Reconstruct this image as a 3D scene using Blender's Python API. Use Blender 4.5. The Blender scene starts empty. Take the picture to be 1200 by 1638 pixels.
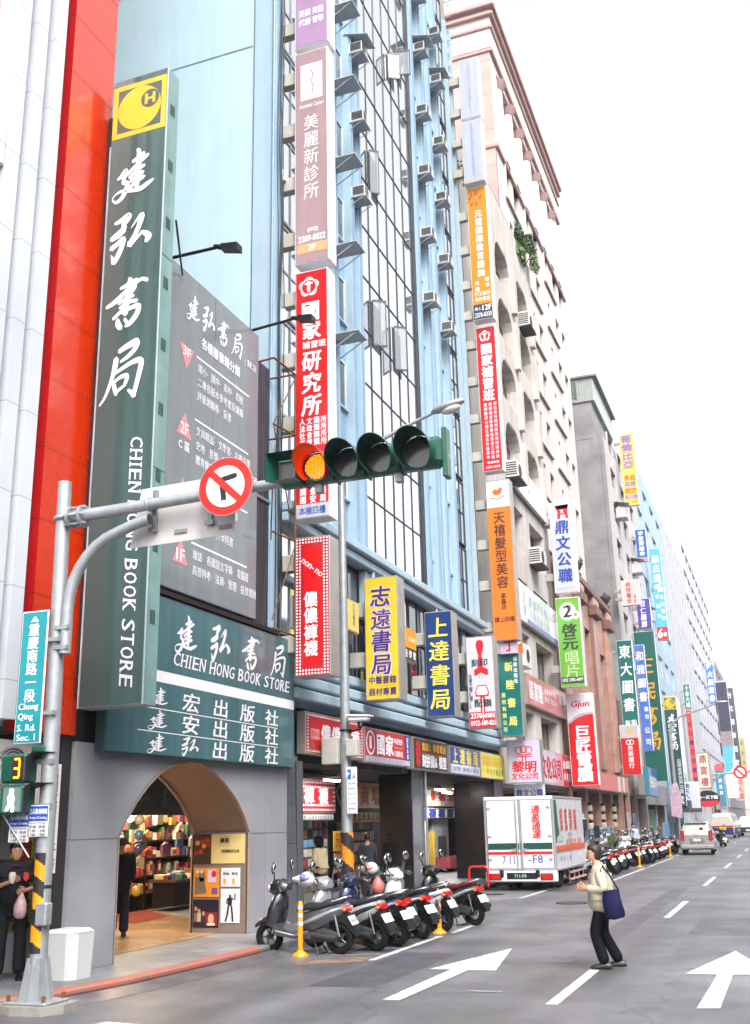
import bpy, math, random
from mathutils import Vector, Matrix
random.seed(7)
R = math.radians
SC = bpy.context.scene
COL = SC.collection
# ------------------------------------------------------------------ camera
cam = bpy.data.objects.new("camera", bpy.data.cameras.new("camera"))
COL.objects.link(cam)
cam.data.sensor_fit = 'VERTICAL'
cam.data.sensor_height = 24.0
cam.data.lens = 24.0 * 1673.0 / 1638.0
cam.data.clip_start = 0.1
cam.data.clip_end = 3000.0
cam.matrix_world = Matrix(((0.934486,0.120525,0.334977,0),(0.355357,-0.259271,-0.898054,0),(-0.021388,0.958255,-0.285114,1.85),(0,0,0,1)))
SC.camera = cam
# ------------------------------------------------------------------ world, sun, exposure
SUN_EL, SUN_AZ = R(50), R(140)          # azimuth from +Y towards +X
W = bpy.data.worlds.new("World"); SC.world = W; W.use_nodes = True
wn, wl = W.node_tree.nodes, W.node_tree.links
bg = wn['Background']
sky = wn.new('ShaderNodeTexSky'); sky.sky_type = 'NISHITA'; sky.sun_disc = False
sky.sun_elevation = SUN_EL; sky.sun_rotation = SUN_AZ
sky.dust_density = 4.0; sky.air_density = 1.0; sky.ozone_density = 1.0
hsv = wn.new('ShaderNodeHueSaturation'); hsv.inputs['Saturation'].default_value = 0.05
wl.new(sky.outputs[0], hsv.inputs['Color']); wl.new(hsv.outputs[0], bg.inputs[0])
bg.inputs[1].default_value = 0.15
sun = bpy.data.objects.new("sun", bpy.data.lights.new("sun", 'SUN')); COL.objects.link(sun)
sun.data.energy = 1.0; sun.data.angle = R(25); sun.data.color = (1.0, 0.97, 0.92)
sd = Vector((math.sin(SUN_AZ)*math.cos(SUN_EL), math.cos(SUN_AZ)*math.cos(SUN_EL), math.sin(SUN_EL)))
sun.rotation_euler = sd.to_track_quat('Z', 'Y').to_euler()
sun.location = (0, 0, 60)
SC.view_settings.view_transform = 'Standard'; SC.view_settings.look = 'None'
SC.view_settings.exposure = 1.55; SC.view_settings.gamma = 1.0
SC.cycles.max_bounces = 6; SC.cycles.diffuse_bounces = 3; SC.cycles.glossy_bounces = 3
SC.cycles.transmission_bounces = 4; SC.cycles.transparent_max_bounces = 8
SC.cycles.caustics_reflective = False; SC.cycles.caustics_refractive = False
# ------------------------------------------------------------------ materials
def lin(c):
    if isinstance(c, str):
        c = [int(c[i:i+2], 16)/255 for i in (0, 2, 4)]
        return tuple(x/12.92 if x <= .04045 else ((x+.055)/1.055)**2.4 for x in c)
    return tuple(c)
MATS = {}
def mat(col, rough=.5, metal=0., var=.12, scale=3., bump=0., streak=0., spec=.5, coat=0., emit=0., alpha=1., tint=None, bscale=60., coat_ior=1.5):
    """procedural painted / mineral surface: colour with weathering noise, optional rain streaks and bump"""
    key = (col, rough, metal, var, scale, bump, streak, spec, coat, emit, alpha, tint, bscale, coat_ior)
    if key in MATS: return MATS[key]
    m = bpy.data.materials.new("surface"); m.use_nodes = True
    n, l = m.node_tree.nodes, m.node_tree.links
    b = n['Principled BSDF']; c = lin(col)
    b.inputs['Roughness'].default_value = rough; b.inputs['Metallic'].default_value = metal
    b.inputs['Specular IOR Level'].default_value = spec*(.35 if rough >= .65 else 1)
    b.inputs['Coat Weight'].default_value = coat; b.inputs['Coat Roughness'].default_value = .04
    b.inputs['Coat IOR'].default_value = coat_ior
    b.inputs['Base Color'].default_value = (*c, 1)
    if emit:
        b.inputs['Emission Color'].default_value = (*c, 1); b.inputs['Emission Strength'].default_value = emit
    if alpha < 1: b.inputs['Alpha'].default_value = alpha
    if var or bump or streak:
        tc = n.new('ShaderNodeNewGeometry')
        nz = n.new('ShaderNodeTexNoise'); nz.inputs['Scale'].default_value = scale; nz.inputs['Detail'].default_value = 5; nz.inputs['Roughness'].default_value = .65
        l.new(tc.outputs['Position'], nz.inputs['Vector'])
        fac = nz.outputs['Fac']
        if streak:
            mp = n.new('ShaderNodeMapping'); mp.inputs['Scale'].default_value = (5, 5, .35)
            l.new(tc.outputs['Position'], mp.inputs['Vector'])
            n2 = n.new('ShaderNodeTexNoise'); n2.inputs['Scale'].default_value = 1.; n2.inputs['Detail'].default_value = 6
            l.new(mp.outputs[0], n2.inputs['Vector'])
            mx = n.new('ShaderNodeMix'); mx.data_type = 'FLOAT'; mx.inputs[0].default_value = streak
            l.new(fac, mx.inputs[2]); l.new(n2.outputs['Fac'], mx.inputs[3]); fac = mx.outputs[0]
        if var:
            mr = n.new('ShaderNodeMapRange'); mr.inputs[1].default_value = .3; mr.inputs[2].default_value = .7
            l.new(fac, mr.inputs[0])
            mc = n.new('ShaderNodeMix'); mc.data_type = 'RGBA'
            lo = lin(tint) if tint else tuple(x*(1-var*1.6) for x in c)
            hi = tuple(min(1, x*(1+var*.6)) for x in c)
            mc.inputs[6].default_value = (*lo, 1); mc.inputs[7].default_value = (*hi, 1)
            l.new(mr.outputs[0], mc.inputs[0]); l.new(mc.outputs[2], b.inputs['Base Color'])
            rr = n.new('ShaderNodeMapRange'); rr.inputs[3].default_value = min(1, rough*1.25+.02); rr.inputs[4].default_value = max(0, rough*.85)
            l.new(fac, rr.inputs[0]); l.new(rr.outputs[0], b.inputs['Roughness'])
        if bump:
            bz = n.new('ShaderNodeTexNoise'); bz.inputs['Scale'].default_value = bscale; bz.inputs['Detail'].default_value = 3
            l.new(tc.outputs['Position'], bz.inputs['Vector'])
            bp = n.new('ShaderNodeBump'); bp.inputs['Strength'].default_value = bump; bp.inputs['Distance'].default_value = .02
            l.new(bz.outputs['Fac'], bp.inputs['Height']); l.new(bp.outputs[0], b.inputs['Normal'])
    MATS[key] = m
    return m
def ink(col, **k): return mat(col, rough=k.pop('rough', .55), var=k.pop('var', .05), **k)
def glow(col, e): return mat(col, var=0, emit=e)
def tiles(c1, c2, w, h, mortar=.012, rough=.5, axis='YZ', offset=0., var=.06, mcol=None, bump=.15, spec=.5):
    """rectangular cladding / tile courses in world space"""
    key = ('tiles', c1, c2, w, h, mortar, rough, axis, offset, mcol, bump, spec)
    if key in MATS: return MATS[key]
    m = bpy.data.materials.new("cladding"); m.use_nodes = True
    n, l = m.node_tree.nodes, m.node_tree.links; b = n['Principled BSDF']
    g = n.new('ShaderNodeNewGeometry'); s = n.new('ShaderNodeSeparateXYZ'); cb = n.new('ShaderNodeCombineXYZ')
    l.new(g.outputs['Position'], s.inputs[0]); l.new(s.outputs[axis[0]], cb.inputs[0]); l.new(s.outputs[axis[1]], cb.inputs[1])
    br = n.new('ShaderNodeTexBrick'); br.offset = offset; br.inputs['Scale'].default_value = 1
    br.inputs['Brick Width'].default_value = w; br.inputs['Row Height'].default_value = h; br.inputs['Mortar Size'].default_value = mortar
    br.inputs['Mortar Smooth'].default_value = .1; br.inputs['Bias'].default_value = 0
    br.inputs['Color1'].default_value = (*lin(c1), 1); br.inputs['Color2'].default_value = (*lin(c2), 1)
    br.inputs['Mortar'].default_value = (*(lin(mcol) if mcol else tuple(x*.5 for x in lin(c1))), 1)
    l.new(cb.outputs[0], br.inputs['Vector'])
    nz = n.new('ShaderNodeTexNoise'); nz.inputs['Scale'].default_value = .8; nz.inputs['Detail'].default_value = 6
    l.new(g.outputs['Position'], nz.inputs['Vector'])
    mr = n.new('ShaderNodeMapRange'); mr.inputs[1].default_value = .3; mr.inputs[2].default_value = .7; mr.inputs[3].default_value = 1-var*2.2; mr.inputs[4].default_value = 1+var
    l.new(nz.outputs['Fac'], mr.inputs[0])
    mx = n.new('ShaderNodeMix'); mx.data_type = 'RGBA'; mx.blend_type = 'MULTIPLY'; mx.inputs[0].default_value = 1
    l.new(br.outputs['Color'], mx.inputs[6]); l.new(mr.outputs[0], mx.inputs[7]); l.new(mx.outputs[2], b.inputs['Base Color'])
    b.inputs['Roughness'].default_value = rough; b.inputs['Specular IOR Level'].default_value = spec
    if bump:
        bp = n.new('ShaderNodeBump'); bp.inputs['Strength'].default_value = bump; bp.inputs['Distance'].default_value = .01; bp.invert = True
        l.new(br.outputs['Fac'], bp.inputs['Height']); l.new(bp.outputs[0], b.inputs['Normal'])
    MATS[key] = m
    return m
def glassy(col='202a33', rough=.03, spec=.9, metal=0.): return mat(col, rough=rough, var=.15, scale=.7, spec=spec, coat=.6, metal=metal)
# ------------------------------------------------------------------ mesh builder
class MB:
    def __init__(s): s.v = []; s.f = []; s.m = []; s.s = []; s.mats = []
    def mi(s, m):
        if m not in s.mats: s.mats.append(m)
        return s.mats.index(m)
    def add(s, vs, fs, m, smooth=False):
        b = len(s.v); i = s.mi(m); s.v += [tuple(p) for p in vs]
        for f in fs: s.f.append([b+k for k in f]); s.m.append(i); s.s.append(smooth)
        return s
    def face(s, pts, m): return s.add(pts, [list(range(len(pts)))], m)
    def box(s, x0, x1, y0, y1, z0, z1, m, c=0.):
        if x1 < x0: x0, x1 = x1, x0
        if y1 < y0: y0, y1 = y1, y0
        if z1 < z0: z0, z1 = z1, z0
        c = min(c, (x1-x0)*.45, (y1-y0)*.45, (z1-z0)*.45)
        X, Y, Z = (x0, x1), (y0, y1), (z0, z1)
        if c <= 0:
            v = [(X[i], Y[j], Z[k]) for i in (0, 1) for j in (0, 1) for k in (0, 1)]
            return s.add(v, [(0, 1, 3, 2), (4, 6, 7, 5), (0, 4, 5, 1), (2, 3, 7, 6), (0, 2, 6, 4), (1, 5, 7, 3)], m)
        v = []; idx = {}
        for i in (0, 1):
            for j in (0, 1):
                for k in (0, 1):
                    for a in range(3):
                        p = [X[i]+(c if i == 0 else -c), Y[j]+(c if j == 0 else -c), Z[k]+(c if k == 0 else -c)]
                        p[a] = (X, Y, Z)[a][(i, j, k)[a]]
                        idx[(i, j, k, a)] = len(v); v.append(tuple(p))
        f = []
        for a in range(3):
            o = [q for q in range(3) if q != a]
            for sgn in (0, 1):
                L = []
                for (p, q) in ((0, 0), (1, 0), (1, 1), (0, 1)):
                    t = [0, 0, 0]; t[a] = sgn; t[o[0]] = p; t[o[1]] = q; L.append(idx[(*t, a)])
                f.append(L if (sgn == 1) != (a == 1) else L[::-1])
            for p in (0, 1):
                for q in (0, 1):
                    t0 = [0, 0, 0]; t0[o[0]] = p; t0[o[1]] = q; t1 = list(t0); t1[a] = 1
                    f.append([idx[(*t0, o[0])], idx[(*t1, o[0])], idx[(*t1, o[1])], idx[(*t0, o[1])]])
        for i in (0, 1):
            for j in (0, 1):
                for k in (0, 1): f.append([idx[(i, j, k, a)] for a in range(3)])
        return s.add(v, f, m)
    def prism(s, poly, a0, a1, m, axis='x', smooth=False):
        """poly in the plane across `axis` (x:(y,z)  y:(x,z)  z:(x,y)), pushed from a0 to a1"""
        def P(a, p): return (a, p[0], p[1]) if axis == 'x' else ((p[0], a, p[1]) if axis == 'y' else (p[0], p[1], a))
        n = len(poly)
        s.add([P(a0, p) for p in poly]+[P(a1, p) for p in poly], [[k, (k+1) % n, n+(k+1) % n, n+k] for k in range(n)], m, smooth)
        s.add([P(a0, p) for p in poly], [list(range(n))[::-1]], m)
        return s.add([P(a1, p) for p in poly], [list(range(n))], m)
    def tube(s, pts, r, m, seg=8, cap=True):
        pts = [Vector(p) for p in pts]; n = len(pts)
        rs = r if isinstance(r, (list, tuple)) else [r]*n
        rings = []; up = None
        for i, p in enumerate(pts):
            t = (pts[min(i+1, n-1)]-pts[max(i-1, 0)])
            if t.length < 1e-9: t = Vector((0, 0, 1))
            t.normalize()
            if up is None:
                up = Vector((0, 0, 1)) if abs(t.z) < .9 else Vector((1, 0, 0))
            a = t.cross(up)
            if a.length < 1e-4: a = t.cross(Vector((1, .1, 0)))
            a.normalize(); b = a.cross(t); b.normalize(); up = b
            rings.append([p+(a*math.cos(2*math.pi*k/seg)+b*math.sin(2*math.pi*k/seg))*rs[i] for k in range(seg)])
        v = [q for rg in rings for q in rg]; f = []
        for i in range(n-1):
            for k in range(seg):
                f.append([i*seg+k, i*seg+(k+1) % seg, (i+1)*seg+(k+1) % seg, (i+1)*seg+k])
        s.add(v, f, m, True)
        if cap:
            s.add(rings[0], [list(range(seg))[::-1]], m); s.add(rings[-1], [list(range(seg))], m)
        return s
    def ell(s, c, r, m, seg=12, rings=8, rot=None):
        v = []; f = []
        for i in range(rings+1):
            th = math.pi*i/rings
            for k in range(seg):
                ph = 2*math.pi*k/seg
                p = Vector((r[0]*math.sin(th)*math.cos(ph), r[1]*math.sin(th)*math.sin(ph), r[2]*math.cos(th)))
                if rot: p = rot @ p
                v.append(tuple(p+Vector(c)))
        for i in range(rings):
            for k in range(seg): f.append([i*seg+k, (i+1)*seg+k, (i+1)*seg+(k+1) % seg, i*seg+(k+1) % seg])
        return s.add(v, f, m, True)
    def disc(s, c, r, axis, h, m, seg=20, r2=None):
        """short cylinder centred at c along axis"""
        c = Vector(c); a = Vector(axis).normalized()*h/2
        return s.tube([c-a, c+a], [r, r if r2 is None else r2], m, seg)
    def ring(s, c, R0, r, axis, m, seg=24, sec=8):
        ax = Vector(axis).normalized(); u = ax.orthogonal().normalized(); w = ax.cross(u); v = []; f = []
        for i in range(seg):
            a = 2*math.pi*i/seg; d = u*math.cos(a)+w*math.sin(a)
            for k in range(sec):
                b = 2*math.pi*k/sec
                v.append(tuple(Vector(c)+d*(R0+r*math.cos(b))+ax*r*math.sin(b)))
        for i in range(seg):
            for k in range(sec):
                j = (i+1) % seg
                f.append([i*sec+k, j*sec+k, j*sec+(k+1) % sec, i*sec+(k+1) % sec])
        return s.add(v, f, m, True)
    def loft(s, secs, m, cap=True, smooth=True):
        n = len(secs[0]); v = [p for q in secs for p in q]; f = []
        for i in range(len(secs)-1):
            for k in range(n): f.append([i*n+k, i*n+(k+1) % n, (i+1)*n+(k+1) % n, (i+1)*n+k])
        s.add(v, f, m, smooth)
        if cap: s.add(secs[0], [list(range(n))[::-1]], m); s.add(secs[-1], [list(range(n))], m)
        return s
    def build(s, name, parent=None, world=True, fix=True):
        """link as ONE mesh object; coordinates are world ones unless world is False (then the parent's own)"""
        if not s.v: return None
        M = bpy.data.meshes.new(name)
        inv = None
        if parent is not None and world: inv = wmat(parent).inverted()
        v = [tuple(inv @ Vector(p)) for p in s.v] if inv else s.v
        M.from_pydata(v, [], s.f)
        for m in s.mats: M.materials.append(m)
        M.polygons.foreach_set('material_index', s.m); M.polygons.foreach_set('use_smooth', s.s)
        M.update()
        o = bpy.data.objects.new(name, M); COL.objects.link(o)
        if parent is not None: o.parent = parent
        return o
def wmat(o):
    m = Matrix.LocRotScale(o.location, o.rotation_euler, o.scale)
    return (wmat(o.parent) @ m) if o.parent else m
def tag(o, label, cat, group=None, kind=None):
    if label: o['label'] = label
    if cat: o['category'] = cat
    if group: o['group'] = group
    if kind: o['kind'] = kind
    return o
def thing(name, label, cat, loc=(0, 0, 0), rz=0., group=None):
    o = bpy.data.objects.new(name, None); COL.objects.link(o)
    o.location = loc; o.rotation_euler = (0, 0, rz); o.empty_display_size = .2
    return tag(o, label, cat, group)
def structure(mb, name):
    o = mb.build(name); o['kind'] = 'structure'; return o
def dup(root, loc, rz=0., label=None, group=None, swap=None, scale=None):
    """copy of a thing with its parts and sub-parts; swap maps materials"""
    def cp(o, par):
        c = o.copy(); COL.objects.link(c); c.parent = par
        if swap and o.type == 'MESH' and any(m in swap for m in o.data.materials):
            key = (o.data.name, id(swap))
            if key not in SWAPPED:
                d = o.data.copy()
                for i, m in enumerate(d.materials):
                    if m in swap: d.materials[i] = swap[m]
                SWAPPED[key] = d
            c.data = SWAPPED[key]
        for ch in list(o.children):
            if ch.get('skip_copy'): continue
            cp(ch, c)
        return c
    r = cp(root, None); r.location = loc; r.rotation_euler = (0, 0, rz)
    if scale: r.scale = (scale,)*3
    if label: r['label'] = label
    if group: r['group'] = group
    return r
SWAPPED = {}
# ------------------------------------------------------------------ lettering
GL = {}
def glyph(s, bold=0.):
    k = (s, bold)
    if k in GL: return GL[k]
    c = bpy.data.curves.new('t', 'FONT'); c.body = s; c.size = 1; c.resolution_u = 2
    o = bpy.data.objects.new('t', c)
    m = bpy.data.meshes.new_from_object(o)
    r = ([tuple(v.co)[:2] for v in m.vertices], [list(p.vertices) for p in m.polygons])
    bpy.data.objects.remove(o); bpy.data.curves.remove(c); bpy.data.meshes.remove(m)
    GL[k] = r
    return r
class Fr:
    """flat frame on a real face: u to the reader's right, v up, n out of the face"""
    def __init__(s, o, u, n, v=(0, 0, 1)): s.o = Vector(o); s.u = Vector(u); s.n = Vector(n); s.vv = Vector(v); s.k = 0
    def P(s, u, v, d=.004): return s.o+s.u*u+s.vv*v+s.n*d
    def rect(s, mb, u0, v0, u1, v1, m, d=.003):
        return mb.face([s.P(u0, v0, d), s.P(u1, v0, d), s.P(u1, v1, d), s.P(u0, v1, d)], m)
    def poly(s, mb, pts, m, d=.004):
        return mb.face([s.P(a, b, d) for a, b in pts], m)
    def line(s, mb, pts, w, m, d=.005, taper=None):
        n = len(pts); L = []; Rr = []
        for i, p in enumerate(pts):
            a = Vector(pts[max(i-1, 0)]); b = Vector(pts[min(i+1, n-1)]); t = (b-a)
            t = t.normalized() if t.length > 1e-9 else Vector((1, 0))
            q = Vector((-t.y, t.x)); h = (taper[i] if taper else w/2)
            L.append((p[0]+q.x*h, p[1]+q.y*h)); Rr.append((p[0]-q.x*h, p[1]-q.y*h))
        for i in range(n-1):
            s.poly(mb, [Rr[i], Rr[i+1], L[i+1], L[i]], m, d)
        return mb
    def disc(s, mb, cu, cv, ru, rv, m, d=.004, seg=28):
        return s.poly(mb, [(cu+ru*math.cos(2*math.pi*k/seg), cv+rv*math.sin(2*math.pi*k/seg)) for k in range(seg)], m, d)
    def ringf(s, mb, cu, cv, r0, r1, m, d=.005, seg=28, sq=1.):
        for k in range(seg):
            a, b = 2*math.pi*k/seg, 2*math.pi*(k+1)/seg
            s.poly(mb, [(cu+r*math.cos(t), cv+r*math.sin(t)*sq) for r, t in ((r0, a), (r1, a), (r1, b), (r0, b))], m, d)
    def ch(s, mb, c, cu, cv, w, h, m, bold=.03, shear=0., d=.006, rot=0.):
        """one em-square character centred at cu, cv; bold lays shifted copies in thin layers"""
        vs, fs = glyph(c); s.k = (s.k+1) % 4; b_ = bold*.75
        for q, (ox, oy) in enumerate(((0, 0),) if bold < .008 else ((b_, b_*.6), (-b_, b_*.6), (-b_, -b_*.6), (b_, -b_*.6)) if bold > .015 else ((b_, 0), (-b_, 0))):
            out = []
            for x, y in vs:
                a, b = (x-.5+ox)*w, (y-.38+oy)*h
                a += b*shear
                if rot: a, b = a*math.cos(rot)-b*math.sin(rot), a*math.sin(rot)+b*math.cos(rot)
                out.append(tuple(s.P(cu+a, cv+b, d+s.k*.0008+q*.0002)))
            mb.add(out, fs, m)
    def row(s, mb, t, u0, u1, cv, h, m, bold=.03, shear=0., w=None, d=.006):
        n = len(t); st = (u1-u0)/n
        for i, c in enumerate(t):
            if c != ' ': s.ch(mb, c, u0+st*(i+.5), cv, w or min(st, h*1.15), h, m, bold, shear, d)
    def col(s, mb, t, cu, v1, v0, w, m, bold=.03, shear=0., h=None, d=.006):
        n = len(t); st = (v1-v0)/n
        for i, c in enumerate(t):
            if c != ' ': s.ch(mb, c, cu, v1-st*(i+.5), w, h or min(st, w*1.15), m, bold, shear, d)
    def lat(s, mb, t, u0, v0, u1, v1, m, bold=.02, shear=0., d=.006, rot=0):
        """a Latin / digit string stretched into a box; rot=-90 runs it down the box"""
        vs, fs = glyph(t)
        xs = [p[0] for p in vs]; ys = [p[1] for p in vs]
        x0, x1, y0, y1 = min(xs), max(xs), min(ys), max(ys)
        for q, ox in enumerate((0,) if bold < .008 else (-bold, bold)):
            out = []
            for x, y in vs:
                a, b = (x+ox-x0)/(x1-x0), (y+ox*.4-y0)/max(y1-y0, 1e-6)
                if rot == -90:
                    out.append(tuple(s.P(u0+(b)*(u1-u0), v1-(a+(b-.5)*shear)*(v1-v0), d+q*.0003)))
                else:
                    out.append(tuple(s.P(u0+a*(u1-u0)+(b-.5)*shear*(v1-v0), v0+b*(v1-v0), d+q*.0003)))
            mb.add(out, fs, m)
# brush lettering: strokes as (points, half widths) in a unit square, y up
BR = {
'建': [([(.56,.98),(.60,.90),(.60,.60),(.585,.30),(.57,.20)],[.03,.045,.06,.05,.03]),
      ([(.46,.75),(.58,.80),(.72,.87)],[.03,.04,.035]), ([(.33,.50),(.52,.64),(.78,.80),(.84,.82)],[.025,.035,.035,.01]),
      ([(.40,.44),(.58,.56),(.74,.62)],[.03,.035,.03]), ([(.43,.36),(.60,.45),(.72,.49)],[.03,.035,.03]),
      ([(.40,.20),(.52,.30),(.70,.38),(.76,.39)],[.03,.035,.04,.02]),
      ([(.12,.46),(.20,.50),(.31,.60),(.28,.48),(.25,.36)],[.02,.035,.05,.045,.03]),
      ([(.25,.36),(.36,.33),(.33,.20),(.24,.06),(.12,.00),(.03,.06),(.06,.14),(.22,.20),(.45,.165),(.68,.165),(.84,.23),(.97,.29)],[.03,.045,.05,.04,.03,.012,.012,.025,.03,.045,.04,.015])],
'弘': [([(.12,.86),(.24,.89),(.43,.97),(.40,.88),(.30,.78)],[.03,.045,.06,.05,.04]), ([(.30,.78),(.34,.72),(.18,.62),(.06,.53)],[.04,.05,.04,.05]),
      ([(.06,.53),(.20,.58),(.36,.66)],[.045,.05,.03]), ([(.06,.33),(.22,.42),(.33,.49),(.31,.35),(.24,.18),(.14,.03),(.10,.12),(.06,.20)],[.05,.045,.05,.05,.05,.05,.03,.005]),
      ([(.50,.68),(.60,.80),(.74,.92),(.70,.74),(.60,.52),(.48,.34)],[.005,.02,.05,.05,.045,.05]), ([(.48,.34),(.58,.40),(.74,.52)],[.07,.04,.02]),
      ([(.74,.56),(.84,.50),(.92,.42),(.86,.33)],[.02,.05,.06,.04])],
'書': [([(.52,.99),(.54,.90),(.50,.60),(.46,.30)],[.03,.055,.06,.05]), ([(.33,.82),(.50,.87),(.70,.93)],[.025,.04,.035]),
      ([(.03,.50),(.22,.58),(.52,.78),(.78,.92),(.93,.88)],[.03,.045,.04,.03,.035]), ([(.64,.94),(.66,.80),(.58,.68)],[.03,.035,.02]),
      ([(.30,.53),(.48,.60),(.64,.63)],[.025,.035,.025]), ([(.33,.44),(.52,.52),(.72,.52)],[.025,.035,.03]), ([(.20,.25),(.36,.36),(.50,.44)],[.03,.035,.03]),
      ([(.30,.22),(.32,.12),(.38,.04)],[.03,.055,.045]), ([(.40,.32),(.60,.40),(.76,.40),(.72,.24),(.58,.10),(.48,.06)],[.02,.035,.05,.05,.045,.02]), ([(.46,.20),(.52,.12),(.54,.08)],[.03,.03,.03])],
'局': [([(.40,.88),(.58,.95),(.78,.99),(.76,.88)],[.035,.045,.06,.04]), ([(.76,.88),(.62,.78),(.44,.70)],[.04,.035,.02]),
      ([(.34,.76),(.32,.62),(.26,.42),(.14,.16),(.02,.02)],[.05,.05,.035,.025,.015]), ([(.30,.50),(.48,.58),(.72,.66),(.90,.65),(.86,.42),(.78,.14)],[.02,.03,.035,.05,.045,.04]),
      ([(.78,.10),(.70,.16),(.64,.20)],[.05,.03,.02]), ([(.30,.38),(.34,.26),(.38,.16)],[.03,.04,.03]), ([(.30,.36),(.46,.44),(.60,.44),(.58,.34),(.54,.28)],[.02,.03,.04,.035,.02]), ([(.38,.20),(.48,.25),(.58,.30)],[.025,.025,.02])],
}
def smooth_line(pts, ws, n=5):
    P = [Vector(p) for p in pts]; out = []; wo = []
    for i in range(len(P)-1):
        a, b, c, d = P[max(i-1, 0)], P[i], P[i+1], P[min(i+2, len(P)-1)]
        for k in range(n):
            t = k/n
            q = .5*((2*b)+(c-a)*t+(2*a-5*b+4*c-d)*t*t+(3*b-a-3*c+d)*t**3)
            out.append(q); wo.append(ws[i]*(1-t)+ws[i+1]*t)
    out.append(P[-1]); wo.append(ws[-1])
    return out, wo
def brush(F, mb, c, cu, cv, w, h, m, d=.006, fat=1., n=5, rot=0.):
    fat *= 1.28
    """one brushed character in the box of width w and height h; characters without strokes use the type face, slanted"""
    if c not in BR:
        F.ch(mb, c, cu, cv, w*1.02, h*1.05, m, .02, .12, d); return
    for q, (pts, ws) in enumerate(BR[c]):
        pp, ww = smooth_line(pts, ws, n); N = len(pp)
        L = []; Rr = []
        for i, p in enumerate(pp):
            t = (pp[min(i+1, N-1)]-pp[max(i-1, 0)]).normalized(); k = Vector((-t.y, t.x))*ww[i]*fat
            L.append(p+k); Rr.append(p-k)
        poly = [pp[0]-(pp[1]-pp[0]).normalized()*ww[0]*.8*fat]
        dd = d+q*.0004
        X = lambda p: ((p.x-.5)*w+cu, (p.y-.5)*h+cv)
        for i in range(N-1): F.poly(mb, [X(Rr[i]), X(Rr[i+1]), X(L[i+1]), X(L[i])], m, dd+.00005*(i % 3))
        e = pp[-1]+(pp[-1]-pp[-2]).normalized()*ww[-1]*.8*fat
        F.poly(mb, [X(poly[0]), X(Rr[0]), X(L[0])], m, dd); F.poly(mb, [X(Rr[-1]), X(e), X(L[-1])], m, dd)
def brow(F, mb, t, u0, u1, cv, h, m, w=None, d=.006, fat=1.):
    st = (u1-u0)/len(t)
    for i, c in enumerate(t): brush(F, mb, c, u0+st*(i+.5), cv, w or st*.8, h, m, d, fat)
SERIF = {'C': [], 'H': [(.12, 0), (.12, 1), (.88, 0), (.88, 1)], 'I': [(.5, 0), (.5, 1)], 'E': [(.15, 0), (.15, 1)], 'N': [(.12, 0), (.12, 1), (.88, 1)],
         'B': [(.13, 0), (.13, 1)], 'K': [(.13, 0), (.13, 1), (.85, 0), (.8, 1)], 'T': [(.5, 0)], 'R': [(.13, 0), (.13, 1), (.88, 0)]}
def serif(F, mb, words, u0, v0, u1, v1, m, down=False, slant=.15, d=.006):
    """capitals with slab serifs, along the box or (down) running down it"""
    adv = {'I': .6, ' ': .5}; tot = sum(adv.get(c, 1.) for c in words)
    x = 0
    for c in words:
        a = adv.get(c, 1.)
        if c != ' ':
            vs, fs = glyph(c); xs = [p[0] for p in vs]; ys = [p[1] for p in vs]
            def X(p, q):     # p across the letter 0..1, q up 0..1
                s_ = (x+a*(.1+.8*p)+(q-.5)*slant)/tot
                return (u0+q*(u1-u0), v1-s_*(v1-v0)) if down else (u0+s_*(u1-u0), v0+q*(v1-v0))
            for q_ in (-.03, .03): mb.add([tuple(F.P(*X((px-min(xs))/(max(xs)-min(xs))*(.26 if c == 'I' else 1)+(.37 if c == 'I' else 0)+q_, (py-min(ys))/(max(ys)-min(ys))), d+.0002+q_*.005)) for px, py in vs], fs, m)
            for (p, q) in SERIF.get(c, []):
                hw = .2 if c != 'I' else .42; t = .09
                q0, q1 = (0, t) if q == 0 else (1-t, 1)
                F.poly(mb, [X(p-hw, q0), X(p+hw, q0), X(p+hw, q1), X(p-hw, q1)], m, d+.0006)
        x += a
# ------------------------------------------------------------------ shared surfaces
F = -9.3                                   # street line of the facades
RZ = -.12                                  # road level; the pavement is level 0
steel = mat('8f9498', .4, .7, .15); galv = mat('a9adb0', .45, .5, .18, 6, streak=.4); darksteel = mat('2b2d30', .5, .4)
whitep = mat('d8d9da', .35, var=.1, streak=.4); greyp = mat('8b8d90', .5, var=.15, streak=.4); blackp = mat('141518', .4)
rust = mat('7a5236', .75, var=.3, tint='4a3428'); alu = mat('b3aaa4', .35, .6, .1); chrome = mat('d5d8da', .12, 1., 0)
redp = mat('c8161a', .35, var=.06); white_s = mat('e2e0e4', .3, var=.05, streak=.5, coat=.3)
ibl, iwh, ire, iye, ina = ink('17171b'), ink('ece9f0'), ink('c8141c'), ink('f0d84a'), ink('23307f')
glass_d = glassy('1b222b'); glass_sky = mat('e4e9ee', .03, var=.04, scale=.4, spec=1., metal=.92); glass_in = mat('3a3a44', .06, var=.3, scale=.5, spec=.8, coat=.5)
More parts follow.
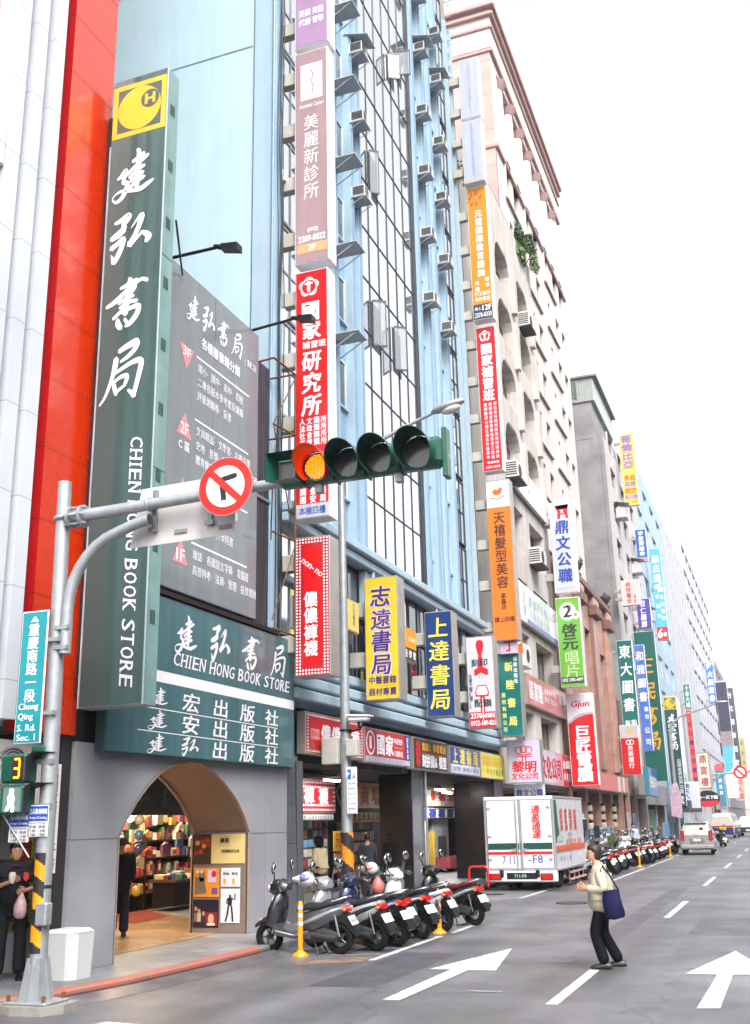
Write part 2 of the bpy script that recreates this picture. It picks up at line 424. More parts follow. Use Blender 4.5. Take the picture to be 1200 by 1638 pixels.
def asphalt():
    m = mat('67676c', .38, var=.3, scale=.45, bump=.3, bscale=70); n, l = m.node_tree.nodes, m.node_tree.links; b = n['Principled BSDF']
    g = n.new('ShaderNodeNewGeometry')
    sp = n.new('ShaderNodeTexNoise'); sp.inputs['Scale'].default_value = 60; sp.inputs['Detail'].default_value = 6; sp.inputs['Roughness'].default_value = .8
    l.new(g.outputs['Position'], sp.inputs['Vector'])
    mr = n.new('ShaderNodeMapRange'); mr.inputs[1].default_value = .38; mr.inputs[2].default_value = .66; mr.inputs[3].default_value = .62; mr.inputs[4].default_value = 1.5
    l.new(sp.outputs['Fac'], mr.inputs[0])
    vo = n.new('ShaderNodeTexVoronoi'); vo.feature = 'DISTANCE_TO_EDGE'; vo.inputs['Scale'].default_value = .16; vo.inputs['Randomness'].default_value = 1
    wob = n.new('ShaderNodeTexNoise'); wob.inputs['Scale'].default_value = .8; wob.inputs['Detail'].default_value = 8
    l.new(g.outputs['Position'], wob.inputs['Vector'])
    ad = n.new('ShaderNodeVectorMath'); ad.operation = 'MULTIPLY_ADD'; ad.inputs[1].default_value = (2.2, 2.2, 0)
    l.new(wob.outputs['Color'], ad.inputs[0]); l.new(g.outputs['Position'], ad.inputs[2]); l.new(ad.outputs[0], vo.inputs['Vector'])
    cr = n.new('ShaderNodeMapRange'); cr.inputs[1].default_value = .001; cr.inputs[2].default_value = .006; cr.inputs[3].default_value = .72; cr.inputs[4].default_value = 1
    l.new(vo.outputs['Distance'], cr.inputs[0])
    # lengthwise wear bands under the wheels and dark drips between them
    mp = n.new('ShaderNodeMapping'); mp.inputs['Scale'].default_value = (1.1, .03, 1)
    l.new(g.outputs['Position'], mp.inputs['Vector'])
    tr = n.new('ShaderNodeTexNoise'); tr.inputs['Scale'].default_value = 1; tr.inputs['Detail'].default_value = 4
    l.new(mp.outputs[0], tr.inputs['Vector'])
    tm = n.new('ShaderNodeMapRange'); tm.inputs[1].default_value = .3; tm.inputs[2].default_value = .7; tm.inputs[3].default_value = .68; tm.inputs[4].default_value = 1.22
    l.new(tr.outputs['Fac'], tm.inputs[0])
    src = b.inputs['Base Color'].links[0].from_socket
    for f in (mr.outputs[0], cr.outputs[0], tm.outputs[0]):
        mx = n.new('ShaderNodeMix'); mx.data_type = 'RGBA'; mx.blend_type = 'MULTIPLY'; mx.inputs[0].default_value = 1
        l.new(src, mx.inputs[6]); l.new(f, mx.inputs[7]); src = mx.outputs[2]
    l.new(src, b.inputs['Base Color'])
    return m
def worn(c):
    """road paint rubbed through to the asphalt in specks and scuffs"""
    m = mat(c, .5, var=.14, scale=5, tint='9a9a9c', bump=.2, bscale=120); n, l = m.node_tree.nodes, m.node_tree.links; b = n['Principled BSDF']; g = n.new('ShaderNodeNewGeometry')
    a = n.new('ShaderNodeTexNoise'); a.inputs['Scale'].default_value = 45; a.inputs['Detail'].default_value = 6; a.inputs['Roughness'].default_value = .75
    l.new(g.outputs['Position'], a.inputs['Vector']); q = n.new('ShaderNodeMapRange'); q.inputs[1].default_value = .60; q.inputs[2].default_value = .66
    l.new(a.outputs['Fac'], q.inputs[0]); mx = n.new('ShaderNodeMix'); mx.data_type = 'RGBA'; mx.inputs[7].default_value = (.14, .14, .15, 1)
    l.new(q.outputs[0], mx.inputs[0]); l.new(b.inputs['Base Color'].links[0].from_socket, mx.inputs[6]); l.new(mx.outputs[2], b.inputs['Base Color'])
    return m
ASPH = asphalt()
paint = worn('d2d2d2')
paint_old = mat('a5a5a8', .6, var=.4, scale=14, tint='5c5c60', bump=.2)
# ------------------------------------------------------------------ ground
mb = MB(); mb.face([(-500, -60, RZ), (500, -60, RZ), (500, 1500, RZ), (-500, 1500, RZ)], ASPH); structure(mb, 'road')
KERB = [(-40, 9.3), (-11, 9.5), (-9.6, 9.9), (-8.85, 10.5), (-8.45, 11.2), (-8.2, 12.6), (-8.1, 14.5), (-8.08, 16), (-8.08, 24), (-8.3, 26.5), (-8.75, 28), (-8.75, 37.5), (-8.4, 40), (-8.35, 400)]
KI = [(p[0]-(.18 if i > 1 else 0), p[1]+(.18 if i < 4 else .06)) for i, p in enumerate(KERB)]
pave = tiles('77767a', '86858a', .3, .3, .006, .45, 'XY', 0, .2, '55555a', .2)
mb = MB(); mb.prism(KI+[(-40, 400)], RZ-.02, 0., pave, 'z'); structure(mb, 'pavement')
kred = mat('a8503f', .6, var=.3, scale=5, tint='7d6a62'); kgrey = mat('7d7d80', .6, var=.2)
def kerb(i0, i1, m, name):
    mb = MB()
    for i in range(i0, i1):
        a, b, c, d = KERB[i], KERB[i+1], KI[i+1], KI[i]
        def P(p, z, k=0): return (p[0]-k, p[1]+k*.3, z)
        mb.face([P(a, RZ), P(b, RZ), P(b, -.02), P(a, -.02)], m); mb.face([P(a, -.02), P(b, -.02), P(b, .006, .03), P(a, .006, .03)], m)
        mb.face([P(a, .006, .03), P(b, .006, .03), (*c, .006), (*d, .006)], m); mb.face([(*d, .006), (*c, .006), (*c, -.01), (*d, -.01)], m)
    structure(mb, name)
kerb(0, 7, kred, 'kerb'); kerb(7, 13, kgrey, 'kerb')
# gutter: a wet seam and a rusty strip in front of the arch
mb = MB(); gm = mat('3a3432', .22, var=.4, scale=4); gm2 = mat('626066', .35, var=.3, scale=2.5)
for i in range(2, 8):
    a, b = KERB[i], KERB[i+1]
    if b[1] > 17: b = (b[0], 16.6)
    mb.face([(a[0]-.01, a[1], -.052), (a[0]+.07, a[1]-.03, -.066), (b[0]+.07, b[1]-.02, -.066), (b[0]-.01, b[1], -.052)], gm)
    mb.face([(a[0]+.07, a[1]-.03, -.066), (a[0]+.42, a[1]-.12, RZ+.003), (b[0]+.42, b[1]-.06, RZ+.003), (b[0]+.07, b[1]-.02, -.066)], gm2)
structure(mb, 'gutter')
def mark(name, polys, m=paint, z=RZ+.006):
    mb = MB()
    for p in polys: mb.face([(x, y, z) for x, y in p], m)
    o = structure(mb, name); return o
def rect(x0, x1, y0, y1): return [(x0, y0), (x1, y0), (x1, y1), (x0, y1)]
mark('lane_arrow', [[(-4.67, 12.4), (-4.46, 12.4), (-4.38, 15.02), (-4.64, 15.02)], [(-4.95, 15.0), (-4.0, 15.05), (-4.4, 17.65)]])
mark('lane_arrow', [[(-1.17, 12.6), (-.93, 12.65), (-.92, 15.24), (-1.11, 15.24)], [(-1.52, 15.2), (-.4, 15.3), (-1.0, 17.85)]])
for y0, y1 in [(12.5, 15.45), (23.3, 27.8), (33.8, 38.6), (45, 49.4), (55.6, 60), (66, 70.5), (77, 81.5), (88, 92.5), (99, 103)]:
    mark('lane_dash', [rect(-2.78, -2.64, y0, y1)] if y0 < 20 else [rect(-2.64, -2.5, y0, y1)])
for y0 in (62, 73, 84): mark('lane_dash', [rect(-4.1, -3.95, y0, y0+3)])
mark('parking_line', [rect(-6.16, -6.04, 15.75, 19.2)]); mark('parking_line', [rect(-6.12, -6.0, 19.8, 21.7)])
for k in range(4): mark('parking_line', [[(-8.0, 16.0+k*.85), (-8.0, 16.08+k*.85), (-6.16, 16.55+k*.85), (-6.16, 16.47+k*.85)]], paint_old)
mark('parking_line', [rect(-7.0, -6.16, 19.84, 19.95)])
mark('parking_line', [rect(-7.9, -6.8, 28.52, 28.64), [(-6.9, 28.6), (-6.78, 28.6), (-6.72, 41), (-6.84, 41)]], paint)
mark('parking_line', [rect(-5.72, -5.6, 35, 45.2)]); mark('parking_line', [rect(-5.72, -5.6, 46.8, 57)]); mark('parking_line', [rect(-5.8, -5.66, 58.8, 70)])
mark('stop_line', [[(-7.25, 9.9), (-6.7, 9.8), (-6.55, 10.35), (-7.05, 10.4)]])
mark('patch', [[(-7.05, 15.0), (-6.2, 15.6), (-6.2, 16.3), (-7.0, 15.6)]], mat('8a6a55', .6, var=.3, scale=4, tint='5c5350'), RZ+.005)
for x, y in ((-3.6, 16.1), (-3.35, 17.6), (-3.9, 13.2)): mark('worn_marking', [[(x, y), (x+.45, y+.02), (x+.42, y+.12), (x+.02, y+.1)]], mat('8f8f94', .6, var=.8, scale=40, tint='54545a'))
for x, y in ((-5.2, 27.0),):
    mb = MB(); mb.disc((x, y, RZ+.006), .36, (0, 0, 1), .004, mat('3c3c3f', .4, .3, .3, 20), 28); mb.ring((x, y, RZ+.007), .37, .012, (0, 0, 1), mat('2a2a2c', .6), 28, 6); structure(mb, 'manhole')
for p, c in (([(-6.0, 13.2), (-5.1, 13.3), (-5.05, 16.9), (-5.95, 16.8)], '505058'), ([(-3.4, 18.6), (-2.9, 18.6), (-2.9, 33), (-3.35, 33)], '57575e'), ([(-1.9, 20), (.6, 20.2), (.6, 23.6), (-1.85, 23.5)], '525259')): mark('patch', [p], mat(c, .4, var=.25, scale=1.5, bump=.3, bscale=80), RZ+.003)
mb = MB(); mb.disc((-7.9, 30.0, RZ+.008), .3, (0, 0, 1), .004, darksteel); structure(mb, 'manhole')
# ------------------------------------------------------------------ facade kit (walls that face the street, +X)
def wall_holes(mb, X, y0, y1, z0, z1, holes, m, dep=.18, rev=None):
    """front sheet of a wall with real openings and reveals; holes are (y0,y1,z0,z1)"""
    rev = rev or m
    hz = sorted({z0, z1, *[min(max(q, z0), z1) for h in holes for q in h[2:]]})
    for a, b in zip(hz, hz[1:]):
        if b-a < 1e-6: continue
        cuts = sorted([(h[0], h[1]) for h in holes if h[2] <= a+1e-6 and h[3] >= b-1e-6]); y = y0
        for c, d in cuts:
            if c > y+1e-6: mb.face([(X, y, a), (X, c, a), (X, c, b), (X, y, b)], m)
            y = max(y, d)
        if y < y1-1e-6: mb.face([(X, y, a), (X, y1, a), (X, y1, b), (X, y, b)], m)
    for c, d, a, b in holes:
        B = X-dep
        mb.face([(X, c, a), (B, c, a), (B, c, b), (X, c, b)], rev); mb.face([(B, d, a), (X, d, a), (X, d, b), (B, d, b)], rev)
        mb.face([(X, c, a), (X, d, a), (B, d, a), (B, c, a)], rev); mb.face([(X, c, b), (B, c, b), (B, d, b), (X, d, b)], rev)
    return mb
def window(parent, X, y0, y1, z0, z1, fm, gm, nv=1, nh=0, dep=.15, fw=.05, cache={}):
    """a framed window in its reveal: part 'window' > sub-part 'pane'"""
    w, h = round(y1-y0, 2), round(z1-z0, 2); key = (w, h, fm, gm, nv, nh, fw)
    if key not in cache:
        a = MB(); b = MB()
        a.box(-.02, .03, 0, w, 0, fw, fm); a.box(-.02, .03, 0, w, h-fw, h, fm); a.box(-.02, .03, 0, fw, fw, h-fw, fm); a.box(-.02, .03, w-fw, w, fw, h-fw, fm)
        for k in range(1, nv+1): a.box(-.018, .026, w*k/(nv+1)-fw*.4, w*k/(nv+1)+fw*.4, fw, h-fw, fm)
        for k in range(1, nh+1): a.box(-.016, .022, fw, w-fw, h*k/(nh+1)-fw*.35, h*k/(nh+1)+fw*.35, fm)
        b.face([(0, .01, .01), (0, w-.01, .01), (0, w-.01, h-.01), (0, .01, h-.01)], gm)
        cache[key] = (a, b)
    a, b = cache[key]
    first = not hasattr(a, 'mesh')
    if first:
        o = a.build('window', None); p = b.build('pane', None); a.mesh, b.mesh = o.data, p.data
    else:
        o = bpy.data.objects.new('window', a.mesh); p = bpy.data.objects.new('pane', b.mesh); COL.objects.link(o); COL.objects.link(p)
    o.parent = parent; p.parent = o
    o.location = wmat(parent).inverted() @ Vector((X-dep+.02, y0, z0))
    return o
def mass(mb, X0, X1, y0, y1, z0, z1, m): return mb.box(X0, X1, y0, y1, z0, z1, m)
# ================================================================== red clad building at the corner
red_alu = mat('c42e04', .25, var=.05, coat=.4, coat_ior=1.7, spec=.6)
red_ret = mat('a90d12', .3, var=.05, coat=.5); wfin = tiles('c4c8ce', 'cacdd3', 3.2, 1.25, .008, .3, 'YZ', 0, .04, '9aa0a8', .1)
pinkp = tiles('c9999b', 'cfa2a3', 1.6, 1.1, .01, .35, 'YZ', 0, .05, '8d6a6c', .1)
t = thing('corner_building', 'white and glossy red panel clad building at the left edge behind the street name pole', 'building', (-14, 8, 0))
mb = MB(); mass(mb, -24, -9.66, 3, 12.6, 3.2, 36, mat('9a9a9c', .6)); mass(mb, -24, -11.6, 3, 12.6, 0, 3.2, mat('4a4648', .7)); mb.build('wall', t)
mb = MB()
for a, b in ((10.20, 10.48), (10.64, 10.88), (11.04, 11.30)): mb.box(-9.64, -9.3, a, b, 3.25, 36, wfin)
mb.box(-9.655, -9.58, 10.1, 11.36, 3.25, 36, wfin); mb.build('white_fin', t)
mb = MB(); mb.box(-9.60, -9.3, 11.5, 12.6, 3.13, 36, red_alu)
mb.face([(-9.62, 11.497, 3.13), (-9.3, 11.497, 3.13), (-9.3, 11.497, 36), (-9.62, 11.497, 36)], red_ret)  # same red panel; its dull reflection is put in as a darker colour
for k in range(30):
    z = 3.9+k*1.07; mb.box(-9.4, -9.2985, 11.5, 12.6, z, z+.012, mat('8a1408', .5)); mb.box(-9.58, -9.302, 11.4945, 11.5, z, z+.012, mat('6a0a0a', .5))
mb.build('red_panel', t)
mb = MB(); mb.box(-9.65, -9.56, 6, 10.1, 12.2, 36, pinkp); mb.build('pink_panel', t)
mb = MB(); mb.box(-9.65, -9.3, 6, 10.19, 10.9, 11.55, wfin, .02); mb.box(-9.65, -9.36, 6, 10.17, 3.3, 9.9, wfin); mb.build('sill_band', t)
mb = MB(); mb.box(-9.62, -9.57, 9.0, 10.0, 14.3, 17.6, blackp); mb.box(-9.57, -9.55, 9.06, 9.93, 14.36, 17.5, glass_sky)
mb.box(-9.63, -9.57, 8.5, 10.15, 9.95, 10.85, blackp); mb.build('window', t)
# shopfront under it
mb = MB(); mb.box(-11.55, -11.4, 5, 12.5, 0, 3.1, mat('3b3335', .6)); mb.box(-11.38, -11.3, 8, 12.2, .1, .9, darksteel); mb.build('shopfront', t)
mb = MB(); mb.box(-9.62, -9.36, 12.40, 12.62, 0, 3.13, mat('2c2627', .5)); mb.build('door_post', t)
bk = thing('book_rack', 'tall rack of dark spined books behind the man in black polo shirt', 'bookshelf', (-11.2, 13.2, 0))
mb = MB(); mb.box(-11.4, -11.1, 11.6, 13.2, .1, 2.25, mat('3a2a26', .6)); mb.build('shelf', bk)
mb = MB(); rr = random.Random(5)
for z in (.5, 1.0, 1.5, 1.95):
    y = 11.65
    while y < 13.15:
        w = rr.uniform(.03, .07); mb.box(-11.1, -11.04, y, y+w*.9, z, z+rr.uniform(.2, .27), mat(rr.choice(['7a2230', '2d3a66', '8c8070', '40262e', '9a5a3a', '5a5f74', 'b7a894']), .5)); y += w
mb.build('books', bk)
# condenser over the shop door
ac = thing('air_conditioner', 'large beige outdoor condenser with round fan grille above the man in black polo', 'air conditioner', (-9.7, 11.3, 2.12))
mb = MB(); mb.box(-10.0, -9.55, 10.6, 12.28, 2.12, 3.02, mat('d9d3cd', .5, var=.08), .03); mb.build('case', ac)
mb = MB(); mb.disc((-9.545, 11.62, 2.56), .37, (1, 0, 0), .02, mat('55555a', .6), 28)
for k in range(9): mb.ring((-9.53, 11.62, 2.56), .04+k*.04, .006, (1, 0, 0), mat('b9b5b0', .5), 24, 5)
for k in range(8): mb.box(-9.535, -9.52, 11.62-.37+k*.105, 11.62-.362+k*.105, 2.3, 2.82, mat('b9b5b0', .5))
mb.build('fan_grille', ac)
# upright yellow cloth banner and long white paper strip
def flat_sign(name, label, cat, X, y0, y1, z0, z1, m, th=.03, group=None, fm=None, fw=.0):
    t = thing(name, label, cat, (X-th/2, (y0+y1)/2, z0), 0, group)
    mb = MB(); mb.box(X-th, X, y0, y1, z0, z1, fm or m, .004); mb.build('board', t)
    if fw:
        mb = MB(); mb.face([(X+.002, y0+fw, z0+fw), (X+.002, y1-fw, z0+fw), (X+.002, y1-fw, z1-fw), (X+.002, y0+fw, z1-fw)], m); mb.build('face', t)
    return t, Fr((X+.002, y0, z0), (0, 1, 0), (1, 0, 0)), y1-y0, z1-z0
t, fr, w, h = flat_sign('banner', 'yellow upright banner with large red characters behind the man in black polo', 'banner', -9.9, 12.18, 12.62, .55, 2.15, mat('b8b21e', .6, var=.1))
mb = MB(); fr.col(mb, '中國國際', w/2, h*.98, .12, .38, ink('9a1c22'), .03, h=.34); fr.rect(mb, .1, .03, .45, .1, ink('2a6a9a')); mb.build('lettering', t)
t, fr, w, h = flat_sign('paper_strip', 'narrow white vertical paper strip with black characters beside the grey stone wall', 'sign', -9.27, 12.04, 12.3, 1.3, 2.72, mat('dcdcda', .6, var=.05))
mb = MB(); fr.col(mb, '高價收購舊書', w/2, h-.05, .42, .14, ibl, .02); fr.col(mb, '子書', w/2, .4, .04, .2, ire, .02); mb.build('lettering', t)
t = thing('torn_poster', 'cream sheet with torn peeling edge leaning in the doorway by the white box', 'sheet', (-9.5, 11.9, 0))
mb = MB(); pr = random.Random(3); L = [(12.0, .1), (12.22, .1)]
L += [(12.28+pr.uniform(-.05, .05), .1+k*.13) for k in range(1, 9)]+[(12.24, 1.22), (12.1, 1.27), (12.0, 1.25)]
mb.prism(L, -9.36, -9.34, mat('cfcab0', .7, var=.1), 'x'); mb.build('sheet', t)
# ================================================================== bookshop with the arched stone front
stone = tiles('929297', '97979c', 3.1, 1.72, .006, .35, 'YZ', 0, .10, '6b6b70', .1); stone.name = 'granite'
stone_b = mat('8a7464', .4, var=.08, scale=5); stone_e = mat('9c8c84', .35, var=.08)
teal = mat('36504d', .22, var=.12, scale=1.2, streak=.5, coat=.5); teal_b = mat('46696e', .22, var=.18, scale=1., streak=.7, coat=.5, tint='38575c'); teal_side = mat('a9c4c6', .4, var=.12, streak=.5)
shop = thing('bookshop_building', 'low grey stone bookshop with a wide pointed arch and covered upper front', 'building', (-12, 15.8, 0))
ARCH = [(13.77, 1.75), (13.95, 1.98), (14.21, 2.25), (14.48, 2.49), (14.79, 2.69), (15.2, 2.84), (15.75, 2.93), (16.14, 2.92), (16.6, 2.80), (16.97, 2.64), (17.28, 2.46), (17.5, 2.29), (17.78, 2.02), (17.98, 1.75)]
XB = -10.5
mb = MB()
mb.box(XB, F, 12.64, 13.77, 0, 3.05, stone); mb.box(XB, F, 17.98, 19.55, 0, 3.05, stone)
for (a, za), (b, zb) in zip(ARCH, ARCH[1:]):
    mb.face([(F, a, za), (F, b, zb), (F, b, 3.05), (F, a, 3.05)], stone); mb.face([(XB, b, zb), (XB, a, za), (XB, a, 3.05), (XB, b, 3.05)], stone)
mb.box(F-.002, F+.004, 12.64, 13.775, 1.715, 1.722, mat('6a6a70', .6)); mb.box(F-.002, F+.004, 17.975, 19.55, 1.715, 1.722, mat('6a6a70', .6))
mb.build('stone_front', shop)
mb = MB()
for (a, za), (b, zb) in zip(ARCH, ARCH[1:]): mb.face([(F-.02, a, za), (XB+.02, a, za), (XB+.02, b, zb), (F-.02, b, zb)], stone_b)
mb.build('arch_soffit', shop)
mb = MB()
def edge(X0, X1, o):
    P = [(13.77+o, 0)]+[(y+o*(1 if y < 15.9 else -1)*(1 if z < 2.7 else .3), z-o*(.2 if z < 2.4 else 1)) for y, z in ARCH]+[(17.98-o, 0)]
    Q = [(13.77, 0)]+ARCH+[(17.98, 0)]
    for k in range(len(P)-1):
        for X, fl in ((X1, 0), (X0, 1)): mb.face([(X, *Q[k]), (X, *Q[k+1]), (X, *P[k+1]), (X, *P[k])], stone_e)
        mb.face([(X0, *P[k]), (X1, *P[k]), (X1, *P[k+1]), (X0, *P[k+1])], stone_e)
edge(F-.05, F+.012, .03); mb.build('arch_trim', shop); mb = MB(); edge(XB-.012, XB+.05, .03); mb.build('arch_trim', shop)
mb = MB(); mb.box(XB+.02, F-.03, 17.95, 17.985, 0, 1.73, mat('7d6f66', .4, var=.08)); mb.build('jamb_panel', shop)
mb = MB(); mass(mb, -24, -9.5, 12.64, 18.9, 3.06, 11.3, mat('3d3c40', .7)); mb.box(-20, XB, 12.64, 12.75, 0, 3.05, stone_b); mb.build('wall', shop)
mb = MB(); pur = mat('4a464e', .35, var=.3, scale=2, streak=.8, tint='2b282e')
mb.box(-9.5, -9.42, 17.6, 18.85, 5.5, 11.35, pur)
for k in range(16): mb.box(-9.42, -9.39, 17.62+k*.078, 17.65+k*.078, 5.5, 11.35, pur)
mb.box(-9.42, -9.36, 17.6, 18.85, 8.3, 8.36, mat('77757c', .5)); mb.build('corrugated_cladding', shop)
# inside: tiled floor, dark lintel, warm shop behind
floor_o = tiles('b08c68', 'a88460', .6, .6, .006, .25, 'XY', 0, .12, '8e6238', .1)
mb = MB(); mb.face([(-9.9, 13.4, .006), (-9.9, 18.6, .006), (-22, 30, .006), (-22, 13.4, .006)], floor_o); mb.build('floor', shop)
mb = MB(); mb.face([(-12.6, 19.4, .012), (-12.9, 21.2, .012), (-14.4, 22.6, .012), (-14.1, 20.3, .012)], mat('7c3024', .8, var=.2)); mb.build('floor_mat', shop)
mb = MB(); mb.box(-24, XB, 12.76, 25, 3.0, 3.05, mat('2a2828', .8)); mb.box(-13.5, -13.35, 13, 26, 2.13, 3.0, mat('141416', .5)); mb.build('lintel', shop)
lf = Fr((-13.345, 19.2, 2.2), (0, 1, 0), (1, 0, 0)); mb = MB(); brow(lf, mb, '建弘書局', .2, 3.6, .3, .45, mat('4d5054', .5), .4, fat=.8); mb.build('lintel_lettering', shop)
mb = MB(); mb.box(-17.6, -17.5, 13, 34, 0, 3.0, mat('8a5a2c', .7, var=.15)); mb.box(-17.5, -13.4, 27.6, 27.7, 0, 3, mat('8a6238', .7)); mb.box(-17.5, -13.4, 17.4, 17.5, 0, 3, mat('b39a56', .7)); mb.build('inner_wall', shop)
lamp = bpy.data.lights.new('shop_lamp', 'AREA'); lamp.energy = 320; lamp.size = 3; lamp.size_y = 4; lamp.shape = 'RECTANGLE'; lamp.color = (1, .78, .5)
lo = bpy.data.objects.new('shop_lamp', lamp); COL.objects.link(lo); lo.location = (-15.0, 22, 2.9)
lamp2 = bpy.data.lights.new('entry_lamp', 'AREA'); lamp2.energy = 55; lamp2.size = 1.2; lamp2.color = (1, .74, .42)
lo = bpy.data.objects.new('entry_lamp', lamp2); COL.objects.link(lo); lo.location = (-11.9, 17.6, 2.9)
# racks and goods
sh = thing('display_shelf', 'dark shop shelving crowded with stationery behind the arch', 'shelf', (-14.6, 23.5, 0))
mb = MB(); wd = mat('33261f', .6)
for z in (.35, .75, 1.15, 1.55, 1.95): mb.box(-14.9, -14.4, 20.6, 26.4, z, z+.03, wd)
for y in (20.6, 22.5, 24.5, 26.36): mb.box(-14.9, -14.4, y, y+.04, 0, 2.3, wd)
mb.box(-14.95, -14.9, 20.6, 26.4, 0, 2.3, wd); mb.build('rack', sh)
gr = random.Random(11); gcol = ['c8402c', 'd8c9a0', '3f5f9a', 'd9d6d0', 'e0a040', '7a3a5a', '4a7a58', 'd86a5a', '222226', 'b8b8c0', 'e8d8b8', '9a5a34']
for z in (.38, .78, 1.18, 1.58, 1.98):
    y = 20.7
    while y < 26.2:
        w = gr.uniform(.1, .28); h = gr.uniform(.12, .33); mb = MB(); c = mat(gr.choice(gcol), .5, var=.25, scale=12)
        k = gr.random()
        if k < .6: mb.box(-14.8, -14.42, y, y+w*.85, z, z+h, c, .012); mb.box(-14.42, -14.41, y+w*.1, y+w*.7, z+h*.3, z+h*.75, mat(gr.choice(gcol), .5))
        elif k < .8: mb.tube([(-14.55, y+w*.4, z), (-14.55, y+w*.4, z+h*.7), (-14.55, y+w*.4, z+h)], [w*.4, w*.4, w*.2], c, 10)
        else: mb.prism([(y, z), (y+w*.8, z), (y+w*.6, z+h), (y+w*.2, z+h)], -14.7, -14.45, c, 'x')
        tag(mb.build('boxed_goods'), 'small boxed or packed article standing on the lit shop shelving', 'merchandise', 'goods on the shop shelving'); y += w
for k in range(46):
    y, z, x = gr.uniform(20.2, 24.6), gr.uniform(1.2, 2.25), gr.uniform(-14.3, -13.7); mb = MB(); c = mat(gr.choice(gcol), .45, var=.2, scale=14)
    w, h = gr.uniform(.07, .18), gr.uniform(.1, .26)
    mb.prism([(y-w, z-h), (y+w, z-h), (y+w*.9, z), (y+w*.3, z+.02), (y, z+.06), (y-w*.3, z+.02), (y-w*.9, z)], x-.03, x+.03, c, 'x'); mb.tube([(x, y, z+.05), (x, y, 2.3)], .004, blackp, 4)
    tag(mb.build('hanging_bag'), 'small bag or packet hanging on a hook in the bookshop entrance', 'merchandise', 'bags hanging in the shop entrance')
tb = thing('sales_table', 'low sales table heaped with goods near the red floor mat', 'table', (-13.8, 23.4, 0))
mb = MB(); mb.box(-14.2, -13.5, 22.4, 25.2, .62, .68, mat('5a3a2c', .6)); mb.box(-14.15, -13.55, 22.45, 25.15, .1, .62, mat('2b2224', .7)); mb.build('counter', tb)
for k in range(30):
    y, x = gr.uniform(22.45, 25.1), gr.uniform(-14.1, -13.55); mb = MB(); s = gr.uniform(.06, .13); mb.box(x-s, x+s, y-s, y+s, .68, .68+gr.uniform(.04, .2), mat(gr.choice(gcol), .5), .01)
    tag(mb.build('packet'), 'small coloured packet lying in the heap on the sales table', 'merchandise', 'packets on the sales table')
for i, (z, c, nm) in enumerate(((2.02, 'b9bcc0', 'silver'), (1.72, '4a7fa8', 'light blue'), (1.44, '3a4a7a', 'dark blue'), (.98, 'a8242a', 'red'), (.62, 'b8a02a', 'yellow'))):
    mb = MB(); mb.ell((-12.7, 19.55, z), (.1, .1, .105), mat(c, .25, var=.05, coat=.5)); mb.tube([(-12.7, 19.55, z+.1), (-12.7, 19.55, 2.5 if i == 0 else z+.2)], .005, blackp, 5)
    tag(mb.build('ball'), nm+' ball in the vertical string of balls by the shop entrance', 'ball', 'string of balls')
# things on the right jamb of the arch
jf = Fr((XB, 17.95, 0), (1, 0, 0), (0, -1, 0))
def poster(label, u0, v0, u1, v1, m, draw=None, cat='poster', name='poster'):
    t = thing(name, label, cat, jf.P(u0, v0, 0)); mb = MB(); a = jf.P(u0, v0, .002); b = jf.P(u1, v1, .012)
    mb.box(a.x, b.x, b.y, a.y, v0, v1, m, .002); mb.build('sheet', t)
    if draw: mb = MB(); draw(mb, Fr(jf.P(u0, v0, .012), (1, 0, 0), (0, -1, 0)), u1-u0, v1-v0); mb.build('print', t)
def d_cream(mb, f, w, h):
    f.rect(mb, 0, 0, w*.35, h, ink('3a1c16'), .002)
    for k in range(9): f.disc(mb, w*(.05+.032*k), h*(.35+.5*((k*37) % 10)/10), .05, .045, ink(['8a2018', 'c87818', '40140f', 'a83018'][k % 4]), .003+.0005*k)
    f.row(mb, '書籍雜誌文具', w*.55, w*.9, h*.42, .06, ibl, .02); f.rect(mb, w*.5, h*.6, w*.72, h*.94, ink('c9b070')); f.row(mb, '優惠', w*.52, w*.7, h*.78, .09, ibl)
poster('cream notice panel with red flowers printed at its left, topmost on the arch jamb', .05, 1.2, 1.12, 1.72, mat('d8bf7c', .5, var=.05), d_cream)
def d_or(mb, f, w, h):
    f.poly(mb, [(.05*w, .08*h), (.52*w, .14*h), (.42*w, .66*h), (.06*w, .7*h)], ink('6f6250')); f.disc(mb, .33*w, .72*h, .07, .1, ink('7a6a54')); f.rect(mb, .55*w, .5*h, .9*w, .95*h, ink('c9b4c8'), .005)
    f.disc(mb, .8*w, .8*h, .05, .06, ink('b0282c'), .007); f.rect(mb, .72*w, .1*h, .95*w, .32*h, ink('6a4a86')); f.row(mb, '新書', .08*w, .4*w, .88*h, .06, iwh)
poster('orange poster with a grey book cover, under the cream notice panel', .07, .62, .6, 1.12, mat('dd8822', .4, var=.05), d_or)
def d_dk(mb, f, w, h):
    for k, x in enumerate((.12, .25, .42)): f.disc(mb, x*w, .66*h-.04*k, .03, .04, ink('b08866')); f.rect(mb, (x-.07)*w, .2*h, (x+.07)*w, .52*h, ink(['76685c', 'c4a888', '2a2a34'][k]))
    f.rect(mb, .5*w, .06*h, .96*w, .55*h, ink('7a1c22')); f.disc(mb, .72*w, .3*h, .06, .09, ink('d0a080'), .006); f.rect(mb, .58*w, .07*h, .88*w, .16*h, ink('d8c8b8'), .007)
poster('dark film poster with small figures, lowest at the left of the arch jamb', .07, .1, .6, .58, mat('251f2e', .3, var=.1), d_dk)
